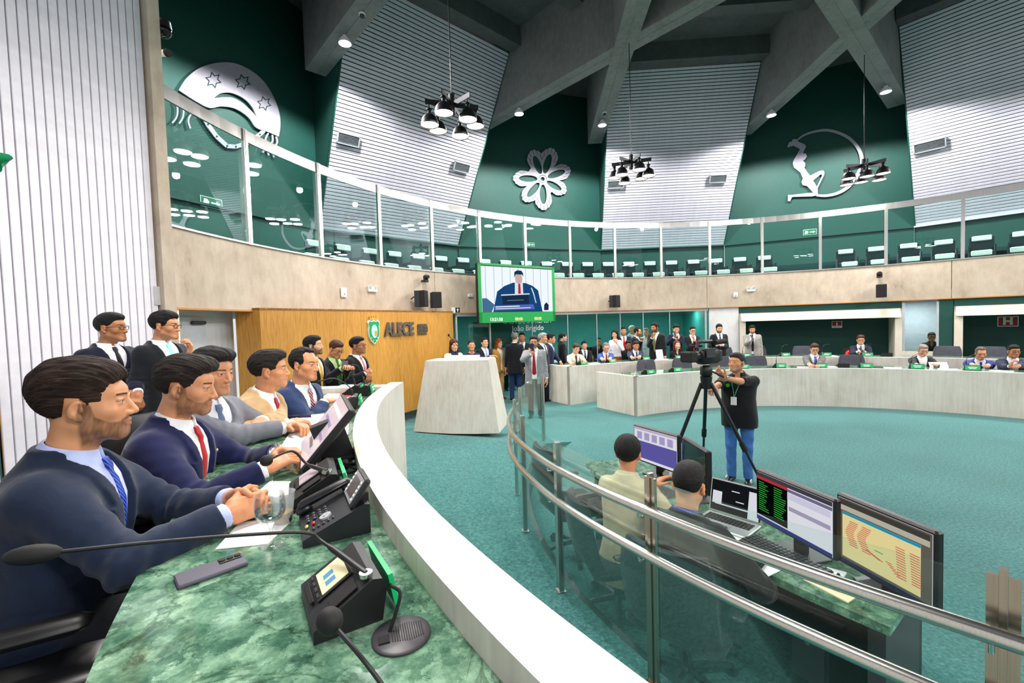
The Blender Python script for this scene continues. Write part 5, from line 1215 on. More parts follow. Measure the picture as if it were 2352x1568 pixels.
p = on_fascia(1046, 712); t = sign_at(p, Vector((CX, CY, 0))-p, .26, .14, WHITEP, 'white and black emergency sign with arrow left of the hanging screen'); MB().box((.055, 0, .007), (.14, .13, .004)).build('black_field', BLACKM, t); MB().prism([(.055, .05), (.01, .0), (.04, .0), (.04, -.05), (.07, -.05), (.07, 0), (.10, 0)][::-1], .009, .012).build('arrow', WHITEP, t)
RED = plain('#9c1220', .5)
p = at_r(1922, 745, 10.88); t = sign_at(p, Vector((CX, CY, 0))-p, .27, .22, WHITEP, 'small red and white fire extinguisher sign on the dark booth wall'); MB().box((0, .03, .007), (.24, .14, .004)).build('red_field', RED, t); MB().prism([(-.02, -.03), (.02, -.03), (.02, .04), (.008, .06), (.008, .085), (-.008, .085), (-.008, .06), (-.02, .04)], .009, .012).build('extinguisher_mark', WHITEP, t); text('EXTINTOR', .035, Matrix.Translation((0, -.08, .008)), RED, t, .001)
p = at_r(2315, 738, 10.88); t = sign_at(p, Vector((CX, CY, 0))-p, .38, .27, WHITEP, 'red and white hydrant sign reading H on the right booth wall'); MB().box((0, 0, .007), (.35, .24, .004)).build('red_field', RED, t); text('H', .26, Matrix.Translation((0, 0, .010)), plain('#cfe0c8', .5), t, .002, bold=.012)
# press room: name on the glass, ceiling lamps, board, desks, monitors
pg = at_r(1212, 740, 9.57); nn = (Vector((CX, CY, 0))-Vector((pg.x, pg.y, 0))).normalized(); sxx = Vector((0, 0, 1)).cross(nn)
t = thing('glass_lettering', 'white lettering on the press room glass below the screen', 'sign', pg)
text('SALA DE IMPRENSA', .19, frame_m(nn*.02 + Vector((0, 0, .03)), sxx, (0, 0, 1)), WHITEP, t, .001, 'lettering'); text('João Brígido', .22, frame_m(nn*.02 + Vector((0, 0, -.17)), sxx, (0, 0, 1)), WHITEP, t, .001, 'lettering')
for i, a in enumerate((127, 117.5, 110.5, 104, 97.5, 91, 86)):
    t = thing('ceiling_lamp', 'round ceiling lamp in the press room, ' + ORD[i] + ' from the left', 'lamp', pol(10.7, a, 2.375), 0, 'press room ceiling lamps'); MB().cyl((0, 0, 0), (0, 0, .02), .17, n=20).build('rim', WHITEP, t); MB().cyl((0, 0, -.004), (0, 0, .004), .15, n=20).build('diffuser', emit_mat('#fbf7ff', 5.0), t)
    light('press_lamp', 'AREA', pol(10.7, a, 2.33), 16, target=pol(10.7, a, 0), size=.3, shape='DISK')
for i, (a, r, lb) in enumerate(((117, 11.4, 'black monitor on the press room desk behind the grey haired man'), (113.5, 11.0, 'black monitor in the press room behind the woman in black'), (104.5, 10.9, 'black monitor in the press room beside the seated person in black'), (100.5, 11.3, 'black monitor in the press room behind the red tie man'), (94.5, 11.0, 'black monitor in the press room behind the bearded man'))):
    t = thing('monitor', lb, 'monitor', pol(r, a, .74), math.radians(a+90), 'press room monitors'); MB().cbox((0, 0, .27), (.55, .04, .33), .01).build('panel', BLACKP, t); MB().box((0, -.03, .07), (.05, .03, .16)).build('stand', BLACKP, t); MB().cbox((0, -.02, .006), (.22, .16, .012), .004).build('foot', BLACKP, t)
t = thing('press_desk', 'long white desk inside the press room', 'desk', pol(11.2, 106, 0)); sub(MB().ring(10.85, 11.6, 126, 90, .70, .738, 30), pol(11.2, 106, 0)).build('top', WHITEP, t)
for a in (125.5, 117, 108, 99, 90.6): sub(MB().ring(10.95, 11.5, a+.2, a-.2, 0, .70, 1), pol(11.2, 106, 0)).build('leg', GREYP, t)
tb = thing('notice_board', 'dark board with columns of pale lines in the press room', 'board', pol(9.72, 126.2, 1.75), math.radians(126.2-90+180))
MB().box((0, 0, 0), (1.5, .02, .75)).build('panel', plain('#0f4f4c', .4), tb)
for cx_, wl_ in ((-.55, .34), (-.22, .06), (.05, .30), (.45, .30)):
    for j in range(8): MB().box((cx_, -.012, .27-.07*j), (wl_*rng.uniform(.6, 1), .003, .02)).build('text_line', emit_mat('#8fc0c4', .7), tb)
# wall accessories: fire extinguisher
t = thing('fire_extinguisher', 'red fire extinguisher on the desk tier left of the man in navy suit', 'extinguisher', at_r(1948, 815, 8.35) - Vector((0, 0, .10)))
MB().lathe([(0, -.2), (.075, -.2), (.08, -.17), (.08, .15), (.05, .2), (.025, .22), (.025, .25), (0, .25)], n=18).build('cylinder', plain('#c81f22', .3), t, smooth=True); MB().box((.02, 0, .27), (.12, .03, .025)).build('handle', BLACKM, t); MB().tube([(0, .03, .25), (-.10, .03, .24), (-.12, .03, .10), (-.085, .03, -.05)], .01, 8).build('hose', BLACKM, t, smooth=True)
# flag corner at the left border
fl_ = thing('flag', 'folded corner of a green flag at the left edge', 'flag', at_d(-14, 372, 3.2)); mb = MB(); R_f = [[Vector((-.10+.19*u+.02*math.sin(v*5), .03*math.sin(u*7+v*3), .08 - .02*u - v*(.24-.16*u))) for u in np.linspace(0, 1, 9)] for v in np.linspace(0, 1, 7)]
for i in range(6):
    for j in range(8): mb._add([R_f[i][j], R_f[i][j+1], R_f[i+1][j+1], R_f[i+1][j]], [(0, 1, 2, 3)])
mb.build('cloth', fabric('#0f8a55', .6, wr=.1), fl_, smooth=True); MB().tube([(-.115, 0, -2.4), (-.115, 0, .18)], .014, 8).build('pole', CHROME, fl_)
# ------------------------------------------------------------ people
def stripe_mat(c1, c2, sc, rot=.8, w=.5):
    m, nt, b = new_mat('striped_silk'); co = coords(nt, (1, 1, 1), 'Object', (0, rot, .6)); wv = N(nt, 'ShaderNodeTexWave', Scale=sc, Distortion=.0); L(nt, co, wv.inputs['Vector'])
    r = ramp(nt, wv.outputs['Fac'], [(w-.08, srgb(c1)), (w+.08, srgb(c2))]); L(nt, r.outputs[0], b.inputs['Base Color']); b.inputs['Roughness'].default_value = .35; return m
BLUESTR = stripe_mat('#0a1f8c', '#3f6fd8', 38, .75, .62); REDSTR = stripe_mat('#7d1230', '#d8b4bc', 22, .75, .6)
desk_pt = lambda px, py, h=.045: np.array(at_z(px, py, DZ + h))
at = lambda px, py, d: np.array(at_d(px, py, d))
NAVY, BLK, CHAR = '#141b33', '#101116', '#1b1c22'
# presiding desk
FL = .66
folk('bearded man in dark blue suit and striped blue tie, hands clasped, nearest the camera', 200, 922, 1.36, 28, FL, 'sit', lean=8, twist=0, head=(4, 2, 0), tier=0, lh=desk_pt(530, 1146, .055), rh=desk_pt(524, 1180, .05), topc='#16233a', shirtc='#b9c4ee', tie='#123', tiemat=BLUESTR, vz=.02,
     beard=.72, beardc='#1f140d', hair='swept', hairc='#2a190f', skin='tan', lcurl=(.75, .8, .85, .9), rcurl=(.8, .85, .9, .95), lf=(-.38, -.92, .08), lb=(.75, -.25, .55), rf=(.30, -.95, .08), rb=(-.8, -.2, .5), lpole=(.6, .1, -.7), rpole=(-.75, .2, -.6), pin=True, seed=3, thumb=.5, nose=1.02)
folk('bearded man in navy suit and red tie speaking with lowered eyes', 430, 884, 1.92, 14, FL, 'sit', lean=12, head=(2, 10, 0), tier=0, lh=desk_pt(640, 1040, .05), rh=desk_pt(612, 1075, .05), topc='#151a44', shirtc='#f1f2f8', tie='#c0141c', vz=.04,
     beard=.6, beardc='#1f1814', hair='part', hairc='#241a15', skin='tan', lcurl=(.5, .6, .7, .8), rcurl=(.55, .65, .75, .85), rpole=(-.7, .2, -.7), lpole=(.7, .1, -.7), pin=True, seed=5, watch=('l', '#8d8f94', (0, 0, 1)))
folk('clean shaven man in light grey suit and grey blue tie with folded hands', 488, 852, 2.40, -12, FL, 'sit', lean=12, head=(2, 9, 0), tier=1, lh=desk_pt(672, 978, .05), rh=desk_pt(655, 982, .05), topc='#70727c', shirtc='#e8eaf2', tie='#5b6f92', vz=.03,
     hair='part', hairc='#15110f', skin='tan', beard=.12, lcurl=(.6, .7, .7, .8), rcurl=(.6, .7, .7, .8), lb=(.3, -.2, 1), rpole=(-.8, .2, -.6), lpole=(.8, .1, -.6), seed=8)
folk('man in beige suit and red tie leaning on crossed arms', 620, 848, 2.95, 4, FL, 'sit', lean=16, head=(18, 0, -3), tier=1, lh=desk_pt(600, 968, .09), rh=desk_pt(668, 972, .06), topc='#b99a70', shirtc='#f2f2f4', tie='#a41620', vz=.06,
     hair='part', hairc='#1a1310', skin='tan', beard=.1, lf=(-.9, -.3, .0), rf=(.9, -.3, 0), rpole=(-.9, -.1, -.5), lpole=(.9, -.1, -.5), seed=11)
folk('smiling man in blue suit with striped red tie leaning on the desk', 700, 837, 3.42, -12, FL, 'sit', lean=14, head=(0, 2, 6), tier=1, lh=desk_pt(690, 924, .07), rh=desk_pt(745, 922, .06), topc='#26395f', shirtc='#f0f1f6', tie='#822', tiemat=REDSTR, vz=.06,
     hair='receding', hairc='#14100e', skin='tan', beard=.08, lf=(-.9, -.3, .0), rf=(.9, -.3, 0), rpole=(-.9, -.1, -.5), lpole=(.9, -.1, -.5), pin=True, seed=12)
# standing behind the presiding desk
folk('standing man in black suit, black tie and round glasses by the white slats', 256, 752, 3.45, -12, .66, tier=1, head=(22, 0, 0), topc='#12152a', shirtc='#eceaf4', tie='#101014', vz=.0, hair='crop', hairc='#0d0b0b', skin='brown', glasses='#151515', lh=at(318, 908, 3.32), rh=at(304, 906, 3.32), lf=(-.5, -.3, -.75), rf=(.5, -.3, -.75), pin=True, lcurl=(.6, .7, .8, .9), rcurl=(.6, .7, .8, .9))
folk('standing man in dark suit and pale blue tie raising one hand', 380, 747, 3.6, -12, .66, tier=1, head=(22, 4, 0), topc='#15191f', shirtc='#e8f0fa', tie='#9fdcf0', vz=.0, hair='short', hairc='#120e0d', skin='tan', beard=.15, glasses='#151515', lh=at(436, 814, 3.62), lf=(.0, -.25, .95), lb=(.6, -.5, 0), lcurl=(.8, .9, .9, .9), lpole=(.6, .3, -.7), seed=2)
folk('bearded man with yellow tie standing against the oak wall', 720, 793, 5.75, -8, .25, tier=1, head=(18, -3, 0), topc=BLK, shirtc='#efe4ee', tie='#d9a818', vz=-.05, hair='short', hairc='#14100e', beard=.92, beardc='#0e0b0a', skin='fair', seed=4)
folk('man in black suit and green shirt looking down at a phone by the oak wall', 772, 801, 6.1, -35, .25, tier=1, head=(8, 26, 0), topc=BLK, shirtc='#bfe09a', tie='#3f7a3a', vz=.0, hair='crop', hairc='#4a2c1c', skin='tan', glasses='#703030', lh=at(798, 844, 5.86), rh=at(786, 846, 5.82), lf=(-.5, -.7, .3), rf=(.4, -.8, .3), lcurl=(.6,)*4, rcurl=(.6,)*4)
folk('man with glasses and salmon red tie standing with folded hands by the oak wall', 822, 793, 6.2, -14, .25, tier=1, head=(10, -2, 0), topc=BLK, shirtc='#e8eaf0', tie='#d4626a', vz=-.02, hair='crop', hairc='#0f0c0b', skin='brown', beard=.35, glasses='#151515', lh=at(848, 852, 6.0), rh=at(843, 856, 5.97), lf=(-.5, -.3, -.75), rf=(.5, -.3, -.75), lcurl=(.6,)*4, rcurl=(.6,)*4)
# beside and behind the lectern
folk('woman with long auburn hair and white jacket behind the lectern', 1043, 792, 9.6, -62, 0., head=(0, 8, 0), fem=True, hair='long', hairc='#4a1f14', top='suit', topc='#f4f4f8', shirtc='#26384a', tie=None, vz=.1, vopen=.03, skin='fair', pants='#e8e8ec')
folk('woman with glasses and dark blue dress behind the lectern', 1083, 793, 10.2, -70, 0., head=(-6, -4, 0), fem=True, hair='pony', hairc='#171010', top='dress', topc='#1c2156', tie=None, skin='tan', glasses='#d8c8b0', pants='#1c2156', lh=at(1107, 832, 10.0), lcurl=(.6,)*4)
folk('man in dark suit with crossed arms right of the woman in blue', 1113, 786, 11.2, -58, 0., head=(0, -4, 0), topc='#181a22', shirtc='#cfd8ee', tie='#8fa8d0', vz=.05, hair='short', hairc='#2a201a', skin='fair', lh=at(1118, 822, 10.95), rh=at(1128, 818, 10.95), lf=(-.9, -.2, .1), rf=(.9, -.2, .1))
folk('woman with long copper hair in a gold trouser suit', 1146, 788, 12.0, -40, 0., head=(0, 6, 0), fem=True, hair='long', hairc='#a04a12', top='suit', topc='#c08a3c', shirtc='#f0e4d0', tie=None, vz=.05, vopen=.03, skin='fair', pants='#c79a5a', shoe='#6a3a1a', H=1.6)
folk('man seen in grey jacket behind the grey haired man', 1168, 772, 13.6, -70, .0, topc='#7d8a8c', hair='crop', hairc='#1b1512', tie=None, skin='tan', H=1.7)
folk('grey haired man in black jacket and jeans with his back turned', 1183, 775, 11.9, 82, 0., head=(-20, 0, 0), topc='#14151a', tie='#222', hair='grey', hairc='#6d6a68', skin='fair', pants='#23376a', hem=-.27, seed=6)
folk('man in dark suit and red tie facing the grey haired man', 1199, 774, 12.5, -95, 0., head=(0, 0, 0), topc='#171a22', shirtc='#eef0f6', tie='#b01a22', vz=.05, hair='crop', hairc='#120e0d', skin='tan', beard=.25)
folk('man in pale grey blazer, glasses and red tie filming with a phone', 1226, 785, 9.5, -96, 0., tier=1, head=(2, 0, 0), topc='#8f9196', shirtc='#f2f2f6', tie='#9c1420', vz=-.12, vopen=.055, hair='swept', hairc='#17110e', skin='tan', beard=.75, beardc='#17110e', glasses='#121212', pants='#101014', rh=at(1222, 812, 9.16), rf=(.15, -.15, .97), rb=(.2, -.95, 0), rcurl=(.7, .75, .8, .85), rpole=(-.8, .2, -.6), hem=-.22, wide=1.06, build=1.06)
folk('grey haired man in black suit looking right behind the phone man', 1247, 776, 11.4, -40, 0., head=(20, 0, 0), topc='#15161b', shirtc='#f0f0f4', tie='#222', vz=.05, hair='grey', hairc='#9a9896', skin='tan')
folk('dark haired man in navy suit leaning on the end of the desk row', 1266, 777, 11.9, -20, 0., head=(10, 4, 0), lean=6, topc='#172048', shirtc='#eef0f6', tie='#222', vz=.05, hair='short', hairc='#0d0b0b', skin='tan', pants='#172048', lh=at(1288, 832, 11.8))
folk('woman with dark ponytail in black jacket turned to the right', 1294, 774, 12.6, 10, .12, head=(0, 8, 0), fem=True, hair='pony', hairc='#120d0c', top='suit', topc='#15151a', shirtc='#2a2a2e', tie=None, skin='fair')
# members seated in the farther row, left part
folk('seated man in cream shirt and dark tie reading papers', 1323, 800, 11.8, -80, .12, 'sit', lean=14, head=(10, 18, 0), top='shirt', topc='#ece3cf', shirtc='#ece3cf', tie='#3a1a22', vz=.05, hair='short', hairc='#4a2a18', skin='fair', rh=at(1310, 832, 11.3), lh=at(1345, 830, 11.2))
folk('young man in black suit behind the man in cream shirt', 1342, 792, 13.2, -85, .12, 'sit', lean=4, topc='#121319', shirtc='#e6ebf2', tie='#20242c', vz=.05, hair='bowl', hairc='#0c0a0a', skin='fair')
folk('grey haired man in bright blue suit and red tie looking down', 1392, 798, 12.15, -88, .12, 'sit', lean=14, head=(0, 22, 0), topc='#1f3f9c', shirtc='#eef0f6', tie='#b5161e', vz=.05, hair='receding', hairc='#75706c', skin='fair', rh=at(1386, 829, 11.2), lh=at(1400, 829, 11.2))
folk('woman in white blouse and orange trousers with hand at her mouth', 1412, 767, 12.7, -120, .12, head=(0, 8, 0), fem=True, hair='long', hairc='#0d0b0b', top='blouse', topc='#f6eef2', tie=None, skin='fair', pants='#d8561c', lh=at(1417, 787, 12.5), lf=(-.3, -.2, .9), lb=(.6, -.5, .2), lcurl=(.9,)*4, hem=-.03)
folk('man in dark suit and red tie standing behind the orange trousers', 1432, 760, 14.0, -95, .0, topc='#1a2030', shirtc='#e8ecf4', tie='#b81c24', vz=.05, hair='crop', hairc='#15100e', skin='tan', beard=.4)
folk('seated man in black shirt resting his chin on his hand', 1443, 791, 13.3, -85, .12, 'sit', lean=10, head=(0, 10, 0), top='shirt', topc='#16181c', shirtc='#16181c', tie=None, hair='short', hairc='#100d0c', skin='brown', lh=at(1449, 800, 13.05), lf=(-.2, 0, 1))
folk('seated man in navy suit and blue tie looking at his hands', 1461, 793, 12.3, -88, .12, 'sit', lean=12, head=(0, 14, 0), topc='#1b2148', shirtc='#e4e9f4', tie='#2a3160', vz=.05, hair='crop', hairc='#1b1512', skin='tan', rh=at(1455, 828, 11.3), lh=at(1466, 828, 11.3))
folk('balding bearded man in black suit turned right, one hand raised', 1465, 762, 13.0, -40, .12, head=(10, 6, 0), topc='#14151a', shirtc='#eef0f4', tie='#1a1a1e', vz=.05, hair='receding', hairc='#0e0c0b', skin='tan', beard=.8, beardc='#0e0c0b', lh=at(1474, 781, 12.8), lcurl=(.8,)*4)
folk('tall bearded man in black suit and olive tie, hand on his chin', 1504, 752, 12.4, -130, .12, tier=1, head=(-20, 4, 0), topc='#17171b', shirtc='#e4e6dc', tie='#8f9a5c', vz=.0, hair='short', hairc='#100c0b', skin='brown', beard=.9, beardc='#0c0909', rh=at(1498, 775, 12.22), rf=(.2, -.1, .9), rcurl=(.8,)*4, pants='#17171b')
folk('young man in dark blue suit holding a phone at his chest', 1553, 755, 13.0, -88, .12, head=(-6, 16, 0), topc='#141a36', shirtc='#eef0f6', tie=None, hair='part', hairc='#0c0a0a', skin='fair', rh=at(1549, 775, 12.75), lh=at(1556, 776, 12.75), lcurl=(.7,)*4, rcurl=(.7,)*4)
folk('elderly woman with short red hair and black top seated at the desk', 1555, 792, 12.55, -90, .12, 'sit', lean=6, head=(0, -6, 0), fem=True, hair='bob', hairc='#6a2a14', top='blouse', topc='#1a1a1e', tie=None, skin='pale')
folk('man with glasses and red tie, one hand on his chin and arms folded', 1591, 759, 12.8, -95, .12, head=(0, 6, 0), topc='#121218', shirtc='#eceef4', tie='#b81820', vz=.0, hair='crop', hairc='#0e0c0b', skin='fair', glasses='#121212', lh=at(1594, 780, 12.52), rh=at(1600, 787, 12.55), lf=(-.2, -.1, .95), lcurl=(.8,)*4, rf=(.9, -.2, .1))
folk('bearded man in black suit and dark blue tie in front of the white pier', 1652, 754, 12.7, -100, .12, tier=1, head=(0, 8, 0), topc='#121218', shirtc='#e2e8f4', tie='#232a5e', vz=-.02, hair='short', hairc='#0e0b0a', skin='fair', beard=.95, beardc='#0c0908', rh=at(1648, 792, 12.5), lh=at(1660, 792, 12.5), seed=9)
folk('bearded man in pale grey suit looking at a phone in the booth opening', 1728, 756, 13.2, -115, .12, tier=1, head=(0, 14, 0), topc='#a9a49f', shirtc='#eef0f2', tie='#17171b', vz=-.05, vopen=.03, hair='short', hairc='#17120f', skin='fair', beard=.8, beardc='#1c1410', rh=at(1726, 781, 12.95), rcurl=(.7,)*4, rf=(.4, -.6, .5), pants='#a9a49f', build=1.1)
# members on the right
folk('seated man in grey suit, blue tie and glasses at the nearer row', 1871, 801, 10.4, -112, 0., 'sit', lean=10, head=(-4, 16, 0), tier=1, topc='#6d6c6a', shirtc='#eef0f6', tie='#3b5fd0', vz=.02, hair='part', hairc='#4a2c1c', skin='fair', glasses='#2a2020', rh=at(1860, 838, 10.0), lh=at(1880, 838, 10.0))
folk('seated man in navy suit and blue tie at the farther row by the extinguisher', 1977, 780, 11.9, -122, .12, 'sit', lean=4, head=(0, 8, 0), tier=1, topc='#171a34', shirtc='#eef0f6', tie='#39406e', vz=.0, hair='part', hairc='#4a3020', skin='fair', glasses='#2a2020', rh=at(1971, 808, 11.6), lh=at(1985, 808, 11.6), lcurl=(.6,)*4, rcurl=(.6,)*4)
folk('man in black shirt and glasses inside the booth window', 2140, 773, 12.75, -128, .12, 'sit', lean=6, head=(0, 4, 0), top='shirt', topc='#141518', shirtc='#141518', tie=None, hair='short', hairc='#0c0a0a', skin='brown', glasses='#1a1a1a')
folk('grey haired man in black suit and white shirt reading a sheet', 2120, 804, 9.9, -118, 0., 'sit', lean=10, head=(6, 14, 0), tier=1, topc='#15151b', shirtc='#f4f2f6', tie=None, vz=.02, hair='grey', hairc='#8b8580', skin='fair', glasses='#4a4040', lh=at(2150, 838, 9.5), rh=at(2108, 840, 9.5), pin=True, seed=14)
folk('balding man in bright blue suit and dark tie leaning on the desk', 2253, 811, 9.4, -122, 0., 'sit', lean=18, head=(2, 18, 0), tier=1, topc='#1d2f86', shirtc='#e4eaf4', tie='#1f2a58', vz=.04, hair='receding', hairc='#5a5350', skin='tan', rh=at(2238, 838, 8.95), lh=at(2268, 840, 8.95), build=1.08)
folk('man in navy suit and glasses covering his mouth with a hand at the right edge', 2329, 806, 8.9, -126, 0., 'sit', lean=8, head=(10, 6, 0), tier=1, topc='#1a2040', shirtc='#d8ddea', tie=None, vz=.02, hair='crop', hairc='#0f0c0b', skin='brown', glasses='#141414', rh=at(2321, 841, 8.62), rf=(.2, -.1, .9), rcurl=(.85,)*4, lh=at(2335, 842, 8.5))
# press room
folk('person in black with dark glasses at a press room monitor', 1375, 767, 15.0, -100, .0, 'sit', lean=4, top='polo', topc='#17181c', tie=None, hair='crop', hairc='#0f0c0b', skin='tan', glasses='#0c0c0c')
folk('white haired person standing inside the press room', 1452, 757, 14.8, -60, .0, topc='#8d979c', tie=None, hair='grey', hairc='#d0d0cc', skin='fair')
folk('grey haired person with pale shirt inside the press room', 1484, 762, 14.9, -120, .0, top='shirt', topc='#d6dcdc', shirtc='#d6dcdc', tie=None, hair='grey', hairc='#8a8886', skin='fair')
# camera operator and staff
folk('camera operator in black polo shirt and blue jeans beside the tripod', 1692, 832, 5.42, -128, 0., tier=1, head=(-22, -6, 0), top='polo', topc='#101114', tie=None, hair='crop', hairc='#2c2826', skin='tan', beard=.62, beardc='#8a817a', pants='#3d6cae', shoe='#121212', belly=.055, build=1.1, wide=1.08, lh=at(1650, 866, 5.08), lf=(-.55, -.3, .6), lb=(-.2, -.9, -.2), lcurl=(.6, .7, .8, .8), rh=at(1638, 892, 5.15), rcurl=(.6,)*4, lpole=(.35, -.1, -.9), rpole=(-.4, .3, -.8), watch=('l', '#c8c8cc', (.3, -1, .3)), hem=-.20)
folk('woman with black hair and cream jacket seated with her back to the camera', 1443, 1038, 3.15, 58, 0., 'sit', lean=6, head=(4, 2, 0), tier=1, fem=True, hair='bowl', hairc='#0c0a0a', top='suit', topc='#cfc09c', shirtc='#cfc09c', tie=None, vz=.2, skin='tan', rh=at(1512, 1140, 3.05), lh=at(1500, 1115, 3.35), rpole=(-.8, .2, -.6), pants='#14151a', hem=-.31)
folk('dark haired man in black suit and blue collar seated at the staff desk, back turned', 1583, 1152, 2.52, 48, 0., 'sit', lean=8, head=(4, 6, 0), tier=1, hair='crop', hairc='#141010', topc='#17181c', shirtc='#2c3f8c', tie=None, vz=.2, skin='tan', rh=at(1720, 1290, 2.45), lh=at(1690, 1230, 2.75), rpole=(-.8, .2, -.6))
# ------------------------------------------------------------ microphone consoles with green name plates
def make_console(label, screen='#e9dcae', near=False):
    t = thing('microphone_console', label, 'console')          # -Y faces the sitter, +Y carries the name plate
    M_ = Matrix(((0, 0, 1), (1, 0, 0), (0, 1, 0))).to_4x4()
    prof = [(-.085, 0), (.075, 0), (.088, .075), (.078, .105), (.055, .110), (-.085, .030)]
    MB().prism(prof, -.115, .115, M=M_).build('housing', BLACKP, t)
    sl_ = math.atan2(.08, .14); Ms = Matrix.Translation((0, -.018, .071)) @ Matrix.Rotation(sl_, 4, 'X')
    def on(mb): mb.v = [tuple(Ms @ Vector(v)) for v in mb.v]; return mb
    on(MB().cbox((-.035, .0, .001), (.125, .10, .003), .001)).build('bezel', BLACKM, t)
    on(MB().box((-.035, .004, .0035), (.105, .075, .002))).build('display', plain(screen, .25, emit=.35), t)
    if near:
        on(MB().box((-.012, -.004, .0050), (.020, .028, .0012)).box((-.045, -.004, .0050), (.020, .028, .0012))).build('screen_icons', plain('#4f8fb8', .3, emit=.3), t)
        for k in range(4): on(MB().box((-.085+.03*k, -.044, .004), (.018, .006, .003))).build('button', GREYP, t)
    on(MB().cbox((-.035, -.062, .004), (.10, .012, .004), .001)).build('card_slot', BLACKM, t)
    on(MB().box((.075, .01, .002), (.05, .07, .003))).build('speaker_mesh', BLACKM, t)
    cl = MB().cyl((.085, .045, .108), (.085, .045, .118), .017, n=14).build('mic_socket', CHROME, t, smooth=True)
    npl = MB().box((0, .108, .062), (.21, .012, .085), M=Matrix.Rotation(.18, 3, 'X')).build('name_plate', GREENL, t)
    Mx = Matrix.Translation((0, .1155, .062)) @ Matrix.Rotation(.18, 4, 'X') @ Matrix.Rotation(PI, 4, 'Z') @ Matrix.Rotation(PI/2, 4, 'X')
    for j, (w, z) in enumerate(((.13, .014), (.10, -.012))): MB().prism([(-w/2, z-.006), (w/2, z-.006), (w/2, z+.006), (-w/2, z+.006)], 0, .0012, M=Mx).build('name_line', WHITEP, npl)
    return t
def goose(t, pts, head_r=.016, head_l=.03, nm='gooseneck'):
    m = MB(); P = spline(pts, 8); m.tube(P, [.0085 if i < 7 else .0048 for i in range(len(P))], 8); g = m.build(nm, BLACKP, t, smooth=True)
    d = (Vector(P[-1]) - Vector(P[-3])).normalized(); c = Vector(P[-1]) + d*head_l*.7; MB().sphere(c, (head_r, head_r, head_l), 12, 8, M=d.to_track_quat('Z', 'Y').to_matrix()).build('windscreen', BLACKM, g, smooth=True)
def cord(t, pts, r=.004): return MB().tube(spline(pts, 8), r, 6).build('cable', BLACKM, t, smooth=True)
GST = [(.085, .045, .115), (.085, .04, .20), (.06, .02, .27), (-.02, -.05, .31), (-.10, -.12, .31)]
# nearest console
def console_at(t, p, face): t.location = p; t.rotation_euler = (0, 0, math.radians(face+90)); t.scale = (1, 1, 1)
inv = lambda t, p: (Matrix.Translation(t.location) @ Matrix.Rotation(t.rotation_euler[2], 4, 'Z')).inverted() @ Vector(p)
c1 = make_console('black conference console with cream screen, nearest on the marble desk', near=True); p1 = at_z(786, 1392, DZ); console_at(c1, p1, 212); c1.scale = (.86,)*3
SC1 = lambda px, py, d: tuple(inv(c1, at_d(px, py, d))/.86)
goose(c1, [(.085, .045, .113), SC1(742, 1245, 1.07), SC1(700, 1223, 1.06), SC1(560, 1228, 1.0), SC1(350, 1245, .93), SC1(125, 1268, .86)], .022, .050)
goose(c1, [SC1(985, 1722, .655), SC1(905, 1610, .70), SC1(835, 1515, .72), SC1(770, 1440, .76)], .026, .028, 'second_gooseneck')
cord(c1, [(.02, .12, .03), SC1(900, 1345, .95), SC1(919, 1362, .93), SC1(908, 1410, .915), SC1(893, 1456, .905), SC1(892, 1466, .905)], .0042)
c2 = dup(c1, 'black conference console with goose neck microphone in front of the man in navy suit'); 
for ch in [ch for ch in c2.children if ch.name.startswith(('gooseneck', 'second', 'cable', 'screen_icons', 'button', 'display'))]:
    for g in list(ch.children): bpy.data.objects.remove(g)
    bpy.data.objects.remove(ch)
console_at(c2, at_z(722, 1140, DZ), 206); c2.scale = (1.0,)*3
SC2 = lambda px, py, d: tuple(inv(c2, at_d(px, py, d)))
Ms2 = Matrix.Translation((0, -.018, .071)) @ Matrix.Rotation(math.atan2(.08, .14), 4, 'X'); mb = MB().box((-.035, .004, .0035), (.105, .075, .002)); mb.v = [tuple(Ms2 @ Vector(v)) for v in mb.v]; mb.build('display', plain('#b9aab4', .25, emit=.2), c2)
goose(c2, [(.085, .045, .113), SC2(705, 1065, 1.70), SC2(672, 1036, 1.68), SC2(622, 1053, 1.62)], .021, .022)
cord(c2, [(.02, .10, .02), SC2(772, 1130, 1.83), SC2(800, 1120, 1.80), SC2(845, 1160, 1.66), SC2(840, 1190, 1.60)], .003)
gg = None
for px, py, fc, lb, hd in ((800, 936, 195, 'small black console with green plate in front of the man in beige suit', (735, 875)), (832, 906, 190, 'small black console with green plate in front of the man in blue suit', (812, 838)), (872, 886, 186, 'farthest black console on the presiding desk, beside the end parapet', (800, 866))):
    c = dup(c2, lb); [bpy.data.objects.remove(g) for ch in list(c.children) if ch.name.startswith(('gooseneck', 'cable')) for g in list(ch.children)]; [bpy.data.objects.remove(ch) for ch in list(c.children) if ch.name.startswith(('gooseneck', 'cable'))]
    p = at_z(px, py, DZ); 
    if 0 < angle_of(p) or angle_of(p) < -177.2: p = pol(6.85, 183.0, DZ)
    console_at(c, p, fc); c.scale = (.9,)*3; d = math.hypot(p.x, p.y); q = inv(c, at_d(hd[0], hd[1], p.y*1.0-.12))/.9
    goose(c, [(.085, .045, .113), (.085, .03, .19), tuple(Vector((.085, .03, .19)).lerp(q, .5) + Vector((0, 0, .05))), tuple(q)], .010, .02); cord(c, [(-.02, .10, .02), (-.06, .17, .03), (-.10, .20, .004), (-.06, .24, .004), (.0, .22, .006)], .003)
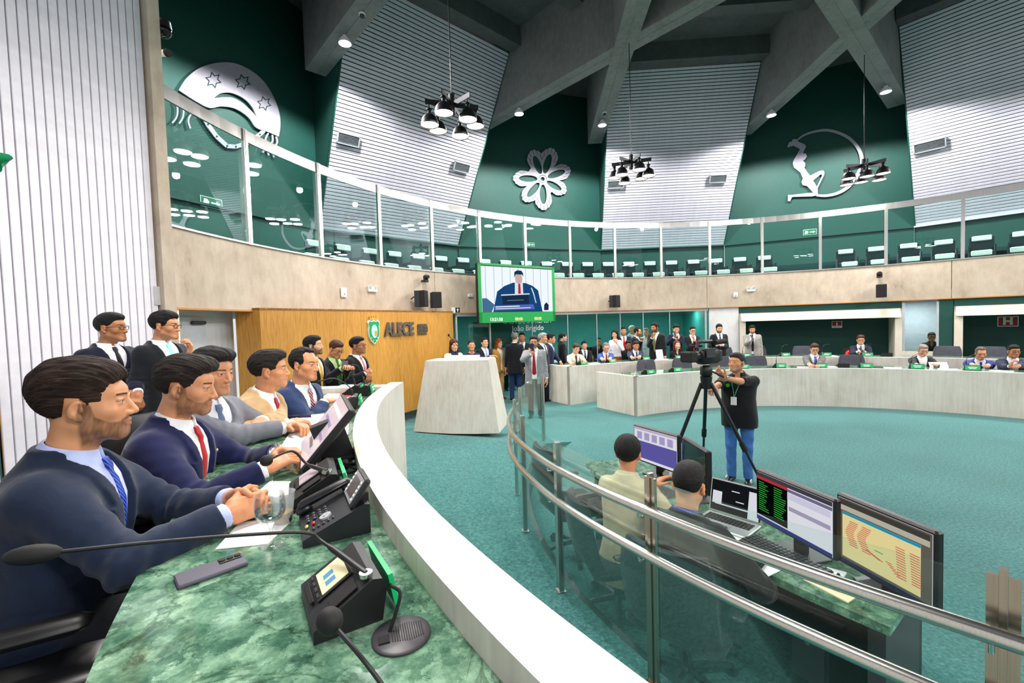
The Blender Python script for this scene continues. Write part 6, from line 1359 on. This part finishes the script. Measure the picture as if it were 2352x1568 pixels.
# consoles on the members' desks
mc = make_console('x', '#2b2f36'); goose(mc, GST, .010, .02)
MC1 = [(1487, 'first console from the corner of the nearer desk row'), (1550, 'second console from the corner of the nearer desk row'), (1705, 'console of the nearer row just right of the camera operator'), (1790, 'console of the nearer row right of the operator, left of the grey suited man'), (1884, 'console in front of the seated man in grey suit'), (1987, 'console of the nearer row left of the reading man'), (2105, 'console in front of the grey haired reading man'), (2233, 'console in front of the balding man in bright blue suit')]
MC2 = [(1336, 'console in front of the man in cream shirt'), (1402, 'console in front of the grey haired man in bright blue suit'), (1480, 'console in front of the seated man in navy suit'), (1556, 'console in front of the elderly woman'), (1712, 'console of the farther row beside the operator\'s head'), (1802, 'console of the farther row below the extinguisher sign'), (1896, 'console of the farther row behind the grey suited man'), (1991, 'console in front of the man in navy suit at the farther row')]
first = True
for lst, r, z in ((MC1, 5.70, .841), (MC2, 7.62, .941)):
    for px, lb in lst:
        q = at_r(px, 830, r); a = angle_of(q); o = mc if first else dup(mc); first = False
        o.location = pol(r, a, z); o.rotation_euler = (0, 0, math.radians(a+90)); o['label'] = lb; o['group'] = 'consoles on the members\' desks'
# telephone sets / black boxes in the rows
def sheet(name, label, p, w, h, rz, mat=PAPER, t=.004, group=None):
    o = thing(name, label, 'paper', p, rz, group); MB().box((0, 0, t/2), (w, h, t)).build('sheet', mat, o); return o
PL = [(1300, 7.72, .941, 'white papers on the desk end beside the man in cream shirt'), (1362, 7.7, .941, 'white sheet held low before the bright blue suit'), (1520, 7.7, .941, 'white papers before the tall bearded man'), (1640, 7.7, .941, 'white papers on the farther row behind the video camera'), (1850, 5.75, .841, 'white papers beside the grey suited man\'s console'), (1905, 5.8, .841, 'white papers right of the grey suited man\'s console'), (2050, 5.75, .841, 'white papers between two consoles of the nearer row'), (2180, 5.75, .841, 'white papers right of the reading man'), (2300, 5.75, .841, 'white papers before the man at the right edge'), (1905, 7.7, .941, 'white papers on the farther row left of the navy suit')]
for i, (px, r, z, lb) in enumerate(PL): q = at_r(px, 830, r); sheet('paper_stack', lb, pol(r, angle_of(q), z), .30, .21, math.radians(angle_of(q)+90+12*math.sin(i*3)), PAPER, .012, 'papers on the members\' desks')
o = thing('paper_sheet', 'white sheet held by the grey haired reading man', 'paper', wpt('grey haired man in black suit and white shirt reading a sheet', INFO['grey haired man in black suit and white shirt reading a sheet']['J']['l'][1]) + Vector((-.10, -.12, .06)), math.radians(-30)); MB().box((0, 0, 0), (.30, .004, .21), M=Matrix.Rotation(-.9, 3, 'X')).build('sheet', PAPER, o)
o = thing('paper_sheet', 'white document held by the tall bearded man', 'paper', at_d(1515, 815, 12.15), .3); MB().box((0, 0, 0), (.22, .006, .30), M=Matrix.Rotation(-.2, 3, 'X')).build('sheet', PAPER, o)
for px, r, z, lb in ((1935, 5.8, .841, 'black desk telephone in the nearer row beside the tilted chair'), (2036, 7.7, .941, 'black desk telephone in the farther row beside the navy suit')):
    q = at_r(px, 830, r); a = angle_of(q); t = thing('desk_telephone', lb, 'telephone', pol(r, a, z), math.radians(a+90)); MB().prism([(-.09, 0), (.09, 0), (.09, .09), (-.09, .03)], -.11, .11, M=Matrix(((0, 0, 1), (1, 0, 0), (0, 1, 0))).to_4x4()).build('base', BLACKP, t); MB().cbox((-.075, .0, .085), (.045, .19, .035), .012).build('handset', BLACKM, t)
# phones in hands
def phone(label, p, rz, tilt=1.3, mat=None):
    o = thing('smartphone', label, 'phone', p, rz); R = Matrix.Rotation(tilt, 3, 'X'); MB().cbox((0, 0, 0), (.075, .155, .009), .003, M=R).build('case', mat or BLACKP, o); MB().box(R @ Vector((.018, .05, -.0055)), (.028, .032, .003), M=R).build('camera_lenses', BLACKM, o); return o
phone('dark blue smartphone held up by the man in pale grey blazer', at_d(1222, 797, 9.13), 0, PI/2, plain('#1c2440', .3)); phone('black smartphone held by the young man in dark blue suit', at_d(1550, 767, 12.66), .2, 1.2); phone('smartphone held by the man in pale grey suit', at_d(1727, 774, 12.85), .3, 1.0, plain('#20284a', .3)); phone('smartphone held by the man in green shirt', at_d(792, 838, 5.78), .3, .7); phone('smartphone held by the man in navy suit at the farther row', at_d(1978, 804, 11.45), .3, .8)
# ------------------------------------------------------------ objects on the presiding desk
pa, pb = at_z(403, 1342, DZ), at_z(563, 1286, DZ); c = (pa+pb)/2; L_ = (pb-pa).length; rz = math.atan2((pb-pa).y, (pb-pa).x)
t = thing('smartphone', 'dark grey smartphone lying face down on the marble near the edge', 'phone', c, rz); MB().cbox((0, 0, .0055), (L_, .078, .010), .003).build('case', plain('#55515f', .35), t); MB().cbox((L_/2-.032, .018, .0115), (.052, .030, .003), .001).build('camera_island', BLACKP, t)
for k in range(3): MB().cyl((L_/2-.05+k*.018, .018, .012), (L_/2-.05+k*.018, .018, .0155), .0075, n=14).build('camera_lens', BLACKM, t, smooth=True)
def poly_sheet(name, label, pts, mat=PAPER, z=DZ, t=.0025, cat='paper'):
    P = [at_z(x, y, z) for x, y in pts]; c = sum(P, Vector())/len(P); o = thing(name, label, cat, c); MB().prism([((p-c).x, (p-c).y) for p in P], 0, t).build('sheet', mat, o); return o
poly_sheet('paper_sheet', 'white paper under the clasped hands of the nearest man', [(495, 1262), (615, 1250), (672, 1195), (560, 1190)]); poly_sheet('paper_sheet', 'white paper between the nearest man and the console', [(560, 1158), (600, 1152), (665, 1142), (668, 1106), (620, 1106)])
poly_sheet('paper_sheet', 'white paper under the large monitor', [(630, 1050), (700, 1050), (745, 950), (690, 955)], z=DZ+.003); poly_sheet('paper_sheet', 'white documents behind the large monitor', [(735, 1003), (800, 1000), (802, 948), (755, 950)], z=DZ, t=.008); poly_sheet('folder', 'tan folder edge beside the man in navy suit', [(518, 1056), (570, 1051), (572, 1046), (525, 1048)], plain('#c9a45a', .7), cat='folder')
poly_sheet('paper_sheet', 'white papers beside the man in blue suit', [(735, 918), (800, 915), (800, 905), (752, 905)], t=.006); poly_sheet('paper_sheet', 'white papers near the end parapet', [(770, 892), (842, 892), (838, 884), (785, 884)], t=.006)
poly_sheet('folder', 'dark blue folder before the man in beige suit', [(660, 962), (715, 960), (712, 950), (668, 950)], plain('#1c2140', .5), t=.02, cat='folder'); poly_sheet('folder', 'red folder beside the papers near the end parapet', [(778, 914), (812, 912), (806, 903), (783, 904)], plain('#b8352c', .6), t=.012, cat='folder')
# pens and small cables
t = thing('pen', 'black pen lying across the white paper by the clasped hands', 'pen', at_z(570, 1192, DZ+.008), math.radians(14)); MB().cyl((-.075, 0, .0), (.06, 0, .0), .0048, n=10).cyl((.06, 0, 0), (.075, 0, 0), .0045, .001, n=10).build('barrel', BLACKP, t, smooth=True); MB().box((-.06, 0, .006), (.035, .003, .002)).build('clip', CHROME, t)
# wine style glass and plastic cup
g = at_z(625, 1250, DZ); t = thing('stemmed_glass', 'clear stemmed water glass in front of the clasped hands', 'glass', g)
MB().lathe([(0, 0), (.036, .0), (.037, .003), (.012, .010), (.005, .022), (.0045, .045), (.010, .058), (.030, .072), (.041, .092), (.043, .112), (.039, .150), (.0375, .150), (.041, .112), (.039, .093), (.029, .075), (.0, .064)], n=28).build('glass_bowl', WATERG, t, smooth=True); MB().lathe([(0, .066), (.028, .076), (.0385, .094), (.040, .108), (0, .108)], n=24).build('water', glass_mat('water', (.93, .96, .97), .8), t, smooth=True)
t = thing('plastic_cup', 'translucent plastic cup with orange juice behind the stemmed glass', 'cup', at_z(652, 1200, DZ)); MB().lathe([(0, 0), (.026, 0), (.037, .10), (.039, .102), (.0365, .10), (.0255, .003), (0, .003)], n=24).build('cup_wall', glass_mat('cloudy_plastic', (.9, .9, .9), .6, .2, .25), t, smooth=True); MB().lathe([(0, .004), (.0255, .004), (.029, .038), (0, .038)], n=24).build('juice', plain('#e0a818', .3), t, smooth=True)
# desk telephone
p = at_z(768, 1205, DZ); t = thing('desk_telephone', 'large black desk telephone with tilted display between the two consoles', 'telephone', p, math.radians(208+90)); t.scale = (.93,)*3; 
Mw = Matrix(((0, 0, 1), (1, 0, 0), (0, 1, 0))).to_4x4(); sl_ = math.atan2(.075, .20)
MB().prism([(-.105, 0), (.10, 0), (.10, .095), (.085, .098), (-.105, .022)], -.125, .125, M=Mw).build('base', plain('#1c1d22', .4), t)
Mf = Matrix.Translation((0, -.01, .0585)) @ Matrix.Rotation(sl_, 4, 'X')
def onf(mb): mb.v = [tuple(Mf @ Vector(v)) for v in mb.v]; return mb
onf(MB().cbox((-.093, .0, .030), (.048, .19, .024), .011).cbox((-.093, .082, .014), (.052, .050, .034), .012).cbox((-.093, -.078, .014), (.052, .055, .034), .012)).build('handset', plain('#16171c', .35), t, smooth=True)
for i in range(4):
    for j in range(3): onf(MB().cbox((-.035+.022*j, -.075+.020*i, .004), (.015, .012, .006), .003)).build('key', plain('#3a3b42', .4), t)
for i in range(6): onf(MB().cbox((.085, -.08+.016*i, .004), (.012, .009, .006), .003)).build('line_key', plain('#3a3b42', .4), t)
onf(MB().cyl((.045, -.02, .0), (.045, -.02, .008), .019, n=20).cyl((.045, -.02, .008), (.045, -.02, .011), .008, n=14)).build('navigation_ring', plain('#c9cbd0', .3, .4), t, smooth=True)
onf(MB().cbox((.045, -.06, .004), (.018, .010, .008), .003)).build('red_key', plain('#c22a1c', .4), t); onf(MB().cbox((.045, -.082, .004), (.018, .010, .008), .003)).build('yellow_key', plain('#cfd02a', .4), t)
Md = Matrix.Translation((.03, .075, .125)) @ Matrix.Rotation(.95, 4, 'X')
def ond(mb): mb.v = [tuple(Md @ Vector(v)) for v in mb.v]; return mb
ond(MB().cbox((0, 0, 0), (.155, .105, .022), .006)).build('display_head', plain('#1c1d22', .4), t); ond(MB().box((0, 0, .0115), (.135, .085, .002))).build('display_frame', plain('#b9bcc0', .35, .4), t); ond(MB().box((0, .0, .0132), (.085, .062, .002))).build('display', plain('#5a4f48', .15, emit=.15), t)
for k in range(5):
    for sx_ in (-1, 1): ond(MB().cbox((sx_*.056, -.03+.015*k, .0135), (.012, .008, .003), .001)).build('side_key', WHITEP, t)
MB().box((.03, .09, .085), (.10, .03, .07)).build('display_neck', BLACKP, t); MB().tube([(-.10+.016*math.cos(k*1.1)-.0012*k, -.13-.0009*k+.0, .016+.012*math.sin(k*1.1)) for k in range(60)], .0028, 5).build('coiled_cord', BLACKM, t, smooth=True)
# large tilted monitor
p0 = at_z(712, 1092, DZ); t = thing('monitor', 'large tilted monitor on the marble desk beside the man in navy suit', 'monitor', at_z(745, 1062, DZ), math.radians(205+90))
R = Matrix.Rotation(-.72, 3, 'X'); up_ = R @ Vector((0, 0, 1)); fw = R @ Vector((0, -1, 0)); b0 = Vector((0, -.09, .035))
MB().cbox(b0 + up_*.16, (.50, .035, .32), .008, M=R).build('casing', BLACKP, t); MB().box(b0 + up_*.16 + fw*.0185, (.475, .003, .295), M=R).build('screen', plain('#cdbfc8', .2, emit=.35), t)
for k, (w, z, hx) in enumerate(((.42, .26, '#e8dfe6'), (.30, .20, '#8f86b0'), (.42, .14, '#a58fa8'), (.2, .08, '#6a5a70'))): MB().box(b0 + up_*z + fw*.0205, (w, .0015, .018), M=R).build('screen_line', plain(hx, .3, emit=.3), t)
MB().box((0, .04, .10), (.07, .14, .20), M=Matrix.Rotation(.3, 3, 'X')).build('stand', BLACKP, t); MB().cbox((0, .06, .008), (.24, .18, .016), .006).build('foot', BLACKP, t)
# adapters and cables behind it
t = thing('power_adapter', 'black power adapter with tangled leads behind the large monitor', 'adapter', at_z(778, 1062, DZ), .30); MB().cbox((0, 0, .018), (.14, .07, .035), .008).build('brick', BLACKP, t); MB().cbox((.02, -.09, .016), (.06, .06, .032), .006).build('plug', BLACKP, t)
for pts in ([(.07, 0, .02), (.16, .05, .006), (.20, -.05, .006), (.12, -.16, .006), (-.02, -.20, .006), (-.1, -.14, .006)], [(-.07, .02, .02), (-.10, .12, .03), (.02, .20, .01), (.10, .16, .006), (.05, .10, .03)], [(.03, -.12, .02), (.10, -.2, .006), (.05, -.30, .006), (-.06, -.36, .006), (-.12, -.46, .006), (-.10, -.56, .006)]): cord(t, pts, .0042)
# grommet in the marble
p = at_z(922, 1459, DZ); t = thing('cable_grommet', 'round black cable grommet set in the marble near the parapet', 'grommet', p, .35); MB().lathe([(0, 0), (.059, 0), (.059, .003), (.054, .006), (.0, .006)], n=40).build('plate', plain('#3a363c', .4), t, smooth=True)
for k in range(14): MB().box((-.018+.0046*k, .0, .0068), (.0018, .056-abs(k-7)*.002, .001)).build('rib', BLACKM, t)
MB().box((-.035, -.01, .007), (.022, .022, .004)).build('hatch', BLACKM, t)
# chairs of the presiding desk
def seat_chair(o, who, label, back=.0):
    i = INFO[who]; f = i['R'] @ np.array([0, -1., 0]); p = i['pos'] - f*back; o.location = tuple(p); o.rotation_euler = i['root'].rotation_euler; o['label'] = label; return o
P1N = 'bearded man in dark blue suit and striped blue tie, hands clasped, nearest the camera'
for k_, (nm_, lb_, sz) in enumerate(((P1N, 'large black leather armchair behind the bearded man nearest the camera', 1.0), ('bearded man in navy suit and red tie speaking with lowered eyes', 'black leather armchair behind the speaking man in navy suit', .72), ('clean shaven man in light grey suit and grey blue tie with folded hands', 'black leather armchair behind the man in light grey suit', .8), ('man in beige suit and red tie leaning on crossed arms', 'black leather armchair behind the man in beige suit', .72), ('smiling man in blue suit with striped red tie leaning on the desk', 'black leather armchair behind the smiling man in blue suit', .72))):
    i = INFO[nm_]; f = i['R'] @ np.array([0, -1., 0]); o = bkc if k_ == 0 else dup(bkc); o.location = tuple(i['pos'] - f*(.06 if k_ else .02)); o.rotation_euler = i['root'].rotation_euler; o.scale = (1, 1, sz) if k_ else (1.0, 1, 1.06); o['label'] = lb_
# ------------------------------------------------------------ staff pit
def screen_thing(name, label, a, b, z0, z1, cat='monitor', on=True):
    """flat monitor whose screen's lower left / right corners are a and b (as seen by its user)"""
    a, b = Vector((a[0], a[1], 0)), Vector((b[0], b[1], 0)); w = (b-a).length; c = (a+b)/2; x = (b-a).normalized(); n = Vector((x.y, -x.x, 0)); M = Matrix((x, -n, Vector((0, 0, 1)))).transposed().to_4x4(); M.translation = (c.x, c.y, PZ)
    t = thing(name, label, cat, M=M); h = z1-z0; zc = (z0+z1)/2-PZ
    MB().cbox((0, .022, zc), (w, .04, h), .008).build('casing', BLACKP, t); MB().box((0, .065, (z0-PZ)/2+.07), (.07, .03, z0-PZ+.14)).build('stand', BLACKP, t); MB().cbox((0, .06, .006), (.24, .18, .012), .004).build('foot', BLACKP, t)
    s = MB().box((0, .001, zc), (w-.03, .003, h-.03)).build('screen', emit_mat('#f2f0fa', .9) if on else plain('#0b1514', .08), t)
    def q(x0, y0, x1, y1, hexc, e=.85, lv=0, nm='screen_block'): MB().box(((x0+x1)/2*(w-.03)-(w-.03)/2, -.0015-.0008*lv, zc-(h-.03)/2+(y0+y1)/2*(h-.03)), ((x1-x0)*(w-.03), .001, (y1-y0)*(h-.03))).build(nm, emit_mat(hexc, e), s)
    return t, q
# monitor 1
t, q = screen_thing('monitor', 'monitor with a pale and purple page in front of the woman in cream', (1.04, 3.84), (1.27, 3.40), .83, 1.14)
q(0, .08, 1, .60, '#6a63b8', .8); q(0, .93, 1, 1, '#d8c8e0', .8); 
for k in range(5): q(.08+.18*k, .66, .20+.18*k, .88, '#b9b3e0', .8)
t, q = screen_thing('monitor', 'dark switched off monitor right of the purple page', (1.285, 3.38), (1.30, 2.97), .83, 1.14, on=False)
# laptop
lp = at_z(1668, 1205, PZ); t = thing('laptop', 'silver laptop with dark page open on the staff desk', 'laptop', lp, math.radians(-50)); MB().cbox((0, 0, .008), (.33, .23, .014), .004).build('base', plain('#c9cacc', .35, .5), t)
for j in range(5):
    for k in range(13): MB().box((-.132+.022*k, -.005+.019*j, .0165), (.018, .015, .003)).build('key', BLACKP, t)
MB().box((0, -.07, .0158), (.10, .06, .001)).build('touchpad', plain('#b5b6b8', .3, .5), t)
R = Matrix.Rotation(-.22, 3, 'X'); MB().cbox(Vector((0, .115, .015)) + R @ Vector((0, 0, .11)), (.33, .008, .215), .003, M=R).build('lid', plain('#c9cacc', .35, .5), t); sc_ = MB().box(Vector((0, .109, .015)) + R @ Vector((0, 0, .112)), (.312, .002, .195), M=R).build('screen', emit_mat('#17181c', 1.0), t)
for x0, z0_, w_, h_ in ((-.115, .10, .06, .08), (.115, .10, .065, .17), (0, .16, .05, .006), (0, .06, .25, .008), (.03, .10, .05, .006)): MB().box(Vector((x0, .107, .015)) + R @ Vector((0, -.001, z0_)), (w_, .0015, h_), M=R).build('screen_block', emit_mat('#e8ecf2', .95), sc_)
# monitor 3: dark listing and white page
t, q = screen_thing('monitor', 'monitor split between a dark green listing and a white page', (1.44, 2.62), (1.555, 2.12), .83, 1.14)
q(0, .92, 1, 1, '#4a4650', .8); q(.0, .86, .45, .92, '#c8343c', .9); q(0, .10, .45, .86, '#07080a', 1); q(.45, .84, 1, .90, '#7d78a0', .8); q(.47, .48, .98, .56, '#b4b0cc', .8); q(0, 0, 1, .07, '#2b3a8c', .8); q(.45, .70, .98, .82, '#dcdaf0', .9)
for k in range(14): q(.03, .80-.045*k, .03+rng.uniform(.08, .16), .815-.045*k, '#2fbf3c', .9, 1, 'text_line'); q(.26, .80-.045*k, .26+rng.uniform(.10, .18), .815-.045*k, '#2fbf3c', .9, 1, 'text_line')
# monitor 4: hall plan
t, q = screen_thing('monitor', 'large monitor showing a yellow plan of the hall with salmon seat rows', (1.615, 2.20), (1.70, 1.755), .80, 1.15)
q(0, 0, 1, 1, '#6d6a62', .8, 0); q(.02, .90, .98, .98, '#4a4742', .8, 1); q(.02, .82, .98, .90, '#cfc9b4', .8, 1); q(.06, .10, .90, .80, '#f0dfa0', .95, 1); q(.06, .76, .90, .80, '#1f9fc4', .9, 2); q(.0, .0, 1, .06, '#2a3550', .8, 1); q(0, .78, .06, .82, '#c83a2a', .8, 2)
SAL = '#e2745a'
for k in range(13):
    u_k = k/12; 
    for x_, amp_ in ((.10, .05), (.24, .06)): xx = x_ + amp_*math.sin((u_k-.5)*3)**2; q(xx, .68-.030*k, xx+.10, .692-.030*k, SAL, .9, 2, 'seat_mark')
    for x_, amp_ in ((.66, .05), (.80, .05)): xx = x_ - .05*math.sin((u_k-.5)*3)**2*0 + .02*u_k; q(xx, .62-.034*k, xx+.09, .632-.034*k, SAL, .9, 2, 'seat_mark')
for k in range(6): q(.34+.026*k, .36-.01*k, .40+.026*k, .372-.01*k, SAL, .9, 2, 'seat_mark'); q(.56+.022*k, .34-.026*k, .62+.022*k, .352-.026*k, SAL, .9, 2, 'seat_mark')
q(.44, .42, .53, .435, '#4fc060', .9, 2, 'green_mark')
# keyboards, mice, pads, paper
def keyboard(label, p, rz):
    t = thing('keyboard', label, 'keyboard', p, rz); MB().cbox((0, 0, .009), (.44, .14, .016), .005).build('tray', BLACKP, t)
    for j in range(5):
        for k in range(18): MB().box((-.204+.024*k, -.05+.025*j, .019), (.019, .019, .006)).build('key', GREYP, t)
keyboard('black keyboard in front of the woman in cream', at_z(1498, 1120, PZ), math.radians(-62)); keyboard('black keyboard before the monitor with the white page', at_z(1800, 1278, PZ), math.radians(-68))
def mouse(label, p, rz): t = thing('computer_mouse', label, 'mouse', p, rz); MB().sphere((0, 0, .012), (.034, .056, .026), 18, 10).build('body', plain('#3b3d44', .35), t, smooth=True); MB().cyl((-.004, .028, .034), (.004, .028, .034), .009, n=12).build('wheel', BLACKM, t)
mouse('grey mouse on the white pad beside the laptop', at_z(1650, 1232, PZ+.004), math.radians(-50)); mouse('dark grey mouse on the cream envelope', at_z(1919, 1340, PZ+.012), math.radians(-60))
poly_sheet('mouse_pad', 'white sheet under the mouse beside the laptop', [(1603, 1222), (1672, 1252), (1712, 1234), (1650, 1205)], z=PZ, cat='pad'); poly_sheet('paper_sheet', 'white sheet under a black phone on the staff desk', [(1680, 1286), (1763, 1325), (1823, 1296), (1738, 1258)], z=PZ); poly_sheet('envelope', 'cream envelope under the dark grey mouse', [(1845, 1332), (1948, 1386), (1984, 1362), (1886, 1314)], PAPERC, PZ, .006, 'envelope'); poly_sheet('paper_sheet', 'white slip with red edge behind the cream envelope', [(1893, 1312), (1935, 1330), (1945, 1318), (1900, 1306)], z=PZ, t=.01)
p = at_z(1742, 1292, PZ+.003); t = thing('smartphone', 'black smartphone on the white sheet at the staff desk', 'phone', p, math.radians(-45)); MB().cbox((0, 0, .005), (.075, .15, .009), .003).build('case', plain('#c8c8c8', .4), t); MB().box((0, 0, .0098), (.07, .145, .001)).build('display', plain('#101418', .1), t)
poly_sheet('clipboard', 'dark clipboard at the near end of the staff desk', [(1960, 1330), (2020, 1392), (2075, 1382), (2010, 1325)], plain('#1b1c1f', .4), PZ, .012, 'clipboard')
t = thing('tissue_pack', 'crumpled white paper beside the purple page monitor', 'paper', at_z(1545, 1097, PZ)); mb = MB().sphere((0, 0, .03), (.07, .05, .03), 14, 8); mb.v = [(v[0]*(1+.25*math.sin(v[1]*90)), v[1]*(1+.25*math.sin(v[0]*80)), v[2]*(1+.2*math.sin(v[0]*110))) for v in mb.v]; mb.build('crumpled_sheet', PAPER, t)
# office chairs in the pit
stc.location = (.50, 3.86, 0); stc.rotation_euler = (0, 0, math.radians(20+90)); stc.scale = (.95,)*3
W1 = 'woman with black hair and cream jacket seated with her back to the camera'; W2 = 'dark haired man in black suit and blue collar seated at the staff desk, back turned'
c = dup(stc, 'black office chair under the woman in cream jacket'); i = INFO[W1]; f = i['R'] @ np.array([0, -1., 0]); c.location = tuple(i['pos'] + np.array([-.06, .04, 0])); c.rotation_euler = (0, 0, math.radians(8+90)); c.scale = (.95, .95, .80)
c = dup(stc, 'black office chair with grey armrest under the man in black suit'); i = INFO[W2]; f = i['R'] @ np.array([0, -1., 0]); c.location = tuple(i['pos'] + f*.02); c.rotation_euler = i['root'].rotation_euler; c.scale = (1.04, .95, .86)
# ------------------------------------------------------------ video camera on its tripod
ap = at_d(1622, 868, 5.0); t = thing('camera_tripod', 'black tripod standing on the carpet beside the operator', 'tripod', (ap.x, ap.y, 0)); A0 = Vector((0, 0, ap.z))
feet = [at_z(1775, 1158, 0), at_z(1515, 1130, 0), at_z(1614, 1078, 0)]
for k, f in enumerate(feet):
    v = f - Vector((ap.x, ap.y, 0)); st = A0 + Vector((v.x, v.y, 0)).normalized()*.05 - Vector((0, 0, .06)); l = MB().tube([tuple(st), tuple(st.lerp(v, .55))], .021, 10).build('leg', BLACKP, t, smooth=True); MB().tube([tuple(st.lerp(v, .52)), tuple(v)], .014, 10).build('lower_leg', BLACKP, l, smooth=True); MB().cyl(tuple(st.lerp(v, .50)), tuple(st.lerp(v, .57)), .030, n=12).build('clamp', BLACKM, l, smooth=True)
MB().cyl(tuple(A0 - Vector((0, 0, .12))), tuple(A0 + Vector((0, 0, .02))), .05, .065, n=16).build('crown', BLACKP, t, smooth=True); MB().cbox(tuple(A0 + Vector((0, 0, .08))), (.11, .11, .13), .02).build('fluid_head', BLACKP, t, smooth=True); MB().tube([tuple(A0 + Vector((.05, -.02, .08))), tuple(A0 + Vector((.22, .05, .0)))], .010, 8).build('pan_handle', BLACKM, t, smooth=True)
ct = thing('video_camera', 'black shoulder video camera mounted on the tripod', 'camera', (ap.x, ap.y, ap.z+.148), math.radians(-150+90))
MB().cbox((0, .03, .10), (.13, .30, .17), .02).build('camera_body', BLACKP, ct, smooth=True); MB().cyl((0, -.12, .11), (0, -.24, .11), .052, n=22).build('lens_barrel', BLACKP, ct, smooth=True); MB().cbox((0, -.29, .11), (.15, .12, .115), .012).build('lens_hood', BLACKM, ct)
MB().tube([(0, -.16, .20), (0, -.14, .265), (0, .10, .265), (0, .14, .20)], .020, 10).build('top_handle', BLACKP, ct, smooth=True); MB().cyl((.03, .12, .25), (.03, .30, .26), .030, n=16).build('viewfinder', BLACKM, ct, smooth=True); MB().cyl((-.07, -.18, .215), (-.07, .02, .215), .014, n=12).build('shotgun_microphone', BLACKM, ct, smooth=True); MB().box((.10, -.05, .14), (.012, .14, .09)).build('side_display', GREYP, ct); MB().cbox((0, .20, .10), (.11, .06, .12), .01).build('battery', GREYP, ct); MB().cyl((.0, -.17, .268), (.0, -.17, .282), .008, n=10).build('tally_lamp', emit_mat('#ff3030', 2.0), ct)
# badge of the operator: lanyard and chest mark
i = INFO['camera operator in black polo shirt and blue jeans beside the tripod']; rt = i['root']; s = i['s']
MB().tube([tuple(i['tw']((x, y, z))) for x, y, z in ((-.062, -.04, .50), (-.06, -.13, .42), (-.03, -.175, .28), (-.02, -.20, .22))], .004, 6).tube([tuple(i['tw']((x, y, z))) for x, y, z in ((.062, -.04, .50), (.05, -.13, .42), (.0, -.175, .28), (-.015, -.20, .22))], .004, 6).build('lanyard', plain('#3aa878', .6), rt, smooth=True)
q = i['tw']((-.02, -.215, .17)); MB().cbox(tuple(q), (.065, .008, .10), .003).build('name_badge', WHITEP, rt)
q = i['tw']((-.10, -.158, .36)); MB().cyl(tuple(q), tuple(np.array(q) + np.array([0, -.012, 0])), .022, n=14).build('chest_mark', plain('#56c840', .6), rt)
sh_ = MB()
for sx_ in (1, -1):
    for k in range(3): sh_.box((sx_*(.137), -.03-.03*k, .05), (.010, .012, .045), M=Matrix.Rotation(.5, 3, 'X'))
sh_.build('shoe_stripes', WHITEP, rt)
